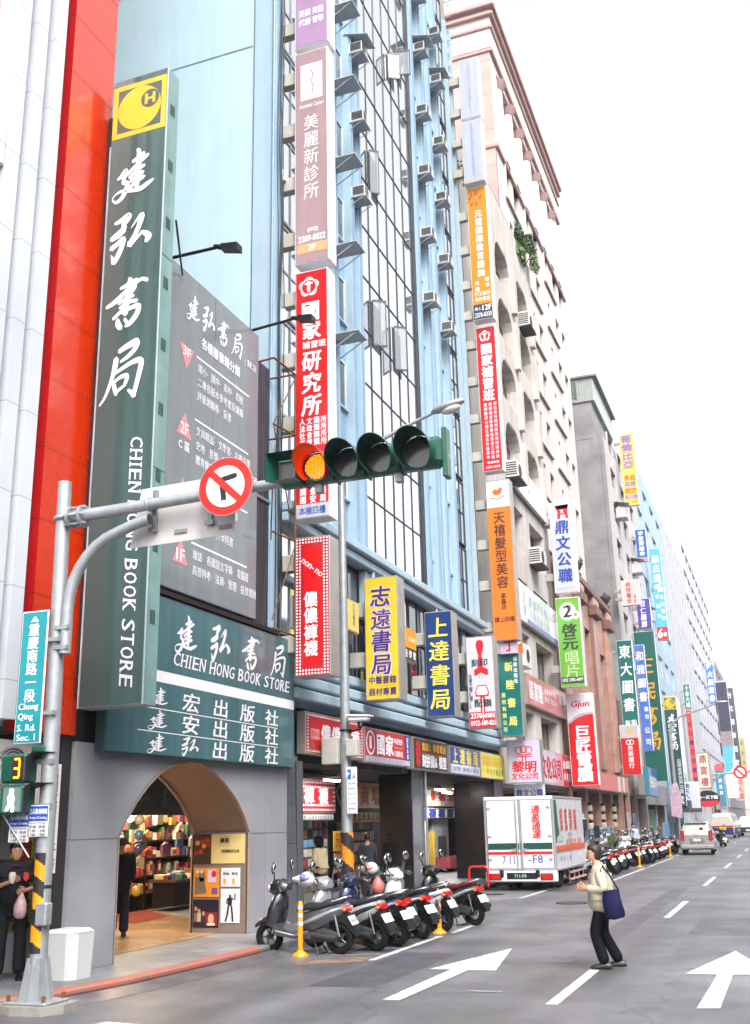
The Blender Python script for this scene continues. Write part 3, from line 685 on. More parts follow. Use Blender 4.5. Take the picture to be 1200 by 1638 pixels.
def d_w2(mb, f, w, h):
    for q in (.06, .52): f.rect(mb, q*w, .1*h, (q+.42)*w, .9*h, ink('cfcfd2')); f.rect(mb, (q+.08)*w, .15*h, (q+.2)*w, .42*h, ink('d89a2a'), .005); f.row(mb, '新知', (q+.05)*w, (q+.38)*w, .7*h, .05, ibl, d=.005)
poster('white twin leaflet pair with orange boxes beside the orange poster', .64, .8, 1.03, 1.12, mat('e3e3e3', .5, var=.03), d_w2)
def d_w3(mb, f, w, h):
    b = ink('1c1c20'); c = w*.5
    f.disc(mb, c, .78*h, .022, .032, b); f.poly(mb, [(c-.05, .74*h), (c+.05, .74*h), (c+.035, .5*h), (c-.035, .5*h)], b)
    f.line(mb, [(c-.03, .5*h), (c-.05, .25*h), (c-.09, .04*h)], .035, b); f.line(mb, [(c+.03, .5*h), (c+.05, .25*h), (c+.06, .04*h)], .035, b)
    f.line(mb, [(c-.045, .72*h), (c-.07, .6*h), (c-.03, .55*h)], .025, b); f.line(mb, [(c+.045, .72*h), (c+.1, .68*h), (c+.1, .86*h)], .025, b)
poster('white poster of one standing man in black on the arch jamb', .64, .18, 1.03, .76, mat('d5d3d8', .45, var=.03), d_w3)
# ------------------------------------------------------------------ signs kit
def sign(name, label, x0, x1, z0, z1, y, fm, draw=None, th=.5, fw=.03, fmat=alu, side=None, group=None, arms=(), ax=F, cat='sign', armz=.35, armm=None):
    """box sign hung square to the street: cabinet, face, lettering, arms"""
    t = thing(name, label, cat, (x0, y+th/2, z0), 0, group)
    mb = MB(); mb.box(x0, x1, y, y+th, z0, z1, fmat, .012)
    if side: mb.face([(x1+.003, y+.03, z0+.03), (x1+.003, y+th-.03, z0+.03), (x1+.003, y+th-.03, z1-.03), (x1+.003, y+.03, z1-.03)], side)
    mb.build('cabinet', t)
    mb = MB(); mb.box(x0+fw, x1-fw, y-.008, y+.01, z0+fw, z1-fw, fm); mb.build('face', t)
    if draw: mb = MB(); draw(mb, Fr((x0+fw, y-.008, z0+fw), (1, 0, 0), (0, -1, 0)), x1-x0-2*fw, z1-z0-2*fw); mb.build('lettering', t)
    for z in arms:
        mb = MB(); mb.box(ax-.05, x0+.02, y+th*.25, y+th*.75, z, z+armz, armm or mat('a6a29c', .6, var=.15, streak=.3), .01); mb.build('bracket', t)
    return t
def fascia(name, label, y0, y1, z0, z1, fm, draw=None, X=-9.12, th=.2, fw=.035, fmat=alu, group=None, cat='sign'):
    """board lying along the facade"""
    t = thing(name, label, cat, (X-th/2, (y0+y1)/2, z0), 0, group)
    mb = MB(); mb.box(X-th, X, y0, y1, z0, z1, fmat, .01); mb.build('cabinet', t)
    mb = MB(); mb.box(X-.01, X+.008, y0+fw, y1-fw, z0+fw, z1-fw, fm); mb.build('face', t)
    if draw: mb = MB(); draw(mb, Fr((X+.008, y0+fw, z0+fw), (0, 1, 0), (1, 0, 0)), y1-y0-2*fw, z1-z0-2*fw); mb.build('lettering', t)
    return t
# ---- tall bookshop blade sign
def chlogo(f, mb, cu, cv, s):
    """yellow square with a dark panel, a yellow round and a dark ring round an H"""
    dk = mat('4a5250', .4, var=.05); yl = mat('ccb236', .35, var=.06)
    f.rect(mb, cu-s*.5, cv-s*.5, cu+s*.5, cv+s*.5, yl, .003); f.rect(mb, cu-s*.41, cv-s*.41, cu+s*.41, cv+s*.41, dk, .005)
    f.disc(mb, cu, cv, s*.405, s*.405, yl, .007, 40); f.disc(mb, cu+s*.2, cv+s*.12, s*.17, s*.17, dk, .009, 30)
    q = s*.1
    f.rect(mb, cu+s*.2-q, cv+s*.12-q, cu+s*.2-q*.45, cv+s*.12+q, yl, .011); f.rect(mb, cu+s*.2+q*.45, cv+s*.12-q, cu+s*.2+q, cv+s*.12+q, yl, .011); f.rect(mb, cu+s*.2-q*.45, cv+s*.12-q*.22, cu+s*.2+q*.45, cv+s*.12+q*.22, yl, .0115)
wl_ = mat('dcd8de', .5, var=.04)
def d_book(mb, f, w, h):
    chlogo(f, mb, w/2, h-.62, w+.0)
    for i, c in enumerate('建弘書局'): brush(f, mb, c, w*.46+(.0 if i != 3 else -.02), h-(1.87, 3.02, 4.19, 5.36)[i], .80, (.92, .84, .88, .98)[i], wl_, .006, .92)
    serif(f, mb, 'CHIEN HONG BOOK STORE', w*.64, .22, w*.85, h-6.42, wl_, True, .2)
t = sign('blade_sign', 'tall dark green sign with yellow logo square and white brush characters beside the red panels', -9.1, -8.05, 3.47, 13.85, 12.35, teal, d_book, .34, .02, mat('96a3a5', .4, var=.1), arms=())
mb = MB(); mb.face([(-8.047, 12.37, 3.5), (-8.047, 12.67, 3.5), (-8.047, 12.67, 13.83), (-8.047, 12.37, 13.83)], mat('7e9896', .35, var=.2, streak=.6, coat=.3, tint='5c827f'))
for k in range(9):
    z = 4.6+k*1.05
    for q in range(4): mb.box(-8.05, -8.04, 12.44+q*.035, 12.457+q*.035, z, z+.2, mat('2f3c3c', .6))
for z in (6.9, 10.4): mb.box(-8.05, -8.043, 12.37, 12.67, z, z+.015, mat('4a5c5c', .6))
mb.build('side_cover', t)
mb = MB(); mb.box(-9.28, -9.05, 12.5, 12.8, 3.7, 13.3, mat('303030', .7)); mb.build('mount', t)
mb = MB(); mb.box(-9.115, -9.1, 12.345, 12.69, 3.47, 12.6, mat('b9b4c0', .4)); mb.build('edge_strip', t)
# ---- wide bookshop board
def d_board(mb, f, w, h):
    o = 13.1
    brow(f, mb, '建弘書局', 14.65-o, 19.35-o, h-.5, .66, wl_, .74, fat=.85)
    serif(f, mb, 'CHIEN HONG BOOK STORE', 14.85-o, h-1.06, 19.3-o, h-.84, wl_, False, .2)
    f.rect(mb, .02, h-1.38, w-.01, h-1.20, wl_)
    for i, s in enumerate(('建宏出版社', '建安出版社', '建弘出版社')): brow(f, mb, s, 13.95-o, 19.0-o, h-1.62-i*.36, .31, wl_, .58, fat=.75)
    for k in (0, 1): f.rect(mb, 13.9-o, h-1.81-k*.36, 18.75-o, h-1.795-k*.36, wl_)
t = fascia('shop_board', 'wide green bookshop board with white brush characters above the stone arch', 13.05, 19.5, 2.93, 5.48, teal_b, d_board, -9.12, .17, .02, mat('2f4a4c', .5))
# ---- grey directory board
def d_dir(mb, f, w, h):
    wt = iwh; o = 14.3
    brow(f, mb, '建弘書局', .5, 2.75, h-.62, .56, wt, .48, fat=.85); f.row(mb, '(重南二店)', 2.8, 3.35, h-.8, .16, wt, .03); f.row(mb, '各樓層書籍分類', 1.1, 2.6, h-1.15, .24, wt, .03)
    rows = [(h-1.5, '3F', '', ['國小·國中·高中·四技', '二專各版本參考書及講義', '評量測驗卷·童書'], 0), (h-2.72, '2F', 'C區', ['文具精品·文學書·古典文學', '史地·哲學·國學佛學·命相星座', '體育健身·食譜·藝術攝影'], 1), (h-3.92, '2F', 'B區', ['各國語文·農工理醫類', '家政·音樂', '教育心理·升學用書'], 1), (h-5.0, '1F', '', ['雜誌·各國語言字典·電腦書', '高普特考·法商·管理·投資理財'], 1)]
    pk = ink('e08a90')
    for z, a, b, L, up in rows:
        f.rect(mb, .95, z-.02, 3.0, z+.015, wt)
        f.poly(mb, [(.35, z-.45), (.85, z-.45), (.6, z-.0)] if up else [(.35, z+.05), (.85, z+.05), (.6, z-.4)], pk)
        f.lat(mb, a, .47, z-.41 if up else z-.15, .73, z-.2 if up else z+.02, wt, .02, d=.008)
        if b: f.row(mb, b, .42, .8, z-.62, .2, wt)
        for i, s in enumerate(L): f.row(mb, s, 1.0, 1.0+.16*len(s), z-.2-.27*i, .19, wt, .014)
t = fascia('directory_board', 'tall grey floor directory board with white text and pink triangles', 14.25, 17.68, 5.62, 11.58, mat('747c80', .3, var=.14, streak=.6, coat=.4), d_dir, -9.08, .1, .015, mat('6c7074', .5))
mb = MB(); mb.box(-9.078, -9.07, 15.85, 15.862, 7.2, 11.57, mat('45484c', .5)); mb.box(-9.3, -9.08, 13.2, 18.7, 5.5, 5.58, mat('2a2624', .7)); mb.build('joint', t)
# rusty sign frame beside it
fr_ = thing('steel_frame', 'bare rusty steel sign frame between the directory board and the red institute sign', 'frame', (-9.2, 18.2, 5.4))
mb = MB(); y0, y1 = 17.72, 18.75
for a, b in (((-9.35, y0, 11.0), (-8.75, y0, 11.05)), ((-8.75, y0, 11.05), (-8.75, y1, 11.1)), ((-8.75, y1, 5.45), (-8.75, y1, 11.1)), ((-8.75, y0, 9.6), (-8.75, y1, 9.7)), ((-8.75, y0, 5.45), (-8.75, y1, 5.45)), ((-8.75, y1, 7.4), (-8.75, y0, 7.35)), ((-9.35, y1, 9.7), (-8.75, y1, 9.7)), ((-9.35, y1, 11.1), (-8.75, y1, 11.1))):
    mb.tube([a, b], .022, rust, 6)
for a, b in (((-8.75, y0, 9.6), (-8.75, y1, 11.0)), ((-8.75, y0, 9.6), (-8.75, y1, 7.4)), ((-8.75, y0, 5.6), (-8.75, y1, 7.3)), ((-8.75, y0, 8.6), (-9.3, y1, 7.5))): mb.tube([a, b], .014, rust, 5)
mb.build('steel_bars', fr_)
# flood lamps on arms over the boards
for lab, a, b, c in (('black flood lamp on a long arm above the grey directory board', (-9.2, 14.1, 11.46), (-8.03, 14.1, 11.46), (-7.93, 14.1, 11.42)),
                  ('black flood lamp on a long arm over the red institute sign', (-9.2, 17.6, 11.7), (-8.2, 17.6, 11.78), (-8.1, 17.6, 11.75))):
    t = thing('flood_lamp', lab, 'lamp', a); mb = MB(); mb.tube([a, b], .03, blackp, 8); mb.build('arm', t)
    mb = MB(); B = Vector(b); C_ = Vector(c); d = (C_-B).normalized(); mb.tube([B-d*.1, B, C_], [.035, .05, .045], blackp, 8); mb.build('joint', t)
    mb = MB(); mb.loft([[tuple(C_+Vector(q)) for q in s] for s in (((-.03, -.08, .05), (-.03, .08, .05), (-.03, .08, -.06), (-.03, -.08, -.06)), ((.3, -.1, .0), (.3, .1, .0), (.3, .1, -.13), (.3, -.1, -.13)))], blackp, True, False); mb.build('lamp_head', t)
t = thing('guy_rod', 'thin black stay rod from the green blade sign to the directory board', 'rod', (-8.1, 12.9, 10)); mb = MB(); mb.tube([(-8.14, 12.88, 11.3), (-9.05, 14.6, 11.4)], .018, blackp, 6); mb.build('rod', t)
# ================================================================== blue glass tower next door
bl = mat('a4bac8', .4, var=.10, scale=1.2, streak=.5); bl2 = mat('86a2ba', .4, var=.12, streak=.4); blw = mat('b0c9d2', .55, var=.07, scale=.6, streak=.5); lav = mat('a19eb2', .6, var=.08, streak=.4)
mull = mat('23242c', .4); wframe = mat('c9d0d6', .4, var=.06)
tw = thing('blue_tower', 'tall pale blue office block with mirror glass, blue piers and a blank blue side wall', 'building', (-12, 27, 0))
Y0, Y1, ZT = 18.9, 35.2, 40.
mb = MB(); mass(mb, -24, -9.95, Y0, Y1, 8.3, ZT, blw); mass(mb, -24, -9.95, 18.95, Y1, 4.4, 8.3, mat('55585e', .7))
mb.box(-24, -9.9, Y0-.006, Y0+.01, 22.85, ZT, lav); mb.box(-24, -9.95, Y0-.012, Y0, 20.06, 20.09, mat('7f98a4', .6))
mb.box(-24, -12, Y0-.012, Y0, 22.82, 22.86, mat('6a7078', .6))
for k in range(12): mb.box(-20+k*.7, -19.96+k*.7, Y0-.06, Y0, 22.84, 22.9, darksteel)
mb.build('side_wall', tw)
mb = MB(); mb.box(-12.9, -12.35, Y0-.3, Y0, 24.1, 24.8, mat('8d9096', .5)); mb.build('wall_unit', tw)
# corner pier with cables
mb = MB(); mb.box(-9.9, F, Y0, 19.25, 5.6, ZT, bl); mb.box(F, F+.06, 18.98, 19.1, 5.6, ZT, bl2); mb.build('corner_pier', tw)
mb = MB(); cr = random.Random(4)
for k in range(6):
    y = 18.86+.05*k; pts = [(F+.07+cr.uniform(-.03, .05), y+cr.uniform(-.05, .05), z) for z in range(5, 26, 2)]; mb.tube(pts, .012, blackp, 5)
mb.tube([(-9.4, 18.85, 3), (-9.35, 18.86, 24)], .03, bl2, 6); mb.build('cables', tw)
for z in (9.2, 12.6, 16.2): tag((lambda q: (q.box(F+.02, F+.15, 19.05, 19.18, z, z+.3, whitep, .01), q.build('junction_box'))[1])(MB()), 'small white junction box on the cables of the blue corner pier', 'junction box', 'junction boxes on the blue corner')
# piers and the panelled bays between them
def pier(y0, y1, z0=8.6, d=.26, nm='pier'):
    mb = MB(); mb.box(-9.96, F+d-.26, y0, y1, z0, ZT, bl); mb.box(F+d-.26, F+d-.2, y0+.06, y0+.13, z0, ZT, bl2); mb.build(nm, tw)
for a, b in ((22.3, 22.62), (23.55, 23.7), (24.1, 24.4), (29.55, 29.85), (30.5, 30.75), (31.5, 31.72), (32.62, 32.9)): pier(a, b)
def bay(y0, y1, z0, n, h, opens=(), gm=None):
    """blue spandrel panels with a window above each, one storey 2.45 m"""
    for k in range(n):
        z = z0+k*2.45
        mb = MB(); mb.box(-9.95, F-.22, y0, y1, z, z+1.1, bl2); mb.box(-9.95, F-.14, y0, y1, z+1.06, z+1.12, bl); mb.build('spandrel', tw)
        window(tw, F-.16, y0, y1, z+1.12, z+2.45, wframe, gm or glass_in, 1, 0, .1)
for a, b in ((22.62, 23.55), (23.7, 24.1), (29.85, 30.5), (31.72, 32.62)): bay(a, b, 8.6, 12, 2.45)
mb = MB(); mb.box(-9.95, F-.1, 30.75, 31.5, 8.6, ZT, bl2); mb.box(-9.95, F-.04, 31.0, 31.12, 8.6, ZT, bl); mb.build('blue_panel', tw)
# bright windows behind the first sign column and beside the last post
for y0, y1, z0 in ((19.25, 22.3, 5.7), (32.9, 34.4, 8.6)):
    k = 0; z = z0
    while z < 38:
        window(tw, F-.1, y0, y1, z, z+2.35, mull if y0 > 30 else wframe, glass_sky, 3 if y0 < 30 else 2, 1, .1, .06); z += 2.45; k += 1
mb = MB(); mb.box(-9.95, F-.22, 19.25, 22.3, 8.2, ZT, mull); mb.box(-9.95, F-.22, 32.9, 34.4, 8.3, ZT, mull); mb.build('backing', tw)
# mirror curtain wall
mb = MB(); mb.box(-9.9, F-.12, 24.4, 29.2, 8.5, ZT, glass_sky); mb.build('curtain_glass', tw)
mb = MB()
for k in range(7):
    y = 24.42+k*.8; w = .05 if k in (0, 6) else .016; mb.box(F-.13, F-.095, y-w, y+w, 8.5, ZT, mull)
z = 8.5
while z < ZT: mb.box(F-.125, F-.1, 24.4, 29.2, z, z+.04, mull); z += 1.632
mb.box(F-.5, F-.08, 29.2, 29.55, 8.5, ZT, mull); mb.build('glazing_bars', tw)
def casement(y, z, w, h, ang):
    """side hung pane swung out of the glass wall, black sheet behind it for the unlit opening"""
    mb = MB(); mb.box(F-.13, F-.115, y, y+.78, z, z+h, blackp)
    a = R(ang); c, s = math.cos(a)*w, math.sin(a)*w; P0 = Vector((F-.05, y, 0)); P1 = Vector((F-.05+s, y+c, 0)); n = Vector((-c, s, 0)).normalized()*.03
    mb.prism([P0.xy, P1.xy, (P1+n).xy, (P0+n).xy], z+.05, z+h-.05, mat('8b8f99', .1, var=.05, spec=.8, alpha=.4), 'z')
    for q0, q1 in ((0, .06), (.94, 1)):
        A, B = P0.lerp(P1, q0), P0.lerp(P1, q1); mb.prism([(A-n*.2).xy, (B-n*.2).xy, (B+n*1.3).xy, (A+n*1.3).xy], z, z+h, mull, 'z')
    for zz in (z, z+h-.05): mb.prism([(P0-n*.2).xy, (P1-n*.2).xy, (P1+n*1.2).xy, (P0+n*1.2).xy], zz, zz+.05, mull, 'z')
    mb.build('open_casement', tw)
casement(25.25, 14.75, .4, 1.45, 55); casement(27.05, 14.75, .4, 1.45, 55); casement(25.25, 19.7, .3, 1.5, 50); casement(28.0, 25.9, .5, 1.0, 75); casement(27.2, 25.2, .4, 1.0, 60)
# end post and rail grid, crown
mb = MB(); mb.box(F-.2, F, 34.4, 34.55, 8.3, 33.5, bl); mb.box(F-.12, F+.02, 35.02, 35.2, 6, 33.5, bl); mb.box(F-.5, F-.22, 34.55, 35.2, 8.3, ZT, mat('9a9490', .5, var=.2)); mb.build('end_post', tw)
mb = MB()
for k in range(14): mb.tube([(-9.2, 34.9, 31+k*.6), (-9.9, 35.2, 31.3+k*.6)], .02, whitep, 4)
mb.box(-24, -9.28, Y0, 35.22, ZT, ZT+1, bl); mb.build('crown', tw)
# ledges
mb = MB()
for z, o in ((8.28, .25), (8.05, .12)): mb.box(F-.3, F+o, 19.3, 35.3, z, z+.2, bl, .02)
for z, o in ((4.95, .12), (4.62, .2), (4.32, .28)): mb.box(F-.3, F+o, 19.5, 37.0, z, z+.22, bl, .03)
mb.box(F-.35, F-.02, 19.5, 37, 4.2, 5.1, bl2); mb.build('ledge', tw)
# second storey: dark glazing with frames
mb = MB(); mb.box(-9.96, F-.3, 19.3, 35.2, 5.1, 8.05, glass_d); mb.build('dark_glazing', tw)
for i, (a, b) in enumerate(((19.5, 21.0), (21.05, 22.6), (22.65, 24.2), (24.9, 26.4), (26.45, 28.0), (28.05, 29.6), (30.2, 31.7), (31.75, 33.3), (33.35, 35.0))):
    window(tw, F-.05, a, b, 6.95, 8.0, darksteel if i % 3 else wframe, glass_sky if i % 3 != 2 else glass_in, 1, 0, .2); window(tw, F-.05, a, b, 5.25, 6.8, darksteel, glass_d, 1, 0, .2)
mb = MB()
for y in (24.55, 29.9): mb.tube([(F+.05, y, 5.1), (F+.05, y, 8.1)], .05, bl, 8)
mb.box(F-.2, F-.02, 24.2, 24.9, 7.0, 8.0, mat('9fb6c4', .5, streak=.5)); mb.box(F-.2, F-.02, 26.5, 27.2, 6.9, 7.95, mat('b8b2ae', .5, streak=.5)); mb.box(F-.28, F-.03, 19.5, 35.1, 6.82, 6.95, bl2); mb.build('pipes', tw)
# arcade: columns, soffit, back wall, floor
blackgr = tiles('16171b', '1c1d22', .75, .75, .006, .16, 'YZ', 0, .1, '2c2d32', .05, .7); blackgr2 = tiles('131417', '17181b', .6, .75, .006, .16, 'XZ', 0, .1, '26272b', .05, .7); gran_sheen = tiles('55565e', '5e5f68', .9, .75, .006, .2, 'YZ', 0, .1, '3a3b42', .05, .7)
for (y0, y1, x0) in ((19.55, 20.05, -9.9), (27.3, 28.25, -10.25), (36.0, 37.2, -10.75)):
    mb = MB(); mb.box(x0, F-.02, y0, y1, 0, 3.2, blackgr2); mb.box(F-.022, F, y0-.003, y1+.003, 0, 3.2, gran_sheen); mb.build('arcade_column', tw)  # street faces are lighter tiles: sheen on the black granite put into colour
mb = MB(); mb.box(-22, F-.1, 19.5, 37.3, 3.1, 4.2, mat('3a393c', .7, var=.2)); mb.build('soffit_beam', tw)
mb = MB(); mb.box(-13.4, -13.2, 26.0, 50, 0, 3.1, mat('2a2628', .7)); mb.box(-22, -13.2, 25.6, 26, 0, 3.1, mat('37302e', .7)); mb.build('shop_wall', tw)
mb = MB()
for k in range(4): mb.tube([(F+.02, 20.1+.05*k, 0), (F+.03+.02*k, 19.95+.03*k, 3.1)], .03, mat('4a4b50', .5), 6)
mb.tube([(F+.05, 28.3, 0), (F+.05, 28.3, 3.2)], .035, mat('9a9ca0', .4, .5), 8); mb.build('drain_pipe', tw)
# ---- air conditioners: one of each kind, then copies
acw = mat('c9c8c2', .5, var=.15, scale=6, streak=.4); acg = mat('b4bac0', .5, var=.15, streak=.4)
def make_ac(label, loc, hood=False):
    t = thing('air_conditioner', label, 'air conditioner', loc, 0, 'air conditioners on the blue tower'); t.scale = (.82,)*3
    mb = MB(); mb.box(-.1, .5, -.31, .31, .05, .45, acw, .015); mb.build('case', t, False)
    mb = MB()
    for k in range(9): mb.box(.06, .46, -.318, -.31, .1+k*.036, .118+k*.036, darksteel)
    for k in range(7): mb.box(.5, .508, -.28+k*.08, -.24+k*.08, .09, .41, darksteel if k < 4 else acw)
    mb.build('grille', t, False)
    mb = MB(); mb.box(-.15, .53, -.33, .33, 0, .03, acg); mb.tube([(-.15, -.33, -.35), (.55, -.33, 0)], .014, acg, 5); mb.tube([(-.15, .33, -.35), (.55, .33, 0)], .014, acg, 5); mb.build('shelf_bracket', t, False)
    if hood: mb = MB(); mb.prism([(-.15, .85), (.75, .58), (.75, .56), (-.15, .82)], -.42, .42, acg, 'y'); mb.build('rain_hood', t, False)
    return t
acP = None; HP = None; n_ = 0
ordw = ['topmost', 'second from the top', 'third from the top', 'fourth from the top', 'fifth from the top', 'sixth from the top', 'lowest']
cols = [(23.85, [25.9, 23.3, 20.95, 18.5], 'in the column by the clinic sign'), (30.17, [30.8, 28.35, 25.7, 23.25, 20.8, 18.35], 'in the column beside the mirror glass'), (32.17, [30.65, 28.5, 25.75, 23.4, 20.85, 18.2], 'in the column nearest the second sign stack')]
for y, zs, nm in cols:
    for i, z in enumerate(zs):
        lab = 'window air conditioner, '+ordw[i]+' '+nm
        hood = (i in (1,) and y < 32) or (i == 1)
        if hood:
            if HP is None: HP = make_ac(lab, (F, y, z), True)
            else: dup(HP, (F, y, z), 0, lab)
        elif acP is None: acP = make_ac(lab, (F, y, z))
        else: dup(acP, (F, y, z), 0, lab)
sp_ = None
for i, z in enumerate((23.6, 21.15, 18.7, 16.1, 13.6)):
    lab = 'empty grey air conditioner shelf beside the clinic sign stack, '+ordw[i]
    if sp_ is None:
        sp_ = thing('bracket_shelf', lab, 'shelf', (F, 22.3, z), 0, 'empty shelves on the blue tower')
        mb = MB(); mb.box(-.05, .75, -.3, .35, 0, .03, acg); mb.build('tray', sp_, False); mb = MB(); mb.tube([(0, -.25, -.4), (.7, -.25, 0)], .016, acg, 5); mb.tube([(0, .3, -.4), (.7, .3, 0)], .016, acg, 5); mb.build('strut', sp_, False)
    else: dup(sp_, (F, 22.3, z), 0, lab)
# ================================================================== beige block with arched windows
bei = mat('cac3bf', .6, var=.12, scale=.8, streak=.6, tint='aca39c'); bei_d = mat('8e8478', .6, var=.2)
bb = thing('beige_block', 'cream apartment block with deep arched windows right of the blue tower', 'building', (-12, 43, 0))
mb = MB(); holes = []
for z in (27.2, 24.36, 21.37, 18.4): holes += [(41.0, 43.7, z-2.0, z), (44.9, 47.6, z-2.0, z)]
for z in (14.6, 11.5): holes += [(40.4, 43.4, z-1.9, z), (44.6, 47.6, z-1.9, z)]
for z in (9.2, 6.0): holes += [(39.6, 43.2, z-1.9, z), (44.4, 48.0, z-1.9, z)]
wall_holes(mb, F, 37.3, 48.9, 3.1, 29.6, holes, bei, .55)
mb.box(-24, F-.56, 37.3, 48.9, 3.1, 29.55, bei_d); mb.box(F-.5, F-.003, 37.25, 37.3, 3.1, 29.6, bei); mb.box(F-.5, F-.003, 48.9, 48.95, 3.1, 29.6, bei); mb.box(-24, F, 37.3, 48.9, 29.55, 29.62, bei); mb.build('wall', bb)
for y0, y1, z0, z1 in holes[:8]:    # corner fillets give each opening its arched head; ledge and side box
    mb = MB()
    for q in (0, 1):
        yy = y0 if q == 0 else y1; s = 1 if q == 0 else -1
        mb.prism([(yy, z1), (yy+s*.85, z1), (yy+s*.5, z1-.12), (yy+s*.18, z1-.38), (yy, z1-.8)], F-.54, F+.01, bei, 'x')
    mb.box(F-.54, F-.02, y0, y1, z1-.06, z1-.002, bei); mb.build('arch_head', bb)
    mb = MB(); mb.box(F-.02, F+.22, y1+.12, y1+.55, z0-.62, z1-.3, bei); mb.build('side_pier', bb)
for y0, y1, z0, z1 in holes: window(bb, F, y0, y1, z0, z1, mat('77706c', .5), glass_in, 2 if z1 > 15 else 3, 0 if z1 > 15 else 1, .5, .07)
mb = MB()
for y0, y1, z0, z1 in holes[:8]: mb.box(F-.5, F-.45, y0, y1, z1-.62, z1-.55, mat('b38a50', .5))
mb.build('blind_rail', bb)
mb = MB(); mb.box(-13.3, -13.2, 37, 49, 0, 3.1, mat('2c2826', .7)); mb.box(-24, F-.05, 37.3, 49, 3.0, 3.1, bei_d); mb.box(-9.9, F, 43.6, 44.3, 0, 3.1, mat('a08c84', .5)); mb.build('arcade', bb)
for lab, y, z, s in (('white split condenser below the arched windows of the cream block', 40.6, 15.5, 1.), ('white split condenser hanging by the second arched window', 45.3, 24.6, .9), ('old grey condenser between the orange salon sign and the white job school sign', 44.2, 12.6, 1.)):
    t = thing('air_conditioner', lab, 'air conditioner', (F, y, z)); mb = MB(); mb.box(F, F+.5, y, y+1.3*s, z, z+.75, mat('d6d3cf', .5, var=.1), .02); mb.build('case', t)
    mb = MB()
    for k in range(6): mb.box(F+.02, F+.48, y-.01, y, z+.1+k*.1, z+.15+k*.1, darksteel)
    mb.disc((F+.505, y+.5, z+.38), .28, (1, 0, 0), .01, darksteel, 20); mb.build('grille', t); mb = MB(); mb.box(F, F+.6, y-.05, y+1.3*s, z-.08, z, darksteel); mb.build('bracket', t)
# striped corner condenser by the salon sign
t = thing('air_conditioner', 'white condenser with orange striped side below the white lawyer board', 'air conditioner', (-9.0, 38.6, 7.2))
mb = MB(); mb.box(-9.25, -8.5, 38.3, 39.6, 7.35, 8.2, mat('dcdad6', .5), .02); mb.box(-9.0, -8.52, 38.25, 38.3, 7.8, 9.3, mat('e06a20', .5)); mb.build('case', t)
mb = MB(); mb.disc((-8.495, 39.0, 7.78), .26, (1, 0, 0), .01, darksteel, 20)
for k in range(4): mb.prism([(-8.98, 8.0+k*.33), (-8.54, 8.2+k*.33), (-8.54, 8.34+k*.33), (-8.98, 8.14+k*.33)], 38.24, 38.25, iwh, 'y')
mb.build('fan_grille', t)
# roof shrubs
def leafy(name, label, c, r, n, seed, cols=('3f5a2c', '55703a', '2c4422', '6b7f4a')):
    t = thing(name, label, 'plant', (c[0], c[1], c[2]-r[2])); g = random.Random(seed); ms = [mat(k, .6, var=.2) for k in cols]
    mb = MB()
    for k in range(5): mb.tube([(c[0], c[1], c[2]-r[2]), (c[0]+g.uniform(-.5, .5)*r[0], c[1]+g.uniform(-.5, .5)*r[1], c[2]+g.uniform(-.2, .5)*r[2])], [.05, .015], mat('4a3c2c', .8), 5)
    mb.build('stem', t); mb = MB()
    cl = [(g.uniform(-.7, .7), g.uniform(-.7, .7), g.uniform(-.7, .8), g.uniform(.3, .55)) for _ in range(9)]
    for k in range(n):
        q = cl[k % 9]; d = Vector((g.gauss(0, 1), g.gauss(0, 1), g.gauss(0, 1))).normalized()*q[3]*g.uniform(.6, 1)
        p = Vector((c[0]+(q[0]+d.x)*r[0], c[1]+(q[1]+d.y)*r[1], c[2]+(q[2]+d.z)*r[2])); a = Vector((g.gauss(0, 1), g.gauss(0, 1), g.gauss(0, 1))).normalized(); b = a.orthogonal().normalized(); s = g.uniform(.05, .13)*max(r)
        mb.face([p-a*s, p+b*s*.5, p+a*s, p-b*s*.5], ms[k % 9 % 4])
    mb.build('foliage', t)
leafy('roof_shrub', 'green bushy shrub overhanging the parapet of the cream block', (-9.2, 47.2, 29.9), (.45, 1.5, 1.1), 800, 2)
leafy('balcony_plant', 'small green plant between the second sign stack and the pink block', (-9.6, 36.2, 27.4), (.35, .6, .6), 220, 3)
# ================================================================== pink colonnaded tower with its granite podium
pk = tiles('c9a49e', 'cfaca6', 1.4, 3.3, .02, .5, 'YZ', 0, .08, 'a08480', .1); pks = tiles('c49c96', 'c9a49d', 2.2, 2.2, .02, .5, 'XZ', 0, .08, '9c7f7a', .1)
pkw = mat('d2c8c4', .6, var=.08, streak=.5); pkd = mat('b4928e', .6, var=.1); XP = -10.3
pt = thing('pink_tower', 'pale pink stone tower with a white colonnade under its cornice', 'building', (-14, 56, 0))
mb = MB(); hs = []
for k in range(9):
    z = 9.4+k*3.1
    for a in (49.0, 51.1, 53.7, 56.1, 58.9, 61.9, 64.0): hs.append((a, a+1.25, z, z+2.0))
wall_holes(mb, XP, 47.3, 66, 8, 36.2, hs, pkw, .3)
wall_holes(mb, XP-.02, 47.3, 66, 36.2, 42.6, [(48.6, 64.6, 36.6, 41.9)], pkw, 1.0)
mb.box(-26, XP-1.05, 47.3, 66, 8, 45.1, pks); mb.box(XP-1.05, XP-.31, 47.28, 47.5, 8, 45.1, pks); mb.box(XP-1.05, XP-.31, 65.8, 66, 8, 45.1, pks); mb.box(-26, XP-.02, 47.24, 47.3, 8, 45.1, pks); mb.build('wall', pt)
for h in hs: window(pt, XP, *h, mat('a09a98', .5), glass_in, 0, 1, .25, .06)
mb = MB()
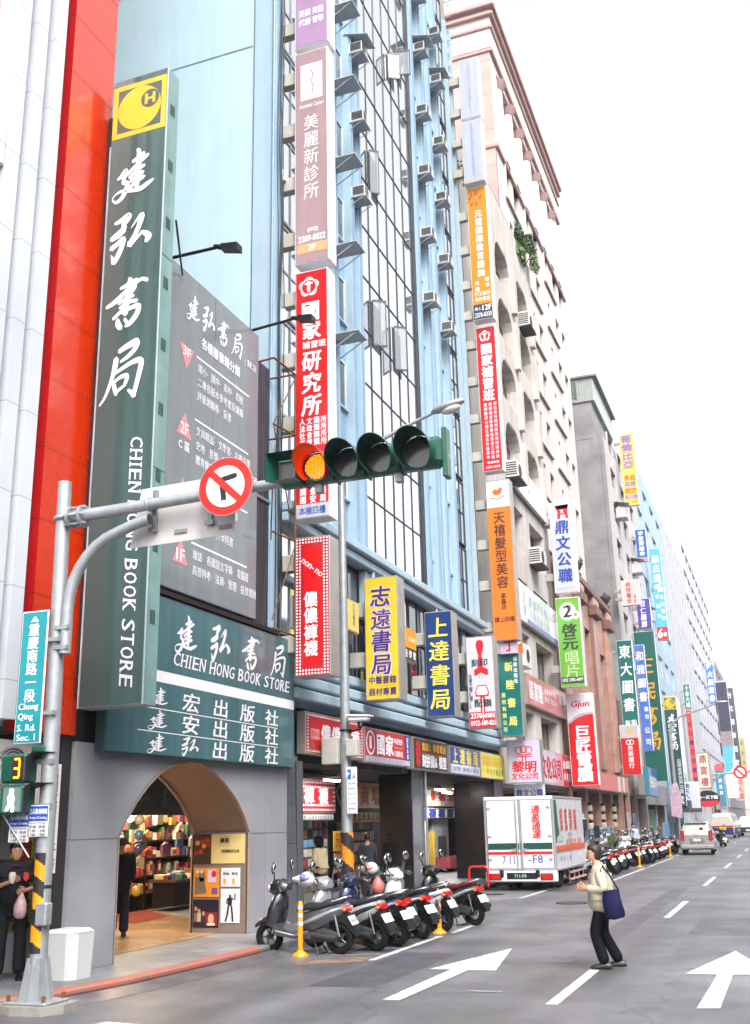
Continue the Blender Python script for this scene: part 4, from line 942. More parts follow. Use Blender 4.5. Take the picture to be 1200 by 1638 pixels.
for k in range(9):
    z = 9.4+k*3.1
    for a in (49.0, 53.7, 58.9): mb.box(XP, XP+.14, a-.1, a+3.4, z-.1, z-.03, mat('a0948c', .6)); mb.box(XP, XP+.12, a-.12, a-.02, z, z+2.1, pkw)
mb.build('sill', pt)
for i in range(7):
    y = 49.5+i*2.4; mb = MB(); mb.tube([(XP-.3, y, 36.7), (XP-.3, y, 41.4)], [.42, .36], mat('cdc8c2', .6, var=.05), 14); mb.tube([(XP-.3, y, 41.4), (XP-.3, y, 41.9)], [.4, .62], pkd, 12); mb.box(XP-.8, XP+.2, y-.5, y+.5, 36.45, 36.7, pkw); mb.build('column', pt)
mb = MB()
for z, o in ((36.2, .15), (42.3, .15), (43.8, .2), (44.6, .3), (45.1, .42)): mb.box(-26, XP+o, 47.3-o, 66+o, z, z+.24, pkd, .04)
mb.box(-26, XP+.1, 47.2, 66.1, 42.6, 45.1, pkw); mb.build('cornice', pt)
mb = MB()
for k in range(12): mb.box(-24+k*1.05, -23.2+k*1.05, 47.6, 47.7, 45.35, 46.8, mat('a8cfcb', .3, var=.1))
mb.box(-26, -11, 47.55, 47.6, 46.8, 46.9, whitep); mb.build('glass_rail', pt)
mb = MB(); mb.box(-25, -14, 52, 60, 45, 48.5, pks); mb.build('penthouse', pt)
gp = tiles('b58a7c', 'bd9486', 1.1, .9, .01, .4, 'YZ', 0, .12, '8c6a5f', .1); gpx = tiles('ad8274', 'b58a7c', 1.1, .9, .01, .4, 'XZ', 0, .12, '8c6a5f', .1); gpd = mat('7c5a50', .5, var=.15)
pd = thing('granite_podium', 'pink granite four storey front with piers and an orange shop band', 'building', (-12, 57.5, 0))
mb = MB(); hs = [(51.4, 54.4, 4.6, 12.6), (56.3, 59.3, 4.6, 12.0), (61.2, 64.3, 4.6, 11.2), (50.6, 53.9, 0, 3.15), (54.7, 57.9, 0, 3.15), (58.8, 62.0, 0, 3.15), (62.8, 64.9, 0, 3.15)]
wall_holes(mb, F, 49.6, 65.8, 0, 14.2, hs, gp, .5, gpx); mb.box(-26, F-.52, 49.6, 65.8, 3.2, 14.2, mat('4c3d3a', .6)); mb.box(F-.5, F-.004, 49.55, 49.6, 0, 14.2, gpx); mb.box(-14, F-.1, 65.75, 65.8, 0, 14.2, gpx); mb.box(-14, -13.8, 49.6, 66, 0, 3.2, mat('33231f', .7)); mb.build('wall', pd)
for h in hs[:3]: window(pd, F, *h, gpd, glass_d, 2, 4, .45, .08)
mb = MB()
for y0, y1 in ((49.5, 51.2), (54.5, 56.2), (59.4, 61.1), (64.4, 65.9)): mb.box(F, F+.22, y0, y1, 4.4, 12.9, gp, .02); mb.box(F, F+.5, y0-.15, y1+.15, 12.9, 13.5, gpd, .05); mb.box(F, F+.36, y0-.08, y1+.08, 13.5, 14.0, gp, .03)
mb.box(F, F+.4, 49.5, 65.9, 14.0, 14.4, gpd, .05); mb.build('pier', pd)
for i, y in enumerate((54.3, 58.35, 62.4)):
    t = thing('wall_lantern', ('first', 'second', 'third')[i]+' stacked wall lantern on the pink granite arcade piers', 'lamp', (F+.1, y, 1.3), 0, 'lanterns on the granite piers'); mb = MB()
    for q in range(3): mb.box(F, F+.2, y-.18, y+.18, 1.35+q*.42, 1.62+q*.42, mat('c9b9a8', .5), .03); mb.box(F, F+.16, y-.1, y+.1, 1.62+q*.42, 1.77+q*.42, darksteel)
    mb.build('lantern_body', t)
for i, y in enumerate((55.3, 65.2)):
    t = thing('roof_urn', ('nearer', 'farther')[i]+' dark stone urn standing on the granite cornice', 'urn', (F+.2, y, 14.4), 0, 'urns on the granite cornice'); mb = MB(); mb.tube([(F+.2, y, 14.4+z) for z in (0, .1, .2, .35, .6, .75, .8, .95)], [.25, .2, .1, .22, .36, .3, .16, .05], mat('4c423c', .7), 12); mb.build('urn_body', t)
# ================================================================== grey concrete block and what follows along the street
con = tiles('8b888a', '928f91', 1.8, 1.8, .012, .7, 'XZ', .5, .12, '77747a', .1); conf = mat('bdb8b8', .6, var=.12, scale=.6, streak=.6)
gb = thing('grey_block', 'grey blank sided apartment block with a pale green roof cabin', 'building', (-13, 83, 0))
mb = MB(); hs = []
for k in range(9):
    z = 6.2+k*2.75
    for a in (75.2, 80.2, 85.5): hs.append((a, a+2.6, z, z+1.5))
wall_holes(mb, F, 72.7, 90.5, 3.2, 28.5, hs, conf, .25); mb.box(-22, F-.26, 72.7, 90.5, 3.2, 28.4, con); mb.box(F-.27, F-.004, 72.66, 72.7, 3.2, 28.5, con); mb.box(-22, -9.95, 72.68, 88, 28.4, 31.3, con); mb.build('wall', gb)
for h in hs: window(gb, F, *h, mat('8a878c', .5), glass_in, 1, 0, .22, .08)
mb = MB(); corr = mat('b4bcb9', .5, var=.1, streak=.5); mb.box(-14, -9.7, 72.6, 82, 31.3, 33.2, corr)
for k in range(24): mb.box(-14+k*.18, -13.9+k*.18, 72.55, 72.6, 31.3, 33.2, mat('a0aaa6', .5))
mb.prism([(-14.2, 33.3), (-9.4, 33.3), (-9.4, 33.15), (-14.2, 33.15)], 72.4, 82.2, mat('77807c', .6), 'y')
for k in range(7): mb.box(-12.6+k*.25, -12.45+k*.25, 72.5, 72.56, 31.6, 32.9, mat('5c6664', .6))
mb.build('roof_cabin', gb)
mb = MB(); mb.box(-13, F, 66, 72.6, 3.2, 9, mat('8a7a70', .6, var=.2)); mb.box(-13, F-.2, 66, 72.6, 0, 3.2, mat('3d2c28', .7))
for y in (66.2, 69.2, 72.0): mb.box(F-.5, F+.02, y, y+.7, 0, 3.2, mat('a87f70', .5))
tb2 = thing('low_annex', 'low brown shop annex between the granite front and the grey block', 'building', (-11, 69, 0)); mb.build('wall', tb2)
for i, (y, z) in enumerate(((78, 17.6), (78.2, 12.2), (83, 20.5), (83.2, 14.9), (88, 17.5), (76, 23.2))):
    t = thing('air_conditioner', 'small weathered condenser on the grey block front, '+('beside the white 6F plate', 'under the white 6F plate', 'below the small blue sign', 'left of the purple sign', 'behind the purple sign', 'topmost of them')[i], 'air conditioner', (F, y, z))
    mb = MB(); mb.box(F, F+.7, y, y+1.0, z, z+.7, acw, .02); mb.build('case', t); mb = MB(); mb.box(F, F+.8, y-.1, y+1.1, z-.1, z, acg); mb.prism([(F, z+1.2), (F+1.0, z+.95), (F+1.0, z+.92), (F, z+1.15)], y-.2, y+1.2, acg, 'y'); mb.build('bracket', t)
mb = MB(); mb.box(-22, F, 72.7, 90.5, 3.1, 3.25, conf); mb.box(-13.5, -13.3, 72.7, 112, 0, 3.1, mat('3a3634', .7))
for y in (73, 78.5, 84, 89.8): mb.box(-9.9, F-.01, y, y+.7, 0, 3.1, mat('9a8f88', .5))
mb.box(-9.7, F-.1, 79.3, 83.8, 0, 2.4, mat('5b7a66', .6, var=.1)); mb.build('arcade', gb)
mb = MB(); mb.box(F-.2, F+.5, 79.3, 90, 2.7, 4.1, mat('8c8c96', .5, var=.15)); mb.build('awning_box', gb)
# farther blocks
def block(name, label, X, y0, y1, zt, wm, fmw, gm, nc, nr, z0=4., back=-24, deep=.2, frac=.62, hw=.6):
    t = thing(name, label, 'building', (X-3, (y0+y1)/2, 0)); mb = MB(); hs = []
    cw = (y1-y0)/nc; rh = (zt-.8-z0)/nr
    for r in range(nr):
        for c in range(nc): hs.append((y0+cw*(c+.5-frac/2), y0+cw*(c+.5+frac/2), z0+rh*(r+.2), z0+rh*(r+.2+hw)))
    wall_holes(mb, X, y0, y1, z0-.8, zt, hs, wm, deep); mb.box(back, X-deep-.01, y0, y1, 3.1, zt-.01, wm); mb.box(X-deep-.02, X-.003, y0-.02, y0, z0-.8, zt, wm); mb.box(X-deep-.02, X-.003, y1, y1+.02, z0-.8, zt, wm)
    mb.box(-13.5, -13.3, y0, y1, 0, 3.2, mat('4a4644', .7)); k = y0
    while k < y1: mb.box(X-.6, X-.01, k, k+.8, 0, 3.3, wm); k += 5
    mb.build('wall', t)
    for h in hs[:100]: window(t, X, *h, fmw, gm, 1, 0, deep-.03, .08)
    return t
wm_ = lambda c, v=.08: mat(c, .6, var=v, scale=.5, streak=.5)
block('slab_block', 'pale blue grey slim block behind the purple and cyan signs', F, 90.6, 113, 33, wm_('9db3c4'), wframe, glass_sky, 4, 9, back=-26)
block('white_block', 'tall white block with dark vertical slots beyond the cyan sign', F, 113.2, 142, 33.6, wm_('b2b3ba'), mat('84848c', .5), glass_d, 6, 3, frac=.2, hw=.8)
g1 = block('grid_block', 'grey glass office block with white grid of floors behind the brokerage sign', F, 143, 198, 38.8, wm_('b8b9c2'), mat('b9bac4', .5), glassy('77777f', .1), 9, 10, frac=.86, hw=.62)
block('dark_block', 'dark fronted tower behind the long lit poster strip', F, 200, 268, 29, wm_('77777f'), mat('b0b0b8', .5), glass_d, 8, 7, frac=.7)
block('far_tower', 'far pale tower with stepped roof above the hotel sign', -10.5, 300, 345, 39, wm_('b9b9c0'), mat('c0c0c8', .5), glass_in, 6, 10)
block('far_block', 'farthest pale block closing the row of shops', F, 270, 298, 24, wm_('c9c2bc'), mat('c0c0c8', .5), glass_in, 5, 6)
block('end_block', 'last hazy block at the far end of the street', -8, 350, 470, 25, wm_('c0c0c6'), mat('c0c0c8', .5), glass_in, 9, 6)
# offices across the street, seen only as reflections in glass and glossy panels
block_r = thing('opposite_offices', 'offices across the street seen mirrored in the glossy red panels', 'building', (24, 42, 0))
mb = MB(); mb.box(22, 40, 26, 62, 0, 41, mat('343434', .6, var=.2)); mb.build('wall', block_r)
for lab, a, b, h_, c in (('low shop row across the street, nearest to the crossing', -40, 25, 16, '6a6866'), ('mid rise block across the street beyond the tall offices', 62.5, 110, 20, '6e6c70'), ('long block across the street far down', 110.5, 240, 24, '74706c')):  # unseen rest of the row opposite, added to cut sky light on the street
    q = thing('opposite_block', lab, 'building', (24, (a+b)/2, 0)); mb = MB(); mb.box(22, 40, a, b, 0, h_, mat(c, .6, var=.2)); mb.build('wall', q)
# ================================================================== projecting signs, near to far
sg = dict(rough=.28, coat=.5, var=.1, streak=.7)
ZS = [20.3, 18.85, 17.4, 15.95, 14.48, 13.0, 11.5, 10.0]
armm = mat('b5b0a6', .6, var=.15, streak=.4)
wside = mat('e4e4e6', .4, var=.05)
purp = mat('a888ac', **sg)
def d_purple(mb, f, w, h):
    f.row(mb, '英國', .08, .4, .95, .22, iwh); f.row(mb, '英國', .44, .74, .95, .22, iwh); f.row(mb, '代辦', .08, .4, .68, .22, iwh); f.row(mb, '留學', .44, .74, .68, .22, iwh); f.row(mb, '有', .25, .6, 1.5, .4, iwh)
sign('study_sign', 'mauve study abroad sign, topmost of the stack by the blue tower corner', -8.9, -8.02, 19.72, 23.5, 19.04, purp, d_purple, .42, .03, wside, arms=ZS[:1], armm=armm)
def d_clinic(mb, f, w, h):
    f.rect(mb, .13, h-1.35, .69, h-.35, ink('dcd4dc')); f.rect(mb, .16, h-1.32, .66, h-.38, ink('e9e6ea'), .005)
    f.line(mb, [(.38, h-.5), (.44, h-.62), (.46, h-.72), (.4, h-.85), (.46, h-.98), (.42, h-1.2)], .03, ink('b0686c'), .007); f.line(mb, [(.3, h-.5), (.28, h-.7), (.32, h-.9), (.29, h-1.22)], .018, ink('a8a0a8'), .007)
    f.lat(mb, 'Aesthetic Center', .1, h-1.56, .72, h-1.45, iwh, .01, .1)
    f.col(mb, '美麗新診所', w*.5, h-1.75, h-4.05, .4, iwh, .0, h=.44)
    f.lat(mb, '(02)', .3, .72, .55, .85, iwh, .03); f.lat(mb, '2389-8822', .07, .5, w-.06, .66, iwh, .04); f.rect(mb, .03, .22, w-.03, .45, ink('d8a070')); f.lat(mb, '2F', .32, .27, .5, .41, iwh, .02)
t = sign('clinic_sign', 'tall dusty rose clinic sign with white vertical characters', -8.9, -8.05, 13.9, 19.58, 19.04, mat('a58a8e', **sg), d_clinic, .42, .03, wside, arms=ZS[1:5], armm=armm)
def emblem(mb, f, cu, cv, s, m, m2):
    for k in range(5):
        a = math.pi/2+2*math.pi*k/5; f.disc(mb, cu+s*.55*math.cos(a), cv+s*.55*math.sin(a), s*.48, s*.48, m, .004+.0004*k, 16)
    f.disc(mb, cu, cv, s*.7, s*.7, m2, .0075, 20); f.rect(mb, cu-s*.16, cv-s*.55, cu+s*.16, cv+s*.55, m, .009); f.rect(mb, cu-s*.4, cv+s*.25, cu+s*.4, cv+s*.42, m, .0094)
redf = mat('c81c20', **sg)
def d_inst(mb, f, w, h):
    z0 = h
    emblem(mb, f, w*.42, h-.38, .24, iwh, redf)
    f.ch(mb, '國', w*.47, h-.98, .46, .5, iwh, .05); f.ch(mb, '家', w*.5, h-1.45, .46, .46, iwh, .04); f.row(mb, '補習班', .15, .72, h-1.8, .18, iwh, .03)
    for i, c in enumerate('研究所'): f.ch(mb, c, w*.5, h-2.18-.52*i, .46, .5, iwh, .04, .1)
    for i, s in enumerate(('人法社商', '文政會管', '類類類類', '所所所所')): f.col(mb, s, .15+.165*i, h-3.5, h-4.15, .14, iwh, .03)
    f.ch(mb, '公', w*.5, h-4.4, .44, .46, iwh, .05); f.ch(mb, '職', w*.5, h-4.85, .42, .4, iwh, .04)
    for i, s in enumerate(('外調國', '交查安', '部局局')): f.col(mb, s, .16+.23*i, .82, .3, .15, iwh, .03)
    f.rect(mb, 0, 0, w, .29, ink('b4b4c0')); f.row(mb, '本棟四樓', .06, w-.06, .145, .19, ink('2a4aa0'), .02)
sign('institute_sign', 'tall red institute sign with white characters behind the traffic lights', -8.9, -8.11, 7.95, 13.72, 19.08, redf, d_inst, .42, .025, wside, arms=ZS[5:], armm=armm)
def dots(mb, f, w, h, b, m, st=.064, q=.036):
    """white dotted border, as on the hosiery signs"""
    nx, ny = int(w/st), int(h/st)
    for i in range(nx):
        for j in range(ny):
            u, v = (i+.5)*w/nx, (j+.5)*h/ny
            if u < b or u > w-b or v < b or v > h-b: f.rect(mb, u-q/2, v-q/2, u+q/2, v+q/2, m, .004)
def d_nonno(mb, f, w, h):
    dots(mb, f, w, h, .16, iwh); f.rect(mb, .18, .2, w-.18, h-.22, mat('c80f12', .3, var=.04), .005)
    vs = 'non-no'
    for i, c in enumerate(vs): f.ch(mb, c, .24+.075*i, h-.5-.06*i, .2, .2, iwh, .0, 0, .009, -.7)
    f.col(mb, '儂儂褲襪', w*.46, h*.60, h*.13, .31, iwh, .03)
sign('hosiery_sign', 'red vertical hosiery sign with a white dotted border below the institute sign', -8.9, -8.12, 4.68, 7.55, 19.06, mat('b41c20', **sg), d_nonno, .5, .02, alu, arms=(6.9, 5.2), armm=armm)
pur = ink('3a1c6e'); lav_i = ink('cfc0d8')
def d_zhi(mb, f, w, h):
    yy = [h-.45, h-1.0, h-1.52, h-2.06]
    for i, c in enumerate('志遠書局'):
        f.ch(mb, c, w*.5, yy[i], .56, .56, lav_i, .055, .08, .004); f.ch(mb, c, w*.5, yy[i], .53, .53, pur, .03, .08, .0065)
    f.row(mb, '中醫書籍', .05, w-.04, .44, .19, pur, .02, .05); f.row(mb, '器材專賣', .05, w-.04, .17, .19, pur, .02, .05); f.rect(mb, .02, .3, w-.02, .31, ink('b89a2a'))
sign('yellow_bookshop_sign', 'yellow vertical bookshop sign with purple characters', -8.9, -8.05, 4.58, 7.51, 22.97, mat('dcbc2c', **sg), d_zhi, .5, .03, alu, arms=(5.4, 6.6), armm=armm)
def d_shang(mb, f, w, h): f.col(mb, '上達書局', w*.5, h-.1, .12, .6, ink('f0dc50'), .02, .06, h=.6)
sign('blue_bookshop_sign', 'dark blue vertical bookshop sign with yellow characters', -8.9, -8.09, 4.58, 7.49, 27.6, mat('1c3a72', **sg), d_shang, .5, .03, alu, arms=(5.4, 6.6), armm=armm)
def d_key(mb, f, w, h):
    f.poly(mb, [(.33, h-.12), (.44, h-.08), (.53, h-.12), (.56, h-.25), (.5, h-.5), (.47, h-.62), (.38, h-.62), (.35, h-.5), (.3, h-.25)], ire); f.rect(mb, .36, h-1.0, .5, h-.62, ire, .0045)
    f.poly(mb, [(.22, h-1.02), (.43, h-.9), (.66, h-1.02), (.66, h-1.18), (.43, h-1.34), (.22, h-1.18)], ire, .005); f.poly(mb, [(.25, h-1.22), (.43, h-1.12), (.63, h-1.22), (.43, h-1.38)], iwh, .0065); f.row(mb, '印', .36, .5, h-1.26, .13, ire, .02, d=.008)
    f.row(mb, '刻印', .13, .68, h-.8, .25, ibl, .02, d=.012)
    f.poly(mb, [(.3, h-1.5), (.58, h-1.5), (.66, h-1.72), (.64, h-1.85), (.24, h-1.85), (.22, h-1.72)], ire); f.poly(mb, [(.32, h-1.54), (.56, h-1.54), (.62, h-1.72), (.6, h-1.8), (.28, h-1.8), (.26, h-1.72)], iwh, .006)
    f.poly(mb, [(.37, h-1.85), (.52, h-1.85), (.5, h-2.6), (.44, h-2.68), (.38, h-2.6)], ire); f.rect(mb, .43, h-2.55, .46, h-1.9, iwh, .006); f.row(mb, '配鎖', .17, .74, h-2.05, .26, ibl, .02, d=.01)
    f.col(mb, '本棟大樓8樓29', .08, h-1.15, .55, .13, ibl, .0, h=.17)
    f.rect(mb, 0, 0, w, .46, ire); f.lat(mb, '2370-4901', .05, .27, w-.04, .42, iwh, .04); f.lat(mb, '0922-189-821', .05, .05, w-.02, .2, iwh, .03)
sign('locksmith_sign', 'white locksmith sign with a red stamp and a red key drawn on it', -8.9, -8.01, 4.58, 7.42, 31.75, mat('cfccd6', **sg), d_key, .5, .03, alu, arms=(5.4, 6.6), armm=armm)
yl2 = ink('e4d870')
def d_xin(mb, f, w, h):
    for i, c in enumerate('新陸書局'): f.ch(mb, c, w*.5+.02*i, h-.45-.62*i, .3, .34, yl2, .04)
    f.col(mb, '福懋出版社', w-.13, h-.1, h-1.05, .14, iwh, .03); f.col(mb, '股份有限公司', .14, h-1.3, .08, .15, yl2, .03)
sign('green_bookshop_sign', 'green vertical bookshop sign with yellow characters beside the key sign', -8.9, -8.1, 4.6, 7.45, 35.75, mat('0f6a66', **sg), d_xin, .5, .03, alu, arms=(5.2, 6.4), armm=armm)
ZA = [22.0, 20.5, 19.0, 17.4, 15.9, 14.4, 12.8, 11.3, 9.8, 8.2]
for nm, lab, z0, z1, txt, ar in (('upper', 'pale washed out script sign, topmost of the second stack', 28.7, 31.5, 'York House', (29, 30.5)), ('lower', 'pale washed out script sign right above the orange consulting sign', 25.75, 28.58, 'York House Residences', (26.2, 27.6))):
    sign('script_sign', lab, -8.9, -8.08, z0, z1, 34.7, mat('b2b6c2', **sg), (lambda s: lambda mb, f, w, h: f.lat(mb, s, w*.42, .15, w*.62, h-.12, ink('9a9ad0'), 0, .3, .006, -90))(txt), .42, .03, wside, arms=ar, armm=armm)
def d_orange(mb, f, w, h):
    n = ink('3a2c20')
    for c, u, v in (('2', .2, .3), ('0', .42, .22), ('0', .56, .42), ('0', .4, .68), ('9', .22, .68), ('7', .1, .5)): f.ch(mb, c, u, h-v, .26, .26, n, .0, .25)
    f.col(mb, '元璽國際教育諮詢', w*.52, h-.95, h-3.9, .3, iwh, .03, h=.34); f.col(mb, '出國', .2, h-4.0, h-4.5, .17, iwh); f.col(mb, '留學', .6, h-3.9, h-4.4, .17, iwh); f.row(mb, '打工遊學', .08, w-.05, 1.05, .18, iwh); f.row(mb, '海外實習', .08, w-.05, .82, .18, iwh)
    f.rect(mb, 0, 0, w, .62, ink('2c3248')); f.row(mb, '請上', .06, .3, .44, .13, iwh, d=.008); f.lat(mb, '12F', .36, .34, .7, .56, iwh, .03, d=.008); f.lat(mb, '2370-0335', .05, .07, w-.04, .26, iwh, .02, d=.008)
sign('consulting_sign', 'long orange education consulting sign with a navy foot reading 12F', -8.9, -8.1, 19.95, 25.65, 34.95, mat('e08a20', **sg), d_orange, .42, .03, wside, arms=(24.4, 22.9, 21.4, 20.1), armm=armm)
def d_red2(mb, f, w, h):
    emblem(mb, f, w*.45, h-.35, .22, iwh, redf); f.col(mb, '國家補習班', w*.5, h-.65, h-3.0, .44, iwh, .06, h=.46)
    for i in range(3): f.col(mb, ('教師甄試心輔社福法外語英中', '教師檢定教育學程哲史工政治', '研究所所所所所所所所所所所')[i], .2+.18*i, h-3.05, .42, .13, iwh, .02)
    f.row(mb, '專業師資', .15, .6, .3, .1, iwh); f.lat(mb, '2331-3808', .1, .08, .62, .17, iwh, .02)
sign('tutoring_sign', 'red tutoring school sign between the orange consulting and the salon signs', -8.9, -8.14, 14.0, 19.76, 35.2, mat('cc2026', **sg), d_red2, .42, .03, wside, arms=(19, 17.5, 16, 14.5), armm=armm)
def d_salon(mb, f, w, h):
    br = ink('5a2c14')
    f.rect(mb, 0, h-1.0, w, h, ink('d6d2da')); f.poly(mb, [(.22, h-.42), (.3, h-.3), (.4, h-.36), (.55, h-.25), (.6, h-.33), (.52, h-.52), (.3, h-.55)], ink('c8602a'), .005); f.line(mb, [(.12, h-.62), (.4, h-.7), (.68, h-.58)], .04, ink('c8602a'), .005)
    f.col(mb, '天禧髮型美容', w*.5, h-1.15, h-4.0, .44, br, .03, h=.47); f.col(mb, '家鑫店', w*.5, h-4.15, h-4.75, .19, br, .03); f.row(mb, '請上四樓', .06, w-.06, .72, .2, br, .03)
sign('salon_sign', 'long orange hair salon sign with brown characters and a white head panel', -8.9, -8.0, 7.83, 13.7, 35.4, mat('e07a28', **sg), d_salon, .5, .03, alu, arms=(12.7, 11.2, 9.7, 8.2), armm=armm)
def d_ding(mb, f, w, h):
    f.poly(mb, [(.25, h-.15), (.3, h-.32), (.85, h-.32), (.88, h-.12), (.82, h-.45), (.85, h-.8), (.74, h-.8), (.7, h-.6), (.5, h-.6), (.45, h-.8), (.33, h-.8), (.36, h-.45)], ire); f.ch(mb, '文', .57, h-.45, .2, .2, iwh, .04, d=.008)
    for i, c in enumerate('鼎文公職'): f.ch(mb, c, w*.5, h-1.2-.78*i, .68, .7, ink('23409a'), .04, .08)
    f.lat(mb, '(02)2331-8797', .08, .1, w-.06, .22, ink('9a9ab0'), 0)
sign('job_school_sign', 'white job school sign with a red bronze tripod drawing and blue characters', -8.9, -7.8, 11.88, 16.25, 47.5, mat('c4c6d4', **sg), d_ding, .4, .03, wside, arms=(12.5, 15.2))
def d_cd(mb, f, w, h):
    f.disc(mb, .5, h-.62, .38, .42, ink('d8d8d8')); f.disc(mb, .86, h-.8, .18, .2, ink('d8d8d8'), .005); f.lat(mb, '2', .33, h-.88, .66, h-.34, ibl, .05, .1, .008); f.disc(mb, .86, h-.8, .07, .08, ink('e07a4a'), .008)
    dg = ink('2c3a2c'); f.ch(mb, '啓', w*.5, h-1.5, .7, .66, dg, .05); f.ch(mb, '元', w*.5, h-2.1, .72, .6, dg, .05); f.ch(mb, '唱', w*.53, h-2.75, .7, .66, ink('c4d8a4'), 0); f.ch(mb, '片', w*.54, h-3.35, .7, .6, ink('c4d8a4'), 0)
    f.rect(mb, 0, .12, w, .42, ink('3c4838')); f.lat(mb, '(02) 2382-6897', .06, .18, w-.05, .36, iwh, .02, d=.008)
sign('record_shop_sign', 'green record shop sign with a big number 2 and a phone number', -8.9, -7.8, 7.53, 11.62, 47.4, mat('6aae3c', **sg), d_cd, .4, .03, wside, arms=(8.2, 10.6))
def d_gj(mb, f, w, h):
    f.rect(mb, 0, h-1.3, w, h, ink('d2ced6')); f.poly(mb, [(0, h-1.3), (0, h-1.25), (.3, h-1.0), (.7, h-.86), (w, h-.82), (w, h-1.3)], ink('a9a5ac'), .005); f.poly(mb, [(0, h-1.42), (.1, h-1.3), (.4, h-1.08), (.8, h-.95), (w, h-.92), (w, h-1.42)], mat('c8151a', **sg), .007)
    f.lat(mb, 'Gjun', .18, h-.66, w-.15, h-.3, ire, .03, .15); f.col(mb, '巨匠電腦', w*.52, h-1.4, .15, .7, iwh, .05, h=.66)
sign('computer_school_sign', 'red and white computer school sign before the granite front', -8.9, -7.69, 3.25, 7.33, 48.3, mat('c8151a', **sg), d_gj, .4, .03, wside, arms=(4, 6.5))
def d_li(mb, f, w, h):
    for k in (-1, 0, 1): f.ringf(mb, w*.5+.17*k, h-.3-.03*abs(k), .1, .13, ire, .005, 16)
    for k in (0, 1): f.rect(mb, w*.25, h-.5-.06*k, w*.75, h-.47-.06*k, ire)
    for k in (-1, 1): f.rect(mb, w*.5+.06*k-.02, h-.72, w*.5+.06*k+.02, h-.48, ire, .005)
    f.row(mb, '黎明', .12, w-.12, h-.88, .4, ire, .04, .08); f.row(mb, '文化公司', .08, w-.08, .2, .24, ire, .03, .1)
sign('culture_company_sign', 'square lilac white sign with red flower emblem above the delivery truck', -8.9, -7.72, 3.06, 4.52, 36.45, mat('b8b2c8', **sg), d_li, .35, .03, alu)
t, fr, w, h = flat_sign('small_board', 'small white board with blue characters right above the truck roof', 'sign', -8.8, 36.9, 37.0, 2.4, 3.02, iwh)
mb = MB(); mb.box(-8.8, -7.75, 36.85, 36.95, 2.45, 3.03, mat('c9cad8', .4)); mb.build('panel', t); mb = MB(); Fr((-8.8, 36.85, 2.45), (1, 0, 0), (0, -1, 0)).row(mb, '鼎文公職', .05, 1.0, .29, .26, ink('23307f'), .03); mb.build('lettering', t)
t, fr, w, h = flat_sign('pink_plate', 'small lilac plate with a red character under the salon sign', 'sign', -8.75, 35.6, 35.7, 7.5, 7.8, iwh); mb = MB(); mb.box(-8.7, -8.1, 35.55, 35.62, 7.4, 7.85, mat('c9b4c8', .4)); Fr((-8.7, 35.55, 7.4), (1, 0, 0), (0, -1, 0)).ch(mb, '丁', .3, .26, .4, .4, ire, .05); mb.build('panel', t)
# small boards flat on the second storey
def d_sm(mb, f, w, h): f.col(mb, '簡易記帳', w*.4, h-.03, .1, .22, ink('4a62a8'), 0); f.col(mb, '文化教室', w*.8, h-.03, .1, .18, ink('4a62a8'), 0)
fascia('yellow_notice_board', 'pale yellow board with blue characters behind the lamp post, by the yellow bookshop sign', 21.1, 22.66, 6.1, 6.85, mat('dcc468', .4, var=.06), d_sm, -8.92, .15)
def d_so(mb, f, w, h): f.disc(mb, w*.35, h*.75, .14, .14, ink('f0b050')); f.rect(mb, w*.55, h*.6, w*.95, h*.75, ink('f0c090')); f.rect(mb, 0, 0, w, h*.38, ink('3a3a3c')); f.row(mb, '英語學習', .03, w-.03, h*.18, .22, iwh, .03, d=.008)
fascia('orange_notice_board', 'orange board with a dark foot between the yellow and the blue bookshop signs', 25.4, 26.9, 5.95, 6.85, mat('e8921c', .4, var=.06), d_so, -8.92, .15)
# ================================================================== fascia boards over the arcade
def d_f1(mb, f, w, h):
    dots(mb, f, w, h, .1, iwh, .062, .034); f.rect(mb, .12, .12, w-.12, h-.12, mat('c01016', .3, var=.05), .005); f.rect(mb, .2, h*.35, .65, h*.62, ink('d88a88'), .007); f.lat(mb, 'non-no', .24, h*.42, .61, h*.56, ire, 0, d=.009)
    f.row(mb, '儂儂褲襪', .72, w-.2, h*.5, .46, iwh, .03, d=.009)
fascia('hosiery_board', 'red hosiery board with dotted border, leftmost over the arcade', 20.05, 23.3, 3.25, 4.12, mat('b01c20', **sg), d_f1)
def d_f2(mb, f, w, h):
    f.rect(mb, 0, 0, w, .13, ink('b8b8c4')); f.row(mb, '國家考試升學公職補習證照班', .1, w-.4, .065, .1, ink('8890a8'), .01); f.ringf(mb, .33, h*.58, .24, .29, iwh, .006); f.rect(mb, .25, h*.4, .4, h*.78, iwh, .006); f.row(mb, '國家', .7, 1.95, h*.57, .52, iwh, .05); f.row(mb, '考研究所', 1.98, 2.62, h*.75, .16, iwh); f.row(mb, '公職專班', 1.98, 2.62, h*.35, .16, iwh); f.rect(mb, 1.98, h*.53, 2.62, h*.57, ink('e08a30'))
    f.rect(mb, w-.34, .13, w, h, ink('2a3a8a')); f.col(mb, '南區本部', w-.17, h-.03, .16, .16, iwh, .02, d=.008)
fascia('tutoring_board', 'red and white tutoring board with a round emblem over the arcade', 23.4, 26.65, 3.22, 4.05, mat('c8343a', **sg), d_f2)
def d_f3(mb, f, w, h):
    f.ch(mb, '喜', .32, h*.7, .42, .38, ire, .06); f.ch(mb, '喜', .32, h*.32, .42, .38, ire, .06); f.row(mb, '鐘錶2修理電池', .65, w-.1, h*.76, .24, ink('e0a020'), .04); f.row(mb, '刻拼圖&模型', .65, w-.08, h*.28, .36, iwh, .05); f.rect(mb, .65, h*.5, w-.4, h*.54, ink('b84030'))
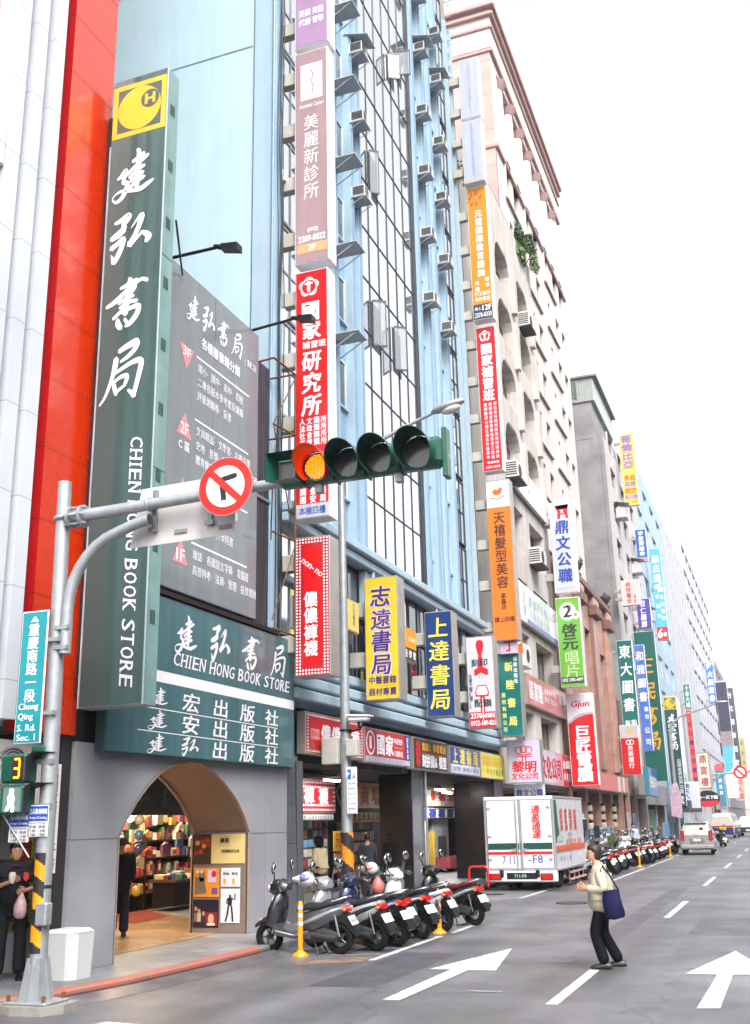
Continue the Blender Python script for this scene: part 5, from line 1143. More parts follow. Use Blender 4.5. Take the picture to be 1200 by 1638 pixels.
fascia('puzzle_shop_board', 'dark board with orange and white characters over the arcade', 26.95, 30.0, 3.2, 4.05, mat('3a3432', **sg), d_f3)
def d_f4(mb, f, w, h): f.rect(mb, 0, 0, w, h*.34, ink('c4c8d4')); f.row(mb, '文史哲學·國中國小·教科書', .08, w-.08, h*.16, .15, ink('5a6a90'), .02, d=.008); f.row(mb, '上達書局', .1, w-.1, h*.67, .48, ink('e8dc60'), .04)
fascia('blue_bookshop_board', 'blue board with yellow characters and a pale foot over the arcade', 30.3, 33.55, 3.2, 4.02, mat('2c4a98', **sg), d_f4)
def d_f5(mb, f, w, h): f.row(mb, '福懋出版社有限公司', .15, w-.6, h*.78, .17, ink('c89018'), .02); f.row(mb, '福州高等教育有限公司', .15, w-.4, h*.58, .17, ink('c89018'), .02); f.row(mb, '中英文圖書館', .6, w-.15, h*.25, .22, ink('5a8a3a'), .02)
fascia('yellow_board', 'pale yellow board with faint characters, rightmost over the arcade', 33.7, 36.85, 3.18, 4.02, mat('d8d040', **sg), d_f5)
# beige block boards
def d_law(mb, f, w, h): f.line(mb, [(.5, .3), (.8, h-.35), (1.1, .3)], .05, ink('a8aab4')); f.ch(mb, '法', 1.6, h*.65, .6, .6, ink('a8aac0'), 0); f.ch(mb, '律', 1.6, h*.3, .5, .5, ink('a8aac0'), 0); f.row(mb, '事務所諮詢', 2.4, 6.2, h*.66, .5, ink('b4b8cc'), 0); f.row(mb, '代書記帳公證', 2.4, 6.6, h*.3, .4, ink('b4b8cc'), 0); f.rect(mb, 2, 0, w, .22, ink('8a8cc0'))
fascia('office_board', 'long white office board with pale grey characters on the cream block', 40.0, 49.0, 9.55, 11.2, mat('dadde4', **sg), d_law, -9.1, .15)
fascia('blank_board', 'long blank white panel board high on the cream block', 41.3, 48.6, 15.3, 16.65, mat('dfe1e6', **sg), None, -9.1, .15)
def d_pk(mb, f, w, h): f.row(mb, '區富隆', .3, 2.8, h*.5, .8, iwh, .05); f.row(mb, '電腦維修買賣', 3.2, 5.8, h*.7, .26, iwh, .02); f.row(mb, '網路工程監視', 3.2, 5.8, h*.4, .26, iwh, .02); f.row(mb, '專業', 6.4, 7.6, h*.62, .45, iwh, .04)
fascia('pink_board', 'faded pink red board with white characters on the cream block', 41.2, 49.3, 6.25, 7.48, mat('d07070', **sg), d_pk, -9.1, .15)
def d_cu(mb, f, w, h): f.row(mb, '文化公司', .2, w-2.2, h*.5, .95, ire, .04, .08); f.rect(mb, w-1.9, 0, w, h, mat('c8242c', .4, var=.05)); f.row(mb, '教科書', w-1.8, w-.1, h*.68, .4, iwh, .03, d=.008); f.row(mb, '參考書', w-1.8, w-.1, h*.3, .4, iwh, .03, d=.008)
fascia('culture_board', 'lilac white shop board with red characters behind the square lilac sign', 42.6, 49.3, 3.2, 4.62, mat('b8b0c4', **sg), d_cu, -9.1, .2)
def d_os(mb, f, w, h):
    f.rect(mb, 0, 0, w*.3, h, ink('d0605a')); f.rect(mb, w*.72, 0, w*.8, h, ink('cfcad0')); f.rect(mb, w*.3, 0, w*.72, h, ink('d8807a')); f.rect(mb, w*.85, 0, w*.9, h, ink('dcd6d6'), .005)
fascia('orange_shop_band', 'orange and pink shop band across the granite arcade', 50.2, 65.2, 3.2, 4.1, mat('dc5a1c', **sg), d_os, -8.7, .5)
# ================================================================== farther blade signs
def simple(name, label, x0, x1, z0, z1, y, fc, txt, ic, th=.4, bold=.03, top=.1, bot=.1, tw=.7, extra=None, calli=False, side=wside, off=.5):
    def d(mb, f, w, h):
        if txt:
            n = len(txt); st = (h-top-bot)/n
            for i, c in enumerate(txt):
                if calli: brush(f, mb, c, w*off, h-top-st*(i+.5), w*tw, min(st*.9, w*tw*1.2), ic, .006, 1.1, 3)
                else: f.ch(mb, c, w*off, h-top-st*(i+.5), w*tw, min(st*.95, w*tw*1.2), ic, bold, .06)
        if extra: extra(mb, f, w, h)
    return sign(name, label, x0, x1, z0, z1, y, mat(fc, **sg), d, th, .025, side, arms=(z0+.4, z1-.8), armz=.2)
def e_two(a, b, ic):
    def e(mb, f, w, h): f.col(mb, a, w*.3, h*.29, .02, w*.4, ic, .03); f.col(mb, b, w*.72, h*.29, .02, w*.4, ic, .03)
    return e
simple('book_company_sign', 'green book company sign with white characters over the red bank sign', -8.9, -7.94, 5.98, 12.57, 66.9, '0c6a62', '東大圖書', iwh, top=.15, bot=2.0, tw=.8, extra=e_two('有限', '股份', iwh))
simple('bank_sign', 'red bank sign with a grey head, in front of the green book company sign', -8.95, -7.85, 4.28, 7.2, 65.4, 'cc1e18', '台新銀行', iwh, top=1.15, bot=.35, tw=.32, extra=lambda mb, f, w, h: (f.rect(mb, 0, h-.75, w, h, ink('b8b4bc')), f.rect(mb, w*.35, h-.55, w*.65, h-.2, ink('c8b070'), .005), f.ringf(mb, w*.42, h-1.0, .1, .15, iwh, .005, 14), f.ringf(mb, w*.6, h-1.0, .1, .15, iwh, .0055, 14)))
simple('periwinkle_sign', 'periwinkle blue book company sign half hidden behind the green one', -8.9, -8.2, 6.25, 13.62, 76, '4a72c0', '和雅圖書', iwh, top=.3, bot=3.2, tw=.9, extra=lambda mb, f, w, h: (f.col(mb, '股份', w*.7, h*.42, h*.28, w*.45, iwh, .03), f.col(mb, '公司', w*.6, h*.24, .2, w*.6, iwh, .03)))
simple('giant_green_sign', 'giant dark green bookshop sign with orange brush characters', -9.2, -7.7, 4.28, 15.05, 79, '0f5a52', '三民書局', ink('d89a1c'), top=1.6, bot=1.8, tw=.75, calli=True, side=ink('d8d8e0'))
simple('high_school_sign', 'tall yellow language school sign with violet and orange characters high on the roofs', -8.9, -7.78, 24.7, 30.55, 78.6, 'e8cc58', '哥倫比亞', ink('8a6ab0'), top=.1, bot=2.9, tw=.8, bold=.07, extra=lambda mb, f, w, h: (f.row(mb, '多益', .1, w-.1, 2.2, .5, ink('d86a28'), .06), f.row(mb, '英檢', .1, w-.1, 1.7, .45, ink('8a6ab0'), .05), f.row(mb, '航空', .1, w-.1, 1.15, .5, ink('d86a28'), .06), f.row(mb, '英日語', .05, w-.05, .65, .4, ink('8a6ab0'), .05), f.lat(mb, '2371-0403', .05, .1, w-.05, .38, ink('c87828'), .02)))
simple('small_blue_sign', 'small blue sign with an orange foot right of the grey block', -8.9, -8.05, 21.5, 24.15, 83.9, '2c5cac', '李敖賢論命', iwh, top=.1, bot=.4, tw=.55, extra=lambda mb, f, w, h: f.rect(mb, 0, 0, w, .3, ink('c88a70')))
simple('cyan_sign', 'long cyan sign with white characters and a red 6F foot', -8.9, -7.9, 16.6, 24.9, 93.8, '5cb4cc', '無古通今', iwh, top=.5, bot=4.2, tw=.65, bold=.05, extra=lambda mb, f, w, h: (f.col(mb, '代訂期刊', w*.35, 5.2, 1.7, w*.35, iwh, .05), f.col(mb, '台灣生物音樂', w*.75, 5.4, 1.6, w*.35, iwh, .05), f.rect(mb, 0, 0, w, 1.15, ink('cc2a30')), f.lat(mb, '6', w*.12, .2, w*.5, 1.0, iwh, .05, .1, .008), f.ch(mb, '樓', w*.72, .5, .3, .4, iwh, .03)))
simple('purple_sign', 'purple translation office sign above the giant green sign', -8.9, -7.9, 15.4, 17.75, 80.2, '4a4496', '百仁翻譯', iwh, top=.1, bot=.1, tw=.45, off=.45)
simple('plate_6f', 'white plate with red characters and 6F on the grey block', -8.9, -7.66, 15.67, 17.43, 71.7, 'cfc8c4', '佛哲書舍', ink('c85050'), top=.1, bot=.1, tw=.3, off=.4, extra=lambda mb, f, w, h: f.col(mb, '6F', w*.82, .8, .05, .4, ink('c84040'), .02))
def e_jh(mb, f, w, h):
    chlogo(f, mb, w/2, h-.55, 1.08); serif(f, mb, 'CHIEN HONG BOOK STORE', w*.62, .9, w*.88, h*.42, iwh, True, .2); f.row(mb, '圖書', .1, w-.1, .6, .3, iwh); f.row(mb, '文具', .1, w-.1, .25, .3, iwh)
simple('far_bookshop_sign', 'farther dark green bookshop sign with a yellow logo square on top', -8.9, -7.8, 2.7, 11.7, 93.3, '244a4a', '建宏書局', iwh, top=1.4, bot=4.4, tw=.7, calli=True, extra=e_jh)
simple('pale_landscape_sign', 'pale white sign with a green landscape foot next to the farther bookshop sign', -8.9, -8.0, 4.6, 12.0, 98.5, 'd4d8d2', '', iwh, extra=lambda mb, f, w, h: (f.rect(mb, 0, 0, w, .5, ink('6aa870')), f.rect(mb, 0, .5, w, .9, ink('7ab8d8'))))
simple('sketch_sign', 'white sign with loose blue brush writing above the dark awning', -8.6, -7.0, 2.5, 4.7, 97, 'd2d6e4', '雅天人文', ink('3a3a98'), top=.1, bot=.3, tw=.4, off=.35)
simple('green_teal_sign', 'small green sign with white characters above the red lifestyle sign', -8.9, -8.2, 12.7, 15.3, 116.3, '2a7a70', '十全大補', iwh, tw=.7)
simple('red_strip_sign', 'thin red sign with dark blue characters beside the yellow framed restaurant sign', -8.9, -8.3, 4.0, 12.6, 116.4, 'd8484e', '名店書生活廣場', ink('2a2a60'), top=1.0, bot=1.0, tw=.8)
simple('restaurant_sign', 'white restaurant sign in a wooden frame with red brown characters', -8.9, -7.5, 4.7, 8.6, 124, 'd8cfca', '鼎富樓', ink('9a3a3a'), tw=.6, side=ink('9a7a50'), extra=lambda mb, f, w, h: [f.rect(mb, *q, ink('a8844a'), .004) for q in ((0, 0, w, .1), (0, h-.1, w, h), (0, .1, .1, h-.1), (w-.1, .1, w, h-.1))])
t = thing('oval_sign', 'black oval sign with white characters and a red rim under the restaurant sign', 'sign', (-8.2, 121, 3)); mb = MB()
mb.prism([(-7.9+1.25*math.cos(a*math.pi/12), 3.6+.85*math.sin(a*math.pi/12)) for a in range(24)], 121, 121.3, mat('1c1a1e', .4), 'y'); mb.build('board', t)
mb = MB(); f = Fr((-9.15, 121, 2.75), (1, 0, 0), (0, -1, 0)); f.row(mb, '老一天下麵', .2, 2.3, 1.0, .4, iwh, .05); f.poly(mb, [(1.25+1.2*math.cos(a*math.pi/12), .85+.82*math.sin(a*math.pi/12)) for a in range(13, 24)], ink('cc2030'), .003); mb.build('lettering', t)
simple('brokerage_sign', 'blue brokerage sign with white squares and characters high over the street', -8.9, -7.8, 17.4, 23.4, 161, '4a78c8', '大展證券', iwh, top=1.1, bot=.2, tw=.75, bold=.06, extra=lambda mb, f, w, h: f.poly(mb, [(.1, h-.15), (w-.05, h-.1), (w*.6, h-.6), (.2, h-1.0)], iwh))
simple('teal_far_sign', 'teal sign with a red round head beside the farther traffic arm', -8.9, -7.7, 3.0, 8.0, 156, '3a8aa8', '中興百貨', iwh, top=.3, bot=1.4, tw=.4, extra=lambda mb, f, w, h: f.disc(mb, w/2, h+.25, .62, .5, ink('d85a58'), .05))
simple('hotel_sign', 'black vertical hotel sign with white characters far down the street', -8.9, -7.2, 10, 25.5, 215, '55525c', '台北陽春酒家', iwh, tw=.6, th=.6)
simple('red_brown_sign', 'pale sign with red characters far down the street under the hotel sign', -8.9, -7.2, 4.5, 9.8, 216, 'd8b8a8', '大利火鍋', ink('b85a50'), tw=.7, th=.6)
simple('far_yellow_sign', 'yellowish sign far down the street, rightmost of the blade signs', -8.9, -7.6, 10, 19, 262, 'b8b078', '永和豆漿', ink('6a6a70'), tw=.6, th=.6)
t = thing('poster_tower', 'long dark and bright advertising panel strip far down the street', 'billboard', (-8.3, 190, 4)); mb = MB(); mb.box(-9.2, -7.3, 190, 191, 4.6, 24, mat('d8d8dc', .4)); mb.box(-9.15, -7.35, 189.95, 190, 15.5, 23.8, mat('3f3d52', .4, var=.3, scale=1.5)); mb.box(-9.15, -7.35, 189.95, 190, 13, 15.5, mat('9a8a90', .4, var=.3)); mb.prism([(-9.15, 13), (-7.35, 13), (-7.8, 9.5), (-9.0, 8.5)], 189.94, 190, mat('5ab4d8', .4), 'y'); mb.build('panel', t)
# low boards in the middle distance
fascia('service_board', 'blue and teal service centre board under the red bank sign', 70.0, 77.5, 3.2, 5.0, mat('2a62b8', **sg), lambda mb, f, w, h: (f.rect(mb, 0, 0, w*.3, h, ink('1c8a98')), f.row(mb, '台服務品質中心', w*.35, w-.2, h*.5, .8, iwh, .04)), -8.3, .4)
fascia('dark_awning', 'plain dark grey awning under the sketch sign', 93.5, 108, 2.2, 3.1, mat('4a4650', .6), None, -7.7, 1.2, fmat=mat('4a4650', .6))
fascia('red_far_board', 'red round cornered board low down beyond the vans', 150, 168, 2.6, 4.6, mat('b83a3c', **sg), None, -8.4, .5)
fascia('blue_low_board', 'pale blue low hoarding beside the parked scooters by the granite arcade', 50.3, 52.8, .1, 1.35, mat('5aa0cc', .4, var=.15), None, -8.9, .08)
fascia('blue_low_board', 'larger pale blue hoarding panel behind the potted plant', 54.0, 58.2, .1, 1.4, mat('5aa4d0', .4, var=.15), None, -8.9, .08)
fascia('blue_low_board', 'small blue hoarding far along, left of the silver minivan', 84, 88.5, .1, 1.4, mat('5a9ac8', .4, var=.15), None, -8.9, .08)
fascia('info_poster', 'bright blue poster on the annex doorway', 70.2, 71.6, 1.0, 2.1, mat('2a7ab8', .4, var=.3, scale=3), None, -9.2, .05)
fascia('shop_poster', 'white poster sheet on the annex doorway', 67.2, 68.6, .9, 2.2, mat('c4c0cc', .4, var=.3, scale=3), None, -9.2, .05)
# ================================================================== shopfronts inside the arcade
XW = -12.6
def inner_board(name, label, y0, y1, z0, z1, fm, draw, X=XW): return fascia(name, label, y0, y1, z0, z1, fm, draw, X, .15, .03)
def d_sock(mb, f, w, h): dots(mb, f, w, h, .28, iwh, .115, .055); f.rect(mb, .32, .3, w-.32, h-.28, mat('a80c18', .3, var=.05), .005); f.row(mb, '儂褲襪', .15, w-.4, h*.52, .5, iwh, .03, d=.012, w=.72)
inner_board('hosiery_shop_sign', 'red dotted hosiery sign over the shop door inside the arcade', 26.2, 29.85, 2.16, 3.1, mat('a81c20', **sg), d_sock)
inner_board('price_strip', 'white strip with small grey characters under the inner hosiery sign', 26.4, 29.7, 1.96, 2.14, mat('cfcdd0', .5), lambda mb, f, w, h: (f.rect(mb, .1, .01, .9, h-.01, ibl), f.row(mb, '襪子絲襪專賣店批發零售', 1.1, w-.1, h*.5, .11, ink('77777f'), .02)))
inner_board('orange_shop_sign', 'orange shop sign with dark red characters in the shade of the arcade', 31.6, 33.85, 2.32, 3.12, mat('d8861a', .4, var=.1), lambda mb, f, w, h: f.row(mb, '商場', .15, w-.1, h*.5, .65, ink('b04a18'), .03))
inner_board('slanted_yellow_strip', 'yellow strip with dark characters under the orange shop sign', 31.0, 34.6, 1.9, 2.18, mat('c89a1c', .4), lambda mb, f, w, h: (f.row(mb, '便宜圖書文具', .1, w-1.0, h*.6, .22, ibl, .05), f.rect(mb, 0, 0, w, .05, ire), f.rect(mb, w-.7, .02, w-.05, h-.02, iwh, .006), f.row(mb, '禮品', w-.65, w-.1, h*.5, .2, ibl, .04, d=.009)))
inner_board('noodle_shop_sign', 'red noodle shop sign with white brush characters deep in the arcade', 38.6, 43.8, 2.42, 3.08, mat('c83a26', .4, var=.08), lambda mb, f, w, h: (f.rect(mb, 0, 0, w, .17, ink('d8d0c0')), f.row(mb, '朱胖子', .6, w-.6, h*.6, .5, iwh, .04, .1), f.rect(mb, 0, 0, .5, h, ink('cfd4c4'), .006), f.row(mb, '越南小館', 1.6, 3.4, .085, .13, ink('3a52a0'), .02, d=.008)))
inner_board('navy_shop_sign', 'navy bookshop sign with white characters under the red noodle sign', 37.6, 43.6, 1.98, 2.36, mat('1c2c6a', .4, var=.1), lambda mb, f, w, h: f.row(mb, '上友書局', .5, w-.9, h*.5, .34, iwh, .04, .1))
for i, (x, y, z, l, lab) in enumerate(((-11.9, 27.4, 3.02, 1.6, 'lit fluorescent tube over the inner hosiery sign'), (-11.7, 36.9, 2.95, 1.2, 'lit fluorescent tube over the noodle sign, nearer one'), (-11.4, 38.2, 3.0, 1.2, 'lit fluorescent tube over the noodle sign, middle one'), (-11.9, 38.4, 2.88, 1.2, 'lit fluorescent tube over the noodle sign, farther one'))):
    t = thing('fluorescent_lamp', lab, 'lamp', (x, y, z)); mb = MB(); mb.box(x-.06, x+.06, y-.05, y+l+.05, z+.03, z+.1, whitep); mb.build('housing', t)
    mb = MB(); mb.tube([(x, y, z), (x, y+l, z)], .025, glow('fff6ec', 9), 8); mb.build('tube', t)
    L = bpy.data.lights.new('tube_light', 'AREA'); L.shape = 'RECTANGLE'; L.size = .1; L.size_y = l; L.energy = 28; L.color = (1, .96, .9); o = bpy.data.objects.new('tube_light', L); COL.objects.link(o); o.location = (x, y+l/2, z-.06)
# hosiery shop display
hs_ = thing('sock_display', 'lit display wall of packed socks behind the woman in the cream coat', 'display', (-12.9, 28.2, 0)); g = random.Random(8)
mb = MB(); mb.box(-13.15, -13.0, 26.2, 30.2, 0, 1.95, mat('8a8c78', .5, var=.3, scale=6)); mb.build('backboard', hs_)
for k in range(60):
    y, z = 26.5+.36*(k % 10)+g.uniform(-.03, .03), .45+.26*(k//10); mb = MB(); mb.box(-12.98, -12.94, y, y+.26, z, z+.2, mat(g.choice(['c84a5a', 'e0d8c8', '4a9a5a', 'd8b83a', '7aa4d0', 'd87a9a', 'e8e4dc', '3a3a44', 'c87a2a']), .4, var=.2, scale=10), .004)
    tag(mb.build('sock_packet'), 'flat packet of socks hanging in the lit shop display', 'merchandise', 'sock packets in the hosiery shop')
for lab, y, z0, z1, c, a in (('yellow price card reading 75 in the hosiery shop', 29.0, 1.1, 1.65, 'e0b020', '75'), ('red edged price card reading 75 in the hosiery shop, lower one', 29.05, .5, 1.05, 'd8d0c8', '75')):
    t, fr, w, h = flat_sign('price_card', lab, 'price card', -12.3, y, y+.65, z0, z1, mat(c, .5, var=.05)); mb = MB(); fr.lat(mb, a, .12, h*.2, w-.1, h*.62, ink('c83a10' if a and z0 > 1 else '23306a'), .03); fr.row(mb, '特價', .1, w-.1, h*.82, .14, ire, .02)
    if z0 < 1:
        for q in ((0, 0, w, .04), (0, h-.04, w, h), (0, .04, .04, h-.04), (w-.04, .04, w, h-.04)): fr.rect(mb, *q, ire)
    mb.build('print', t)
mb = MB(); g = random.Random(9)
bkd = thing('book_display', 'dim shelves of books behind the man in dark clothes', 'bookshelf', (-13, 32.5, 0)); mb.box(-13.15, -12.95, 31.2, 33.8, 0, 1.9, mat('5a4638', .6)); mb.build('shelf', bkd); mb = MB()
for r in range(5):
    y = 31.3
    while y < 33.7: w_ = g.uniform(.04, .1); mb.box(-12.95, -12.88, y, y+w_*.9, .35+r*.33, .6+r*.33, mat(g.choice(['a8442c', '3a5a9a', 'd8d0c0', '4a7a5a', 'c8a040', '6a6a74', 'd87a6a']), .5)); y += w_
mb.build('books', bkd)
ent = thing('noodle_shop', 'pale doorway and glass front of the noodle shop deep in the arcade', 'shopfront', (-13, 40, 0)); mb = MB(); mb.box(-13.1, -12.7, 37.4, 38.9, 0, 2.0, mat('a8a090', .6, var=.15)); mb.box(-13.1, -12.9, 40.2, 42.2, .3, 1.95, mat('9aa4a8', .5, var=.2)); mb.box(-12.9, -12.86, 40.8, 41.8, .6, 1.3, mat('2c2c30', .3)); mb.box(-13, -12.7, 39.5, 39.75, .2, 1.5, mat('c8a430', .5)); mb.box(-12.8, -12.2, 40, 43.5, .15, .55, mat('9a3a40', .6, var=.3, scale=8)); mb.build('front', ent)
t = thing('red_barrier', 'low red tubular barrier by the black arcade column left of the truck', 'barrier', (-8.8, 31.4, 0)); mb = MB(); mb.tube([(-9.02, 31.45, 0), (-9.02, 31.45, .45), (-8.99, 31.45, .53), (-8.92, 31.45, .56), (-8.55, 31.45, .56), (-8.48, 31.45, .53), (-8.45, 31.45, .45), (-8.45, 31.45, 0)], .035, mat('c8181c', .3, coat=.5), 8); mb.build('rail', t)
# ================================================================== traffic pole at the corner
PX, PY = -8.28, 10.78
cone = mat('8e8c86', .8, var=.2, bump=.3)
t = thing('traffic_pole', 'grey traffic signal pole with a striped sleeve and a long arm over the road', 'traffic pole', (PX, PY, 0))
mb = MB(); mb.tube([(PX, PY, .01), (PX-.02, PY, 3), (PX-.07, PY, 6.18)], [.104, .1, .088], galv, 18); mb.disc((PX-.07, PY, 6.2), .09, (0, 0, 1), .04, galv, 16); mb.build('pole', t)
mb = MB(); mb.prism([(PX-.40, PY-.24), (PX-.1, PY-.33), (PX+.3, PY-.29), (PX+.42, PY-.05), (PX+.38, PY+.3), (PX-.4, PY+.3)], -.13, -.03, cone, 'z'); mb.build('concrete_foot', t)
mb = MB(); mb.box(PX-.29, PX+.29, PY-.22, PY+.22, -.03, .005, galv, .01)
for a in range(4):
    c, s = (1, 0, -1, 0)[a], (0, 1, 0, -1)[a]
    mb.face([(PX+c*.085, PY+s*.085, .5), (PX+c*.2, PY+s*.2, .006), (PX+c*.085, PY+s*.085, .006)], galv)
mb.loft([[(PX-.14, PY-.14, .004), (PX+.14, PY-.14, .004), (PX+.14, PY+.14, .004), (PX-.14, PY+.14, .004)], [(PX-.09, PY-.09, .45), (PX+.09, PY-.09, .45), (PX+.09, PY+.09, .45), (PX-.09, PY+.09, .45)]], galv, True, False); mb.build('base_flange', t)
for sx in (-.24, .24):
    for sy in (-.18, .18): mb = MB(); mb.tube([(PX+sx, PY+sy, .0), (PX+sx, PY+sy, .07)], .022, rust, 8); mb.build('anchor_bolt', t)
def sleeve(parent, cx, cy, z0, z1, r, n, pitch, mY, mK, seg=20, lean=-.006, half=False):
    """black and yellow raked stripes wrapped round a pole"""
    mb = MB(); rows = int((z1-z0)/.02)
    for i in range(rows):
        for k in range(seg):
            a0, a1 = 2*math.pi*k/seg, 2*math.pi*(k+1)/seg
            if half and -.72 < ((a0+a1)/2+math.pi) % (2*math.pi)-math.pi < 1.9: continue
            za, zb = z0+(z1-z0)*i/rows, z0+(z1-z0)*(i+1)/rows
            m = mY if ((za-z0)/pitch+k/seg*n) % 1 < .5 else mK
            mb.add([(cx+r*math.cos(a)+lean*z, cy+r*math.sin(a), z) for a, z in ((a0, za), (a1, za), (a1, zb), (a0, zb))], [(0, 1, 2, 3)], m, True)
    mb.build('striped_sleeve', parent)
yst = mat('e89a14', .35, var=.12); kst = mat('26262a', .4, var=.15)
sleeve(t, PX, PY, .5, 1.6, .108, 1, .36, yst, kst, 24, -.006, True)
mb = MB(); mb.box(PX+.02, PX+.17, PY-.15, PY-.02, .8, 1.05, galv, .015); mb.build('junction_box', t); mb = MB(); mb.tube([(PX-.01, PY, 1.2), (PX-.01, PY, 1.24)], .107, kst, 18); mb.build('band', t)
mb = MB(); mb.tube([(PX-.05, PY, 5.72), (-6.6, PY, 5.76), (-5.2, PY, 5.79), (-3.1, PY, 5.84)], [.085, .07, .062, .05], galv, 14); mb.build('arm', t)
mb = MB()
for x in (-8.2, -8.02): mb.disc((x, PY, 5.72), .15, (1, 0, 0), .03, galv, 14)
for k in range(6): a = k*math.pi/3; mb.tube([(-8.26, PY+.12*math.cos(a), 5.72+.12*math.sin(a)), (-7.95, PY+.12*math.cos(a), 5.72+.12*math.sin(a))], .018, galv, 6)
mb.ring((PX-.06, PY, 5.72), .1, .03, (0, 0, 1), galv, 16, 6); mb.build('arm_clamp', t)
mb = MB(); P = [(-8.17, PY-.02, 3.95), (-8.17, PY-.02, 4.5)]+[(-8.17+.85*(1-math.cos(a)), PY-.02, 4.5+.95*math.sin(a)) for a in [k*math.pi/16 for k in range(1, 8)]]+[(-7.2, PY-.02, 5.52), (-7.02, PY-.02, 5.55)]
mb.tube(P, .072, galv, 14); mb.disc((-7.015, PY-.02, 5.55), .066, (1, 0, .15), .01, blackp, 14); mb.build('curved_brace', t)
mb = MB()
for z in (4.0, 4.25): mb.box(-8.3, -8.1, PY-.1, PY-.02, z, z+.05, galv)
mb.build('brace_clamp', t)
# sign plate seen from behind
t = thing('sign_plate', 'white aluminium sign plate seen from behind on the signal arm', 'sign', (-6.6, 10.95, 5.3)); y = 10.95
mb = MB(); mb.prism([(-7.42, 5.26), (-5.93, 5.28), (-5.90, 6.06), (-7.28, 6.03)], y, y+.012, mat('cfcac8', .45, .1, .12, 2, streak=.6), 'y'); mb.build('plate', t)
for x in (-7.05, -6.25):
    mb = MB(); mb.box(x-.03, x+.03, y-.05, y-.001, 5.42, 5.98, steel, .004); mb.box(x-.05, x+.05, y-.1, y-.05, 5.70, 5.85, steel, .01); mb.box(x-.06, x+.06, y-.07, y-.05, 5.42, 5.48, steel); mb.ring((x, PY, 5.755), .078, .02, (1, 0, 0), galv, 14, 6); mb.build('clamp', t)
mb = MB()
for x, z in ((-6.62, 5.86), (-6.68, 5.4), (-6.05, 5.38)): mb.box(x-.09, x+.09, y-.02, y-.001, z-.03, z+.03, mat('8b8684', .5), .008)
mb.build('rivet_plate', t)
# no turn sign
t = thing('prohibition_sign', 'round red ringed no turning sign with a black bent arrow on the signal arm', 'sign', (-5.9, 10.66, 5.45)); y = 10.66
mb = MB(); mb.disc((-5.9, y, 5.80), .37, (0, 1, 0), .012, galv, 40); mb.build('backing', t)
mb = MB(); f = Fr((-5.9, y-.006, 5.80), (1, 0, 0), (0, -1, 0)); rd = mat('d41a10', .3, var=.04, coat=.4)
f.disc(mb, 0, 0, .362, .362, rd, .002, 44); f.disc(mb, 0, 0, .262, .262, mat('dadce2', .35, var=.03), .004, 40)
f.poly(mb, [(-.05, -.185), (-.015, -.17), (.02, -.185), (-.01, .06), (-.085, .06)], ibl, .006); f.poly(mb, [(-.09, .05), (-.085, .115), (.13, .155), (.16, .135), (.155, .1), (.13, .085)], ibl, .0064)
f.line(mb, [(-.225, .215), (.225, -.215)], .085, rd, .008); mb.build('face', t)
mb = MB(); mb.box(-5.95, -5.85, y+.005, 10.74, 5.72, 5.86, galv); mb.build('bracket', t)
# signal head
tg = mat('1b5a49', .35, var=.15, coat=.4, streak=.3, tint='12463a'); tg2 = mat('10362e', .5, var=.1); lens = mat('3e3e42', .15, var=.3, scale=30, spec=.9)
t = thing('traffic_signal', 'green five part horizontal traffic signal showing red amber at its left', 'traffic light', (-4.2, 10.6, 5.6))
mb = MB(); mb.box(-5.22, -3.14, 10.62, 10.84, 5.68, 6.05, tg, .07)
for x in (-4.86, -4.47, -4.08, -3.66): mb.box(x-.012, x+.012, 10.612, 10.845, 5.675, 6.055, tg2, .005)
for x in (-4.7, -3.7): mb.box(x-.04, x+.04, 10.7, 10.8, 5.58, 6.1, galv)
mb.box(-3.16, -3.1, 10.66, 10.82, 5.55, 6.14, tg, .01); mb.build('housing', t)
def visor(c, r, L, m, mi, name='visor', cut=.62):
    mb = MB(); n = 28; a0 = -math.pi/2+cut; a1 = 3*math.pi/2-cut
    for k in range(n):
        p, q = a0+(a1-a0)*k/n, a0+(a1-a0)*(k+1)/n
        def P(a, R_, s): l = L*(.62+.38*math.sin(a)) if s else 0; return (c[0]+R_*math.cos(a), c[1]-l, c[2]+R_*math.sin(a)+(-.04*s))
        mb.add([P(p, r, 0), P(q, r, 0), P(q, r*1.06, 1), P(p, r*1.06, 1)], [(0, 1, 2, 3)], m, True); mb.add([P(p, r*.96, 0), P(q, r*.96, 0), P(q, r*1.02, 1), P(p, r*1.02, 1)], [(3, 2, 1, 0)], mi, True)
        mb.add([P(p, r*1.06, 1), P(q, r*1.06, 1), P(q, r*1.02, 1), P(p, r*1.02, 1)], [(0, 1, 2, 3)], m)
    return mb.build(name, t)
for i, x in enumerate((-4.67, -4.27, -3.87, -3.42)):
    r = .186 if i < 3 else .2; vm = mat('d42a12', .4, var=.08) if i == 0 else tg  # first visor's red is the lit lamp's glow put into its colour
    visor((x, 10.63, 5.87), r, .42, vm, tg2 if i else mat('c8240e', .4))
    mb = MB(); mb.disc((x, 10.615, 5.86), r*.93, (0, 1, 0), .012, lens, 24); mb.build('lens', t)
    if i == 0:
        mb = MB(); am = glow('ff7a0c', 1.5)
        for a in range(-8, 9):
            for b in range(-8, 9):
                u, v = a*.0175, b*.0175
                if u*u+v*v < .0215: mb.disc((x+u, 10.604, 5.86+v), .0062, (0, 1, 0), .006, am, 6)
        mb.build('amber_lamp', t)
mb = MB(); c = (-5.02, 10.62, 5.85)
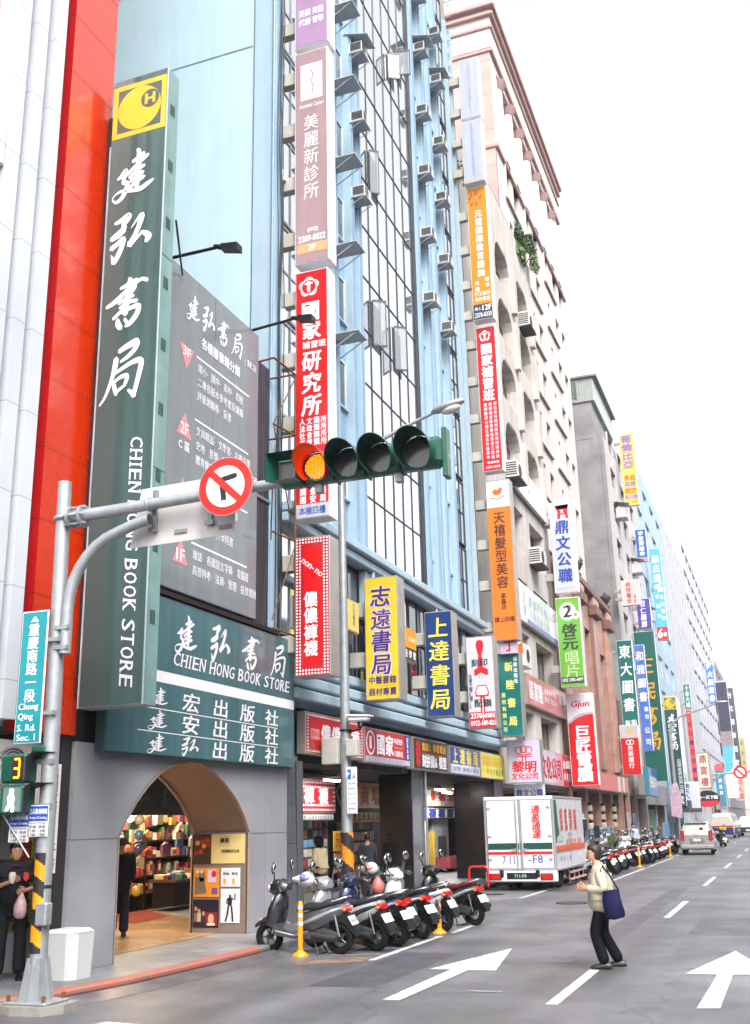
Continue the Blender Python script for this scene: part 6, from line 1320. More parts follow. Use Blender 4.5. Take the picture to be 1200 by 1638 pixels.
for q in (((-.15, -.14), (-.15, .15)), ((-.15, .15), (.15, .15)), ((.15, .15), (.15, -.14)), ((.15, -.14), (-.15, -.14))):
    (a, b), (d, e) = q; mb.face([(c[0]+a, c[1], c[2]+b), (c[0]+d, c[1], c[2]+e), (c[0]+d*1.25-.02, c[1]-.24, c[2]+e*1.2), (c[0]+a*1.25-.02, c[1]-.24, c[2]+b*1.2)], tg)
mb.build('square_hood', t); mb = MB(); mb.box(c[0]-.14, c[0]+.14, 10.605, 10.62, 5.73, 5.98, lens); mb.build('lens', t)
# pedestrian signal
t = thing('pedestrian_signal', 'green pedestrian signal with an amber 3 over a white walking figure', 'traffic light', (-8.62, 10.55, 2.05))
mb = MB(); mb.box(-8.81, -8.44, 10.5, 10.75, 2.40, 2.74, tg, .03); mb.box(-8.80, -8.44, 10.5, 10.75, 2.04, 2.38, tg, .03); mb.box(-8.5, -8.3, 10.65, 10.78, 2.68, 2.84, tg, .02); mb.build('housing', t)
mb = MB()
for z0 in (2.40, 2.04):
    for X0, X1, dx in ((-8.44, -8.3, .12), (-8.82, -8.98, -.12)):
        mb.face([(X0, 10.5, z0+.3), (X0, 10.74, z0+.3), (X1+dx, 10.74, z0+.36), (X1, 10.45, z0+.36)], blackp); mb.face([(X0, 10.5, z0+.3), (X1, 10.45, z0+.36), (X1-dx*.6, 10.5, z0+.02), (X0, 10.5, z0+.02)], kst)
        if X0 > -8.5 and z0 < 2.2: break
mb.build('hood', t)
mb = MB(); mb.box(-8.62, -8.46, 10.49, 10.5, 2.44, 2.71, mat('3a2a20', .4)); mb.box(-8.72, -8.47, 10.49, 10.5, 2.07, 2.35, mat('6f8480', .4)); mb.build('screen', t)
mb = MB(); f = Fr((-8.61, 10.488, 2.45), (1, 0, 0), (0, -1, 0)); g = glow('ff8a10', 1.8)
for q in ((.02, .215, .1, .24), (.02, .105, .1, .13), (.02, 0, .1, .025), (.085, .02, .11, .115), (.085, .125, .11, .22)): f.rect(mb, *q, g, .002)
mb.build('digit', t)
mb = MB(); f = Fr((-8.6, 10.488, 2.07), (1, 0, 0), (0, -1, 0)); g = glow('f0fff8', 4)
f.disc(mb, .0, .235, .03, .032, g, .002, 14); f.poly(mb, [(-.035, .2), (.03, .2), (.045, .15), (.03, .09), (-.03, .09), (-.05, .14)], g, .002); f.poly(mb, [(-.03, .095), (.0, .095), (-.03, .03), (-.065, .01), (-.07, .03)], g, .0024); f.poly(mb, [(.0, .095), (.03, .095), (.05, .05), (.045, .0), (.015, .0), (.02, .04)], g, .0028); mb.build('walking_figure', t)
mb = MB(); mb.tube([(-8.8, 10.6, 2.05), (-8.45, 10.7, 1.55)], .012, galv, 6); mb.box(-8.45, -8.2, 10.68, 10.76, 2.1, 2.16, galv); mb.box(-8.45, -8.2, 10.68, 10.76, 2.62, 2.68, galv); mb.build('mount', t)
# street name plate
t = thing('street_name_sign', 'teal vertical street name plate on the traffic pole', 'sign', (-8.54, 10.62, 2.86)); mb = MB(); mb.box(-8.74, -8.34, 10.62, 10.64, 2.86, 4.5, white_s, .01); mb.build('plate', t)
mb = MB(); f = Fr((-8.74, 10.619, 2.86), (1, 0, 0), (0, -1, 0)); f.rect(mb, .018, .018, .382, 1.622, mat('138a94', .3, var=.05, coat=.3), .002); f.poly(mb, [(.14, 1.5), (.26, 1.5), (.2, 1.58)], iwh, .004)
f.col(mb, '重慶南路一段', .2, 1.48, .5, .17, iwh, .03, h=.165)
for s, z, u1 in (('Chong', .39, .34), ('Qing', .27, .27), ('S. Rd.', .155, .32), ('Sec. 1', .04, .32)): f.lat(mb, s, .05, z, u1, z+(.1 if 'g' in s else .08), iwh, .02)
mb.build('lettering', t); mb = MB()
for z in (3.2, 4.1): mb.box(-8.4, -8.2, 10.64, 10.72, z, z+.05, galv)
mb.build('clamp', t)
for lab, x0, z0 in (('blue and white crossing times plate, right one of the pair on the pole', -8.47, 1.78), ('blue and white crossing times plate, left one under the walking figure', -8.74, 1.72)):
    t = thing('crossing_sign', lab, 'sign', (x0, 10.66, z0)); mb = MB(); mb.box(x0, x0+.29, 10.66, 10.67, z0, z0+.36, white_s, .006); mb.build('plate', t)
    mb = MB(); f = Fr((x0, 10.659, z0), (1, 0, 0), (0, -1, 0)); f.rect(mb, .005, .18, .285, .35, ink('2a4aa8'), .002); f.row(mb, '行人專用時相', .015, .275, .29, .07, iwh, .04, d=.004); f.lat(mb, '4-way Crossing', .02, .195, .27, .235, iwh, .02, d=.004)
    f.lat(mb, 'Mon-Sun Workday', .03, .145, .26, .17, ibl, .01)
    for r, s in enumerate(('07:00 - 09:00', '11:00 - 13:00', '17:00 - 19:00')): f.lat(mb, s, .03, .1-.045*r, .26, .132-.045*r, ibl, .02)
    mb.build('lettering', t)
# white box by the wall
t = thing('white_bin', 'white plastic bin with rounded lid standing by the grey stone wall', 'bin', (-9.05, 12.3, 0)); mb = MB(); wp = mat('c2c3c5', .35, var=.05, streak=.2)
mb.loft([[(-9.2, 12.16, 0), (-8.93, 12.16, 0), (-8.82, 12.27, 0), (-8.82, 12.57, 0), (-9.2, 12.57, 0)], [(-9.22, 12.13, .56), (-8.91, 12.13, .56), (-8.8, 12.25, .56), (-8.8, 12.59, .56), (-9.22, 12.59, .56)]], wp, True, False); mb.build('bin_body', t)
mb = MB(); mb.loft([[(-9.22, 12.13, .565), (-8.91, 12.13, .565), (-8.8, 12.25, .565), (-8.8, 12.59, .565), (-9.22, 12.59, .565)], [(-9.18, 12.17, .61), (-8.95, 12.17, .61), (-8.85, 12.27, .61), (-8.85, 12.54, .61), (-9.18, 12.54, .61)]], wp, True, False); mb.build('lid', t)
# ================================================================== street lamp before the arcade
LX, LY = -8.56, 20.9
t = thing('street_lamp', 'slim grey lamp post with a curved arm and an orange black striped sleeve', 'street lamp', (LX, LY, 0))
mb = MB(); mb.tube([(LX, LY, 0), (LX-.02, LY, 4), (LX-.04, LY, 9.35)], [.125, .105, .075], galv, 16)
mb.tube([(LX-.04, LY, 9.3), (LX+.1, LY, 9.6), (LX+.7, LY, 10.05), (LX+1.4, LY, 10.35), (LX+2.2, LY, 10.62)], [.06, .055, .05, .045, .04], galv, 10); mb.build('pole', t)
mb = MB(); mb.ell((LX+2.55, LY, 10.72), (.42, .15, .1), galv, 16, 8, Matrix.Rotation(-.22, 3, 'Y')); mb.build('lamp_head', t)
mb = MB(); mb.ell((LX+2.62, LY, 10.64), (.24, .12, .1), mat('c9c6c0', .2, var=.05, coat=.5), 14, 8, Matrix.Rotation(-.22, 3, 'Y')); mb.build('glass_bowl', t)
sleeve(t, LX, LY, .3, 1.68, .128, 1, .62, mat('e8861c', .35, var=.1), kst, 20, -.005)
mb = MB(); mb.box(-9.05, -8.68, 20.7, 20.95, 3.05, 3.6, mat('b5b3ac', .5, var=.1), .015); mb.box(-8.5, -8.25, 20.7, 20.95, 3.2, 3.55, mat('b5b3ac', .5, var=.1), .015); mb.build('control_box', t)
mb = MB(); mb.ring((LX, LY, 3.75), .13, .02, (0, 0, 1), darksteel, 14, 6); mb.tube([(-8.5, 20.85, 3.7), (-8.2, 20.8, 3.75), (-8.15, 20.8, 3.85)], .02, darksteel, 6); mb.tube([(LX+.1, LY-.05, 3.1), (LX-.2, LY-.1, 2.5), (LX-.1, LY-.1, 2.2)], .015, blackp, 6); mb.build('cable', t)
t = thing('security_camera', 'white security camera on the lamp post beside the red fascia board', 'camera', (-8.15, 20.7, 3.85)); mb = MB(); mb.box(-8.42, -7.95, 20.62, 20.78, 3.9, 4.02, white_s, .03); mb.prism([(-8.45, 4.02), (-7.9, 3.99), (-7.9, 4.02), (-8.45, 4.06)], 20.59, 20.81, white_s, 'y'); mb.build('camera_case', t); mb = MB(); mb.tube([(-8.2, 20.7, 3.9), (-8.2, 20.75, 3.78)], .03, darksteel, 8); mb.build('bracket', t)
t = thing('parking_sign', 'narrow white parking rules plate with a blue P on the lamp post', 'sign', (-8.4, 20.75, 2.08)); mb = MB(); mb.box(-8.49, -8.26, 20.72, 20.735, 2.05, 2.98, white_s, .004); mb.build('plate', t)
mb = MB(); f = Fr((-8.49, 20.719, 2.05), (1, 0, 0), (0, -1, 0)); f.rect(mb, .02, .68, .1, .88, ink('2a62b8')); f.ch(mb, 'P', .06, .78, .14, .14, iwh, .05); f.ch(mb, '人', .17, .74, .09, .1, ibl, .03)
for r in range(6): f.row(mb, ('機車停車', '收費時段', '每日八時', '至二十時', '計次收費', '請依規定')[r], .03, .2, .6-.1*r, .045, ink('77777f'), .01)
mb.build('lettering', t)
# delineator posts
def bollard(label, x, y):
    t = thing('bollard', label, 'bollard', (x, y, RZ), 0, 'orange posts along the scooter bays'); o = mat('e0961a', .35, var=.12, coat=.2); w = mat('c9c9cc', .35)
    mb = MB(); mb.tube([(0, 0, 0), (0, 0, .03), (0, 0, .06), (0, 0, .09)], [.13, .125, .07, .046], o, 14); mb.build('base', t, False)
    mb = MB(); mb.tube([(0, 0, .08), (0, 0, .78), (0, 0, .81)], [.044, .042, .03], o, 14); mb.build('post', t, False)
    for z in (.45, .57, .69): mb = MB(); mb.tube([(0, 0, z), (0, 0, z+.06)], .0455, w, 14, False); mb.build('reflector_band', t, False)
    return t
bo = bollard('orange post with grey bands in front of the dark grey scooter', -7.42, 16.1)
dup(bo, (-6.28, 19.75, RZ), 0, 'orange post with grey bands by the white scooter at the bay corner'); dup(bo, (-6.0, 46.4, RZ), 0, 'orange post farther down, nearest beyond the crossing woman'); dup(bo, (-5.95, 58.3, RZ), 0, 'orange post far down, left of the silver minivan')
# ================================================================== scooters
tyre = mat('1b1b1d', .7, var=.1); rimm = mat('77787c', .35, .6); plas = mat('1d1e22', .35, var=.1, coat=.2); seatm = mat('202024', .5, var=.1); engm = mat('3a3b3f', .45, .4, .15); plate_w = mat('d6d8d6', .4, var=.04); tail = mat('b5160f', .15, coat=.8, var=.05); amb = mat('d87814', .15, coat=.6, var=.05)
BODY = mat('303238', .22, .4, .03, coat=.8); SIDE = mat('565961', .22, .5, .03, coat=.8); SEATC = mat('232328', .5, var=.1); STRIPE = mat('a6a8ae', .22, .5, .03, coat=.8)
def sec(x, z0, z1, w0, w1, n=10):
    """cross section ring at x: rounded box from z0 to z1, half widths w0 (bottom) and w1 (top)"""
    out = []
    for k in range(n):
        a = 2*math.pi*k/n; c, s = math.cos(a), math.sin(a); q = lambda v: math.copysign(abs(v)**.6, v)
        w = w0+(w1-w0)*(q(s)*.5+.5); out.append((x, q(c)*w, (z0+z1)/2+q(s)*(z1-z0)/2))
    return out
def make_scooter(label):
    t = thing('scooter', label, 'scooter', (0, 0, RZ), 0, 'scooters parked along the kerb')
    for nm, x in (('front_wheel', .62), ('rear_wheel', -.62)):
        mb = MB(); mb.ring((x, 0, .245), .185, .06, (0, 1, 0), tyre, 22, 10); mb.build(nm, t, False).name
        w = t.children[-1]; mb = MB(); mb.ring((x, 0, .245), .135, .014, (0, 1, 0), rimm, 20, 6); mb.disc((x, 0, .245), .05, (0, 1, 0), .1, rimm, 12)
        for k in range(5): a = 2*math.pi*k/5; mb.tube([(x, 0, .245), (x+.13*math.cos(a), 0, .245+.13*math.sin(a))], .014, rimm, 6)
        o = mb.build('rim', None); o.parent = w
    mb = MB(); mb.loft([sec(.86, .38, .44, .06, .05), sec(.74, .45, .53, .085, .07), sec(.60, .5, .57, .095, .07), sec(.46, .44, .5, .085, .06)], BODY); mb.build('front_fender', t, False)
    mb = MB(); mb.tube([(.60, .075, .245), (.47, .07, .62)], .022, engm, 8); mb.tube([(.60, -.075, .245), (.47, -.07, .62)], .022, engm, 8); mb.build('fork', t, False)
    mb = MB(); mb.loft([[(.66, 0, .52), (.60, .2, .47), (.48, .235, .42), (.34, 0, .42), (.48, -.235, .42), (.60, -.2, .47)], [(.58, 0, .72), (.52, .235, .7), (.42, .28, .66), (.27, 0, .66), (.42, -.28, .66), (.52, -.235, .7)], [(.48, 0, .9), (.44, .2, .88), (.37, .24, .84), (.26, 0, .84), (.37, -.24, .84), (.44, -.2, .88)], [(.41, 0, .97), (.38, .1, .96), (.34, .1, .94), (.31, 0, .94), (.34, -.1, .94), (.38, -.1, .96)]], BODY); mb.build('front_shield', t, False)
    mb = MB(); mb.loft([[(.44, .0, .3), (.44, .2, .3), (.50, .2, .5), (.46, 0, .52), (.50, -.2, .5), (.44, -.2, .3)], [(.1, 0, .25), (.1, .2, .25), (.1, .2, .33), (.1, 0, .34), (.1, -.2, .33), (.1, -.2, .25)], [(-.2, 0, .25), (-.2, .2, .25), (-.2, .2, .36), (-.2, 0, .36), (-.2, -.2, .36), (-.2, -.2, .25)]], SIDE, True, False); mb.build('floor_board', t, False)
    mb = MB(); mb.loft([sec(.6, .93, 1.05, .07, .05), sec(.5, .88, 1.13, .15, .11), sec(.36, .9, 1.14, .18, .13), sec(.25, .95, 1.07, .12, .08)], BODY); hc = mb.build('handlebar_cover', t, False)
    mb = MB(); mb.ell((.575, 0, 1.0), (.05, .1, .065), mat('c9ccd0', .08, var=0, coat=1), 14, 8); mb.build('headlight', t, False)
    mb = MB(); mb.tube([(.36, .12, 1.04), (.28, .34, 1.02)], .017, plas, 8); mb.tube([(.36, -.12, 1.04), (.28, -.34, 1.02)], .017, plas, 8)
    for s in (1, -1): mb.tube([(.3, .26*s, 1.03), (.24, .34*s, .98)], .007, chrome, 5)
    mb.build('handlebar', t, False)
    for s in (1, -1):
        mb = MB(); mb.tube([(.35, .2*s, 1.05), (.38, .27*s, 1.16), (.37, .3*s, 1.26)], .011, plas, 6); rt = Matrix.Rotation(.35*s, 3, 'X'); mb.ell((.36, .33*s, 1.33), (.025, .062, .095), plas, 12, 8, rt); mb.ell((.342, .33*s, 1.33), (.016, .052, .082), chrome, 12, 8, rt); mb.build('mirror', t, False)
    mb = MB(); mb.loft([sec(.0, .3, .62, .17, .15), sec(-.25, .34, .7, .2, .15), sec(-.45, .44, .74, .19, .15), sec(-.66, .56, .78, .14, .11), sec(-.79, .66, .78, .07, .06)], SIDE); mb.build('body_panel', t, False)
    mb = MB()
    for s in (1, -1):
        mb.loft([[(-.05, s*.165, .44), (-.05, s*.19, .46), (-.05, s*.165, .50)], [(-.3, s*.19, .52), (-.3, s*.215, .55), (-.3, s*.19, .6)], [(-.55, s*.15, .62), (-.55, s*.18, .65), (-.55, s*.15, .69)], [(-.77, s*.07, .69), (-.77, s*.1, .71), (-.77, s*.07, .73)]], STRIPE, True, False)
        mb.loft([[(.42, s*.19, .33), (.42, s*.21, .36), (.42, s*.19, .4)], [(.1, s*.19, .27), (.1, s*.215, .3), (.1, s*.19, .33)], [(-.15, s*.18, .3), (-.15, s*.2, .33), (-.15, s*.18, .37)]], STRIPE, True, False)
    mb.build('side_trim', t, False)
    mb = MB(); mb.loft([sec(.05, .32, .6, .12, .1), sec(-.2, .26, .5, .15, .13), sec(-.5, .36, .56, .14, .12)], plas); mb.build('under_cover', t, False)
    mb = MB(); mb.loft([sec(.08, .62, .7, .1, .09), sec(-.1, .66, .775, .16, .12), sec(-.32, .68, .765, .17, .13), sec(-.42, .70, .82, .16, .12), sec(-.58, .74, .845, .14, .1), sec(-.7, .77, .83, .08, .06)], SEATC); mb.build('seat', t, False)
    mb = MB(); mb.tube([(-.55, .12, .8), (-.76, .1, .86), (-.83, 0, .87), (-.76, -.1, .86), (-.55, -.12, .8)], .014, chrome, 8); mb.build('grab_rail', t, False)
    mb = MB(); mb.loft([sec(-.73, .62, .75, .11, .12), sec(-.825, .645, .735, .085, .095)], tail); mb.build('tail_light', t, False)
    for s in (1, -1): mb = MB(); mb.ell((-.76, .135*s, .68), (.045, .02, .022), amb, 10, 6); mb.build('turn_signal', t, False)
    mb = MB(); mb.prism([(-.62, .62), (-.79, .62), (-.97, .29), (-.94, .27), (-.75, .46), (-.64, .5)], -.075, .075, plas, 'y'); mb.build('rear_mudguard', t, False)
    mb = MB(); d = Vector((-.2, 0, -.32)).normalized(); n = Vector((-.85, 0, .53)); c = Vector((-.865, 0, .515)); q = Vector((0, .13, 0)); h = d*.075
    mb.face([c-q-h, c+q-h, c+q+h, c-q+h], plate_w); mb.face([c-q+h-n*.006, c+q+h-n*.006, c+q-h-n*.006, c-q-h-n*.006], plate_w); pl = mb.build('number_plate', t, False)
    mb = MB(); fr = Fr(c, (0, -1, 0), n.normalized(), -d); fr.lat(mb, 'FAB-638', -.11, -.035, .11, .035, ibl, .0, 0, .002); o = mb.build('digits', None); o.parent = pl
    mb = MB(); mb.loft([sec(-.12, .18, .36, .05, .05), sec(-.4, .2, .42, .07, .06), sec(-.66, .2, .34, .06, .05)], engm); mb.tube([(-.62, .11, .245), (-.2, .1, .3)], .06, engm, 10)
    for v in list(range(len(mb.v))): x, y, z = mb.v[v]; mb.v[v] = (x, y+.1 if v < 30 else y+.02, z)
    mb.build('engine', t, False)
    mb = MB(); mb.tube([(-.2, -.12, .24), (-.4, -.15, .26), (-.45, -.16, .28), (-.85, -.17, .36), (-.9, -.17, .37)], [.02, .025, .055, .06, .04], engm, 10); mb.build('muffler', t, False)
    mb = MB(); mb.tube([(-.66, .1, .28), (-.6, .12, .6)], .028, chrome, 8); mb.build('shock', t, False)
    mb = MB(); mb.tube([(-.22, .1, .22), (-.32, .17, .0)], .014, engm, 6); mb.tube([(-.22, -.1, .22), (-.32, -.17, .0)], .014, engm, 6); mb.tube([(-.32, .2, .012), (-.32, -.2, .012)], .012, engm, 6); mb.build('centre_stand', t, False)
    return t
def paintset(b, s, seat='232328', met=.4, st='a6a8ae'):
    return {STRIPE: mat(st, .22, .4, .03, coat=.8), BODY: mat(b, .22, met, .05, coat=.8), SIDE: mat(s, .22, met, .05, coat=.8), SEATC: mat(seat, .5, var=.1)}
PS = {'silver': paintset('9a9ca2', 'b4b6ba', st='33343a'), 'white': paintset('d2d3d6', 'c9cacd', met=0., st='4a5a86'), 'black': paintset('1a1a1e', '26272c'), 'blue': paintset('26304e', '2c2e36', st='8a9ccc'), 'red': paintset('7e1c20', '2a2a2e', st='8e2226'), 'maroon': paintset('202024', '2c2c32', '5a1a20'), 'grey': paintset('4c4e56', '77797f'), 'orange': paintset('26262a', '2c2d32')}
def heading(a): return R(180-a)
sc0 = make_scooter('dark grey scooter, nearest of the row, leaning beside the stone arch'); sc0.location = (-7.49, 16.42, RZ); sc0.rotation_euler = (R(-3), 0, heading(1))
for lab, ps, x, y, a in (('black seated silver sided scooter next behind the dark grey one', 'silver', -7.05, 17.05, 13), ('black scooter with blue trimmed tail, third in the front row', 'blue', -6.9, 17.75, 20), ('black scooter, fourth in the front row', 'black', -7.05, 18.25, 15), ('black scooter with orange shock absorber, fifth in the front row', 'orange', -6.85, 18.95, 22), ('white scooter with long panels behind the second orange post', 'white', -6.85, 20.0, 14), ('grey scooter half hidden behind the white one', 'grey', -7.05, 20.6, 18), ('black scooter with a dark red seat, last of the front row', 'maroon', -6.6, 21.45, 20)):
    o = dup(sc0, (x, y, RZ), heading(a), lab, swap=PS[ps]); o.rotation_euler = (R(-3), 0, heading(a))
g = random.Random(21); names = list(PS)
def row(y0, n, st, lab, x=-6.75):
    for i in range(n):
        ps = g.choice(['silver', 'black', 'white', 'black', 'grey', 'red', 'silver', 'blue']); o = dup(sc0, (x+g.uniform(-.2, .2), y0+st*i+g.uniform(-.14, .14), RZ), 0, lab, swap=PS[ps], scale=g.uniform(.9, 1.06)); o.rotation_euler = (R(-4+g.uniform(-4, 3)), 0, heading(24+g.uniform(-11, 11)))
row(37.6, 11, .74, 'scooter standing in the tight row between the truck and the third orange post')
row(47.2, 13, .8, 'scooter standing in the tight row between the two far orange posts')
row(59.2, 8, .9, 'scooter standing in the far row left of the silver minivan', -7.0)
for i in range(6): o = dup(sc0, (-8.1+g.uniform(-.1, .1), 46+i*1.9, 0), 0, 'scooter parked close to the granite arcade behind the front row', swap=PS[g.choice(['silver', 'white', 'black'])]); o.rotation_euler = (0, 0, heading(30))
o = dup(sc0, (-4.25, 75.2, RZ), 0, 'lone scooter out in the lane just right of the silver minivan', 'scooters out in the lane', swap=PS['black']); o.rotation_euler = (R(-4), 0, R(105))
# helmets left on the scooters
def helmet(label, c, m, vm, s=1.):
    t = thing('helmet', label, 'helmet', c); mb = MB(); mb.ell(c, (.14*s, .13*s, .125*s), m, 16, 10); mb.tube([(c[0]-.1, c[1]-.06, c[2]+.0), (c[0]-.23*s, c[1]-.1, c[2]+.01)], [.08, .02], m, 8); mb.build('shell', t)
    mb = MB(); mb.ell((c[0]-.02, c[1]-.035, c[2]+.02), (.13*s, .115*s, .075*s), vm, 14, 8); mb.build('visor', t)
helmet('white and blue open helmet hung over the second scooter', (-7.62, 16.82, .98), mat('d2d2d4', .2, var=.05, coat=.8), mat('6a74a8', .15, coat=.8))
helmet('silver helmet with pink top on the fifth scooter handlebar', (-7.3, 18.95, 1.05), mat('c9c4c6', .2, var=.05, coat=.8), mat('c87a74', .2, coat=.6), .95)
helmet('white helmet left on a scooter beside the potted plant', (-6.5, 41.6, .95), mat('dcd8d4', .25, var=.05, coat=.8), mat('c9c4bc', .2, coat=.6), 1.2)
t = thing('plastic_bag', 'salmon pink plastic bag hanging on the fifth scooter handlebar', 'bag', (-7.1, 18.8, .8)); mb = MB(); mb.loft([[(-7.1+r*math.cos(a), 18.75+r*math.sin(a), z) for a in [k*math.pi/4 for k in range(8)]] for r, z in ((.03, .92), (.09, .84), (.12, .74), (.1, .66), (.05, .62))], mat('c86a60', .4, var=.1)); mb.build('bag_body', t)
t = thing('spider_plant', 'bushy green grass like plant in a pot among the farther scooters', 'plant', (-6.3, 41.2, .35)); mb = MB(); mb.tube([(-6.3, 41.2, .35), (-6.3, 41.2, .72)], [.16, .22], mat('7a4a36', .7), 12); mb.build('pot', t)
mb = MB(); gg = random.Random(4); ms = [mat(c, .5, var=.15) for c in ('5c7a3c', '7e9650', '48682c')]
for k in range(90):
    a = gg.uniform(0, 6.28); l = gg.uniform(.35, .7); b = gg.uniform(.15, .7); d = Vector((math.cos(a), math.sin(a), 0)); s = Vector((-d.y, d.x, 0))*.018; p0 = Vector((-6.3, 41.2, .7)); p1 = p0+d*l*b*.5+Vector((0, 0, l*.8)); p2 = p0+d*l*b*1.1+Vector((0, 0, l*.75))
    mb.face([p0-s, p0+s, p1+s, p1-s], ms[k % 3]); mb.face([p1-s, p1+s, p2], ms[k % 3])
mb.build('leaves', t)
# ================================================================== delivery truck (rear towards us)
wh = mat('d3d4d8', .3, var=.06, coat=.4, streak=.4); trim = mat('b5b6ba', .35, .5, .1); gst = ink('1f4a40', rough=.3); rst = ink('c42a1e', rough=.3); ost = ink('dc5a1e', rough=.3); blu = ink('2c3a9a')
TX0, TX1, TY0, TY1, TZ0, TZ1 = -8.52, -6.44, 31.6, 36.4, .42, 2.5
t = thing('delivery_truck', 'white box delivery truck with green and red stripes parked at the kerb', 'truck', (-7.48, 34, RZ))
mb = MB(); mb.box(TX0, TX1, TY0+.05, TY1, TZ0, TZ1, wh, .03)
for x in (TX0+.02, TX1-.02): mb.box(x-.035, x+.035, TY0, TY0+.08, TZ0-.02, TZ1+.01, trim, .01)
mb.box(TX0, TX1, TY0-.01, TY0+.08, TZ1-.09, TZ1+.02, wh, .02); mb.box(TX0, TX1, TY0-.01, TY0+.08, TZ0-.02, TZ0+.06, trim, .01)
mb.box(TX1-.03, TX1+.015, TY0+.02, TY1, TZ1-.05, TZ1+.015, trim, .01); mb.box(TX1-.03, TX1+.015, TY0+.02, TY1, TZ0-.01, TZ0+.06, trim, .01)
mb.build('cargo_box', t)
tf = Fr((TX0, TY0, TZ0), (1, 0, 0), (0, -1, 0)); W_ = TX1-TX0; H_ = TZ1-TZ0; mid = W_*.5
for k, (a, b) in enumerate(((.07, mid-.015), (mid+.015, W_-.07))):
    mb = MB(); mb.box(TX0+a, TX0+b, TY0-.02, TY0+.04, TZ0+.07, TZ1-.1, wh, .012); d_ = mb.build('rear_door', t)
    mb = MB()
    for z in (.3, .95, 1.75): q = a+.02 if k == 0 else b-.12; mb.box(TX0+q, TX0+q+.1, TY0-.04, TY0-.02, TZ0+z, TZ0+z+.05, trim, .005)
    o = mb.build('hinge', t); o.parent = d_; o.matrix_parent_inverse.identity()
    mb = MB(); x = TX0+(b-.06 if k == 0 else a+.06); mb.tube([(x, TY0-.045, TZ0+.05), (x, TY0-.045, TZ1-.08)], .017, trim, 8); mb.box(x-.03, x+.03, TY0-.05, TY0-.02, TZ0+.55, TZ0+.6, trim); mb.tube([(x, TY0-.06, TZ0+.62), (x+(.18 if k else -.18), TY0-.07, TZ0+.6)], .014, trim, 6)
    o = mb.build('lock_bar', t); o.parent = d_; o.matrix_parent_inverse.identity()
mb = MB(); dd = .024
for a, b in ((.08, mid-.1), (mid-.06, mid-.02), (mid+.02, mid+.04), (mid+.1, W_-.08)): tf.rect(mb, a, .6, b, .78, gst, dd); tf.rect(mb, a, .46, b, .54, rst, dd)
for i, c in enumerate('通盈通運'): tf.ch(mb, c, mid+.52, 1.72-.235*i, .26, .25, ink('c8261e'), .03, .15, dd+.002)
tf.lat(mb, '7 11', .5, .2, .86, .42, blu, .0, 0, dd+.002); tf.lat(mb, '-F8', mid+.24, .22, mid+.66, .44, blu, .0, 0, dd+.002)
f = Fr((TX1, TY0, TZ0), (0, 1, 0), (1, 0, 0)); L_ = TY1-TY0
f.poly(mb, [(.1, .8), (.75, .8), (.55, 1.3), (.42, 1.98), (.1, 1.98)], ink('2c5a46'), .017); f.poly(mb, [(.2, .8), (1.0, .8), (1.5, .9), (.9, 1.0), (.55, .98), (.3, .92)], ink('a8b8b0'), .019)
f.rect(mb, .08, .56, L_, .68, ost, .02); f.rect(mb, .08, .5, L_, .54, ost, .02); f.row(mb, '快速宅配服務', 1.6, 4.2, .76, .2, ost, .05, d=.021)
for i, s in enumerate(('通盈通運', '通盈快遞', '通運')): f.col(mb, s, 1.05+.75*i, 1.75, 1.1, .42, ink('c8261e'), .03, .15, d=.021)
f.col(mb, '通盈通運', 3.3, 1.75, 1.1, .42, ink('c8261e'), .03, .15, d=.021); f.row(mb, '服務', 1.9, 2.7, .98, .13, blu, .02, d=.021); f.row(mb, '專線', 1.9, 2.7, .86, .12, ink('a89a90'), 0, d=.021); f.row(mb, '限重2噸', .4, 2.4, .32, .16, ink('5a74b8'), .02, d=.021)
mb.build('lettering', t)
mb = MB(); mb.box(TX1, TX1+.018, TY0+2.25, TY0+2.3, TZ0+.1, TZ1-.06, trim); mb.box(TX1, TX1+.018, TY0+3.45, TY0+3.5, TZ0+.1, TZ1-.06, trim); mb.box(TX1, TX1+.03, TY0+2.3, TY0+2.5, TZ0+.7, TZ0+.75, trim); mb.build('side_door', t)
mb = MB(); mb.box(TX0-.02, TX1+.02, TY0-.1, TY0+.1, .12, .42, wh, .03); mb.build('rear_bumper', t)
mb = MB(); mb.box(-7.9, -7.0, TY0-.108, TY0-.09, .2, .38, blackp, .01); mb.build('plate_panel', t); o_ = t.children[-1]
mb = MB(); Fr((-7.72, TY0-.108, .24), (1, 0, 0), (0, -1, 0)).lat(mb, '711-F8', .05, .01, .4, .1, ink('a8c8b8'), .02, 0, .003); mb.build('number_plate', t)
for x, lb in ((-8.42, 0), (-6.9, 1)): mb = MB(); mb.box(x, x+.36, TY0-.115, TY0-.09, .18, .36, mat('5a1410', .3)); mb.box(x+.03, x+.33, TY0-.13, TY0-.115, .2, .34, tail, .01); mb.build('tail_light', t)
for x in (-8.05, -6.98): mb = MB(); mb.box(x-.06, x+.06, TY0-.13, TY0-.05, .25, .46, blackp, .02); mb.build('rubber_stop', t)
mb = MB(); mb.box(-8.2, -6.75, TY0+.2, TY1+1.8, .18, .4, blackp); mb.box(-8.3, -6.7, TY0+1.35, TY0+1.65, .12, .24, blackp); mb.build('chassis', t)
for x, n_ in ((-8.2, 2), (-6.72, 2)):
    for q in range(2):
        xx = x+(.24*q if x < -7.5 else -.24*q); mb = MB(); mb.ring((xx, TY0+1.5, RZ+.36), .25, .11, (1, 0, 0), tyre, 24, 10); mb.build('rear_wheel', t); w = t.children[-1]; mb = MB(); mb.disc((xx, TY0+1.5, RZ+.36), .2, (1, 0, 0), .1, mat('b8b8bc', .4, .5), 18); o = mb.build('rim', t); o.parent = w
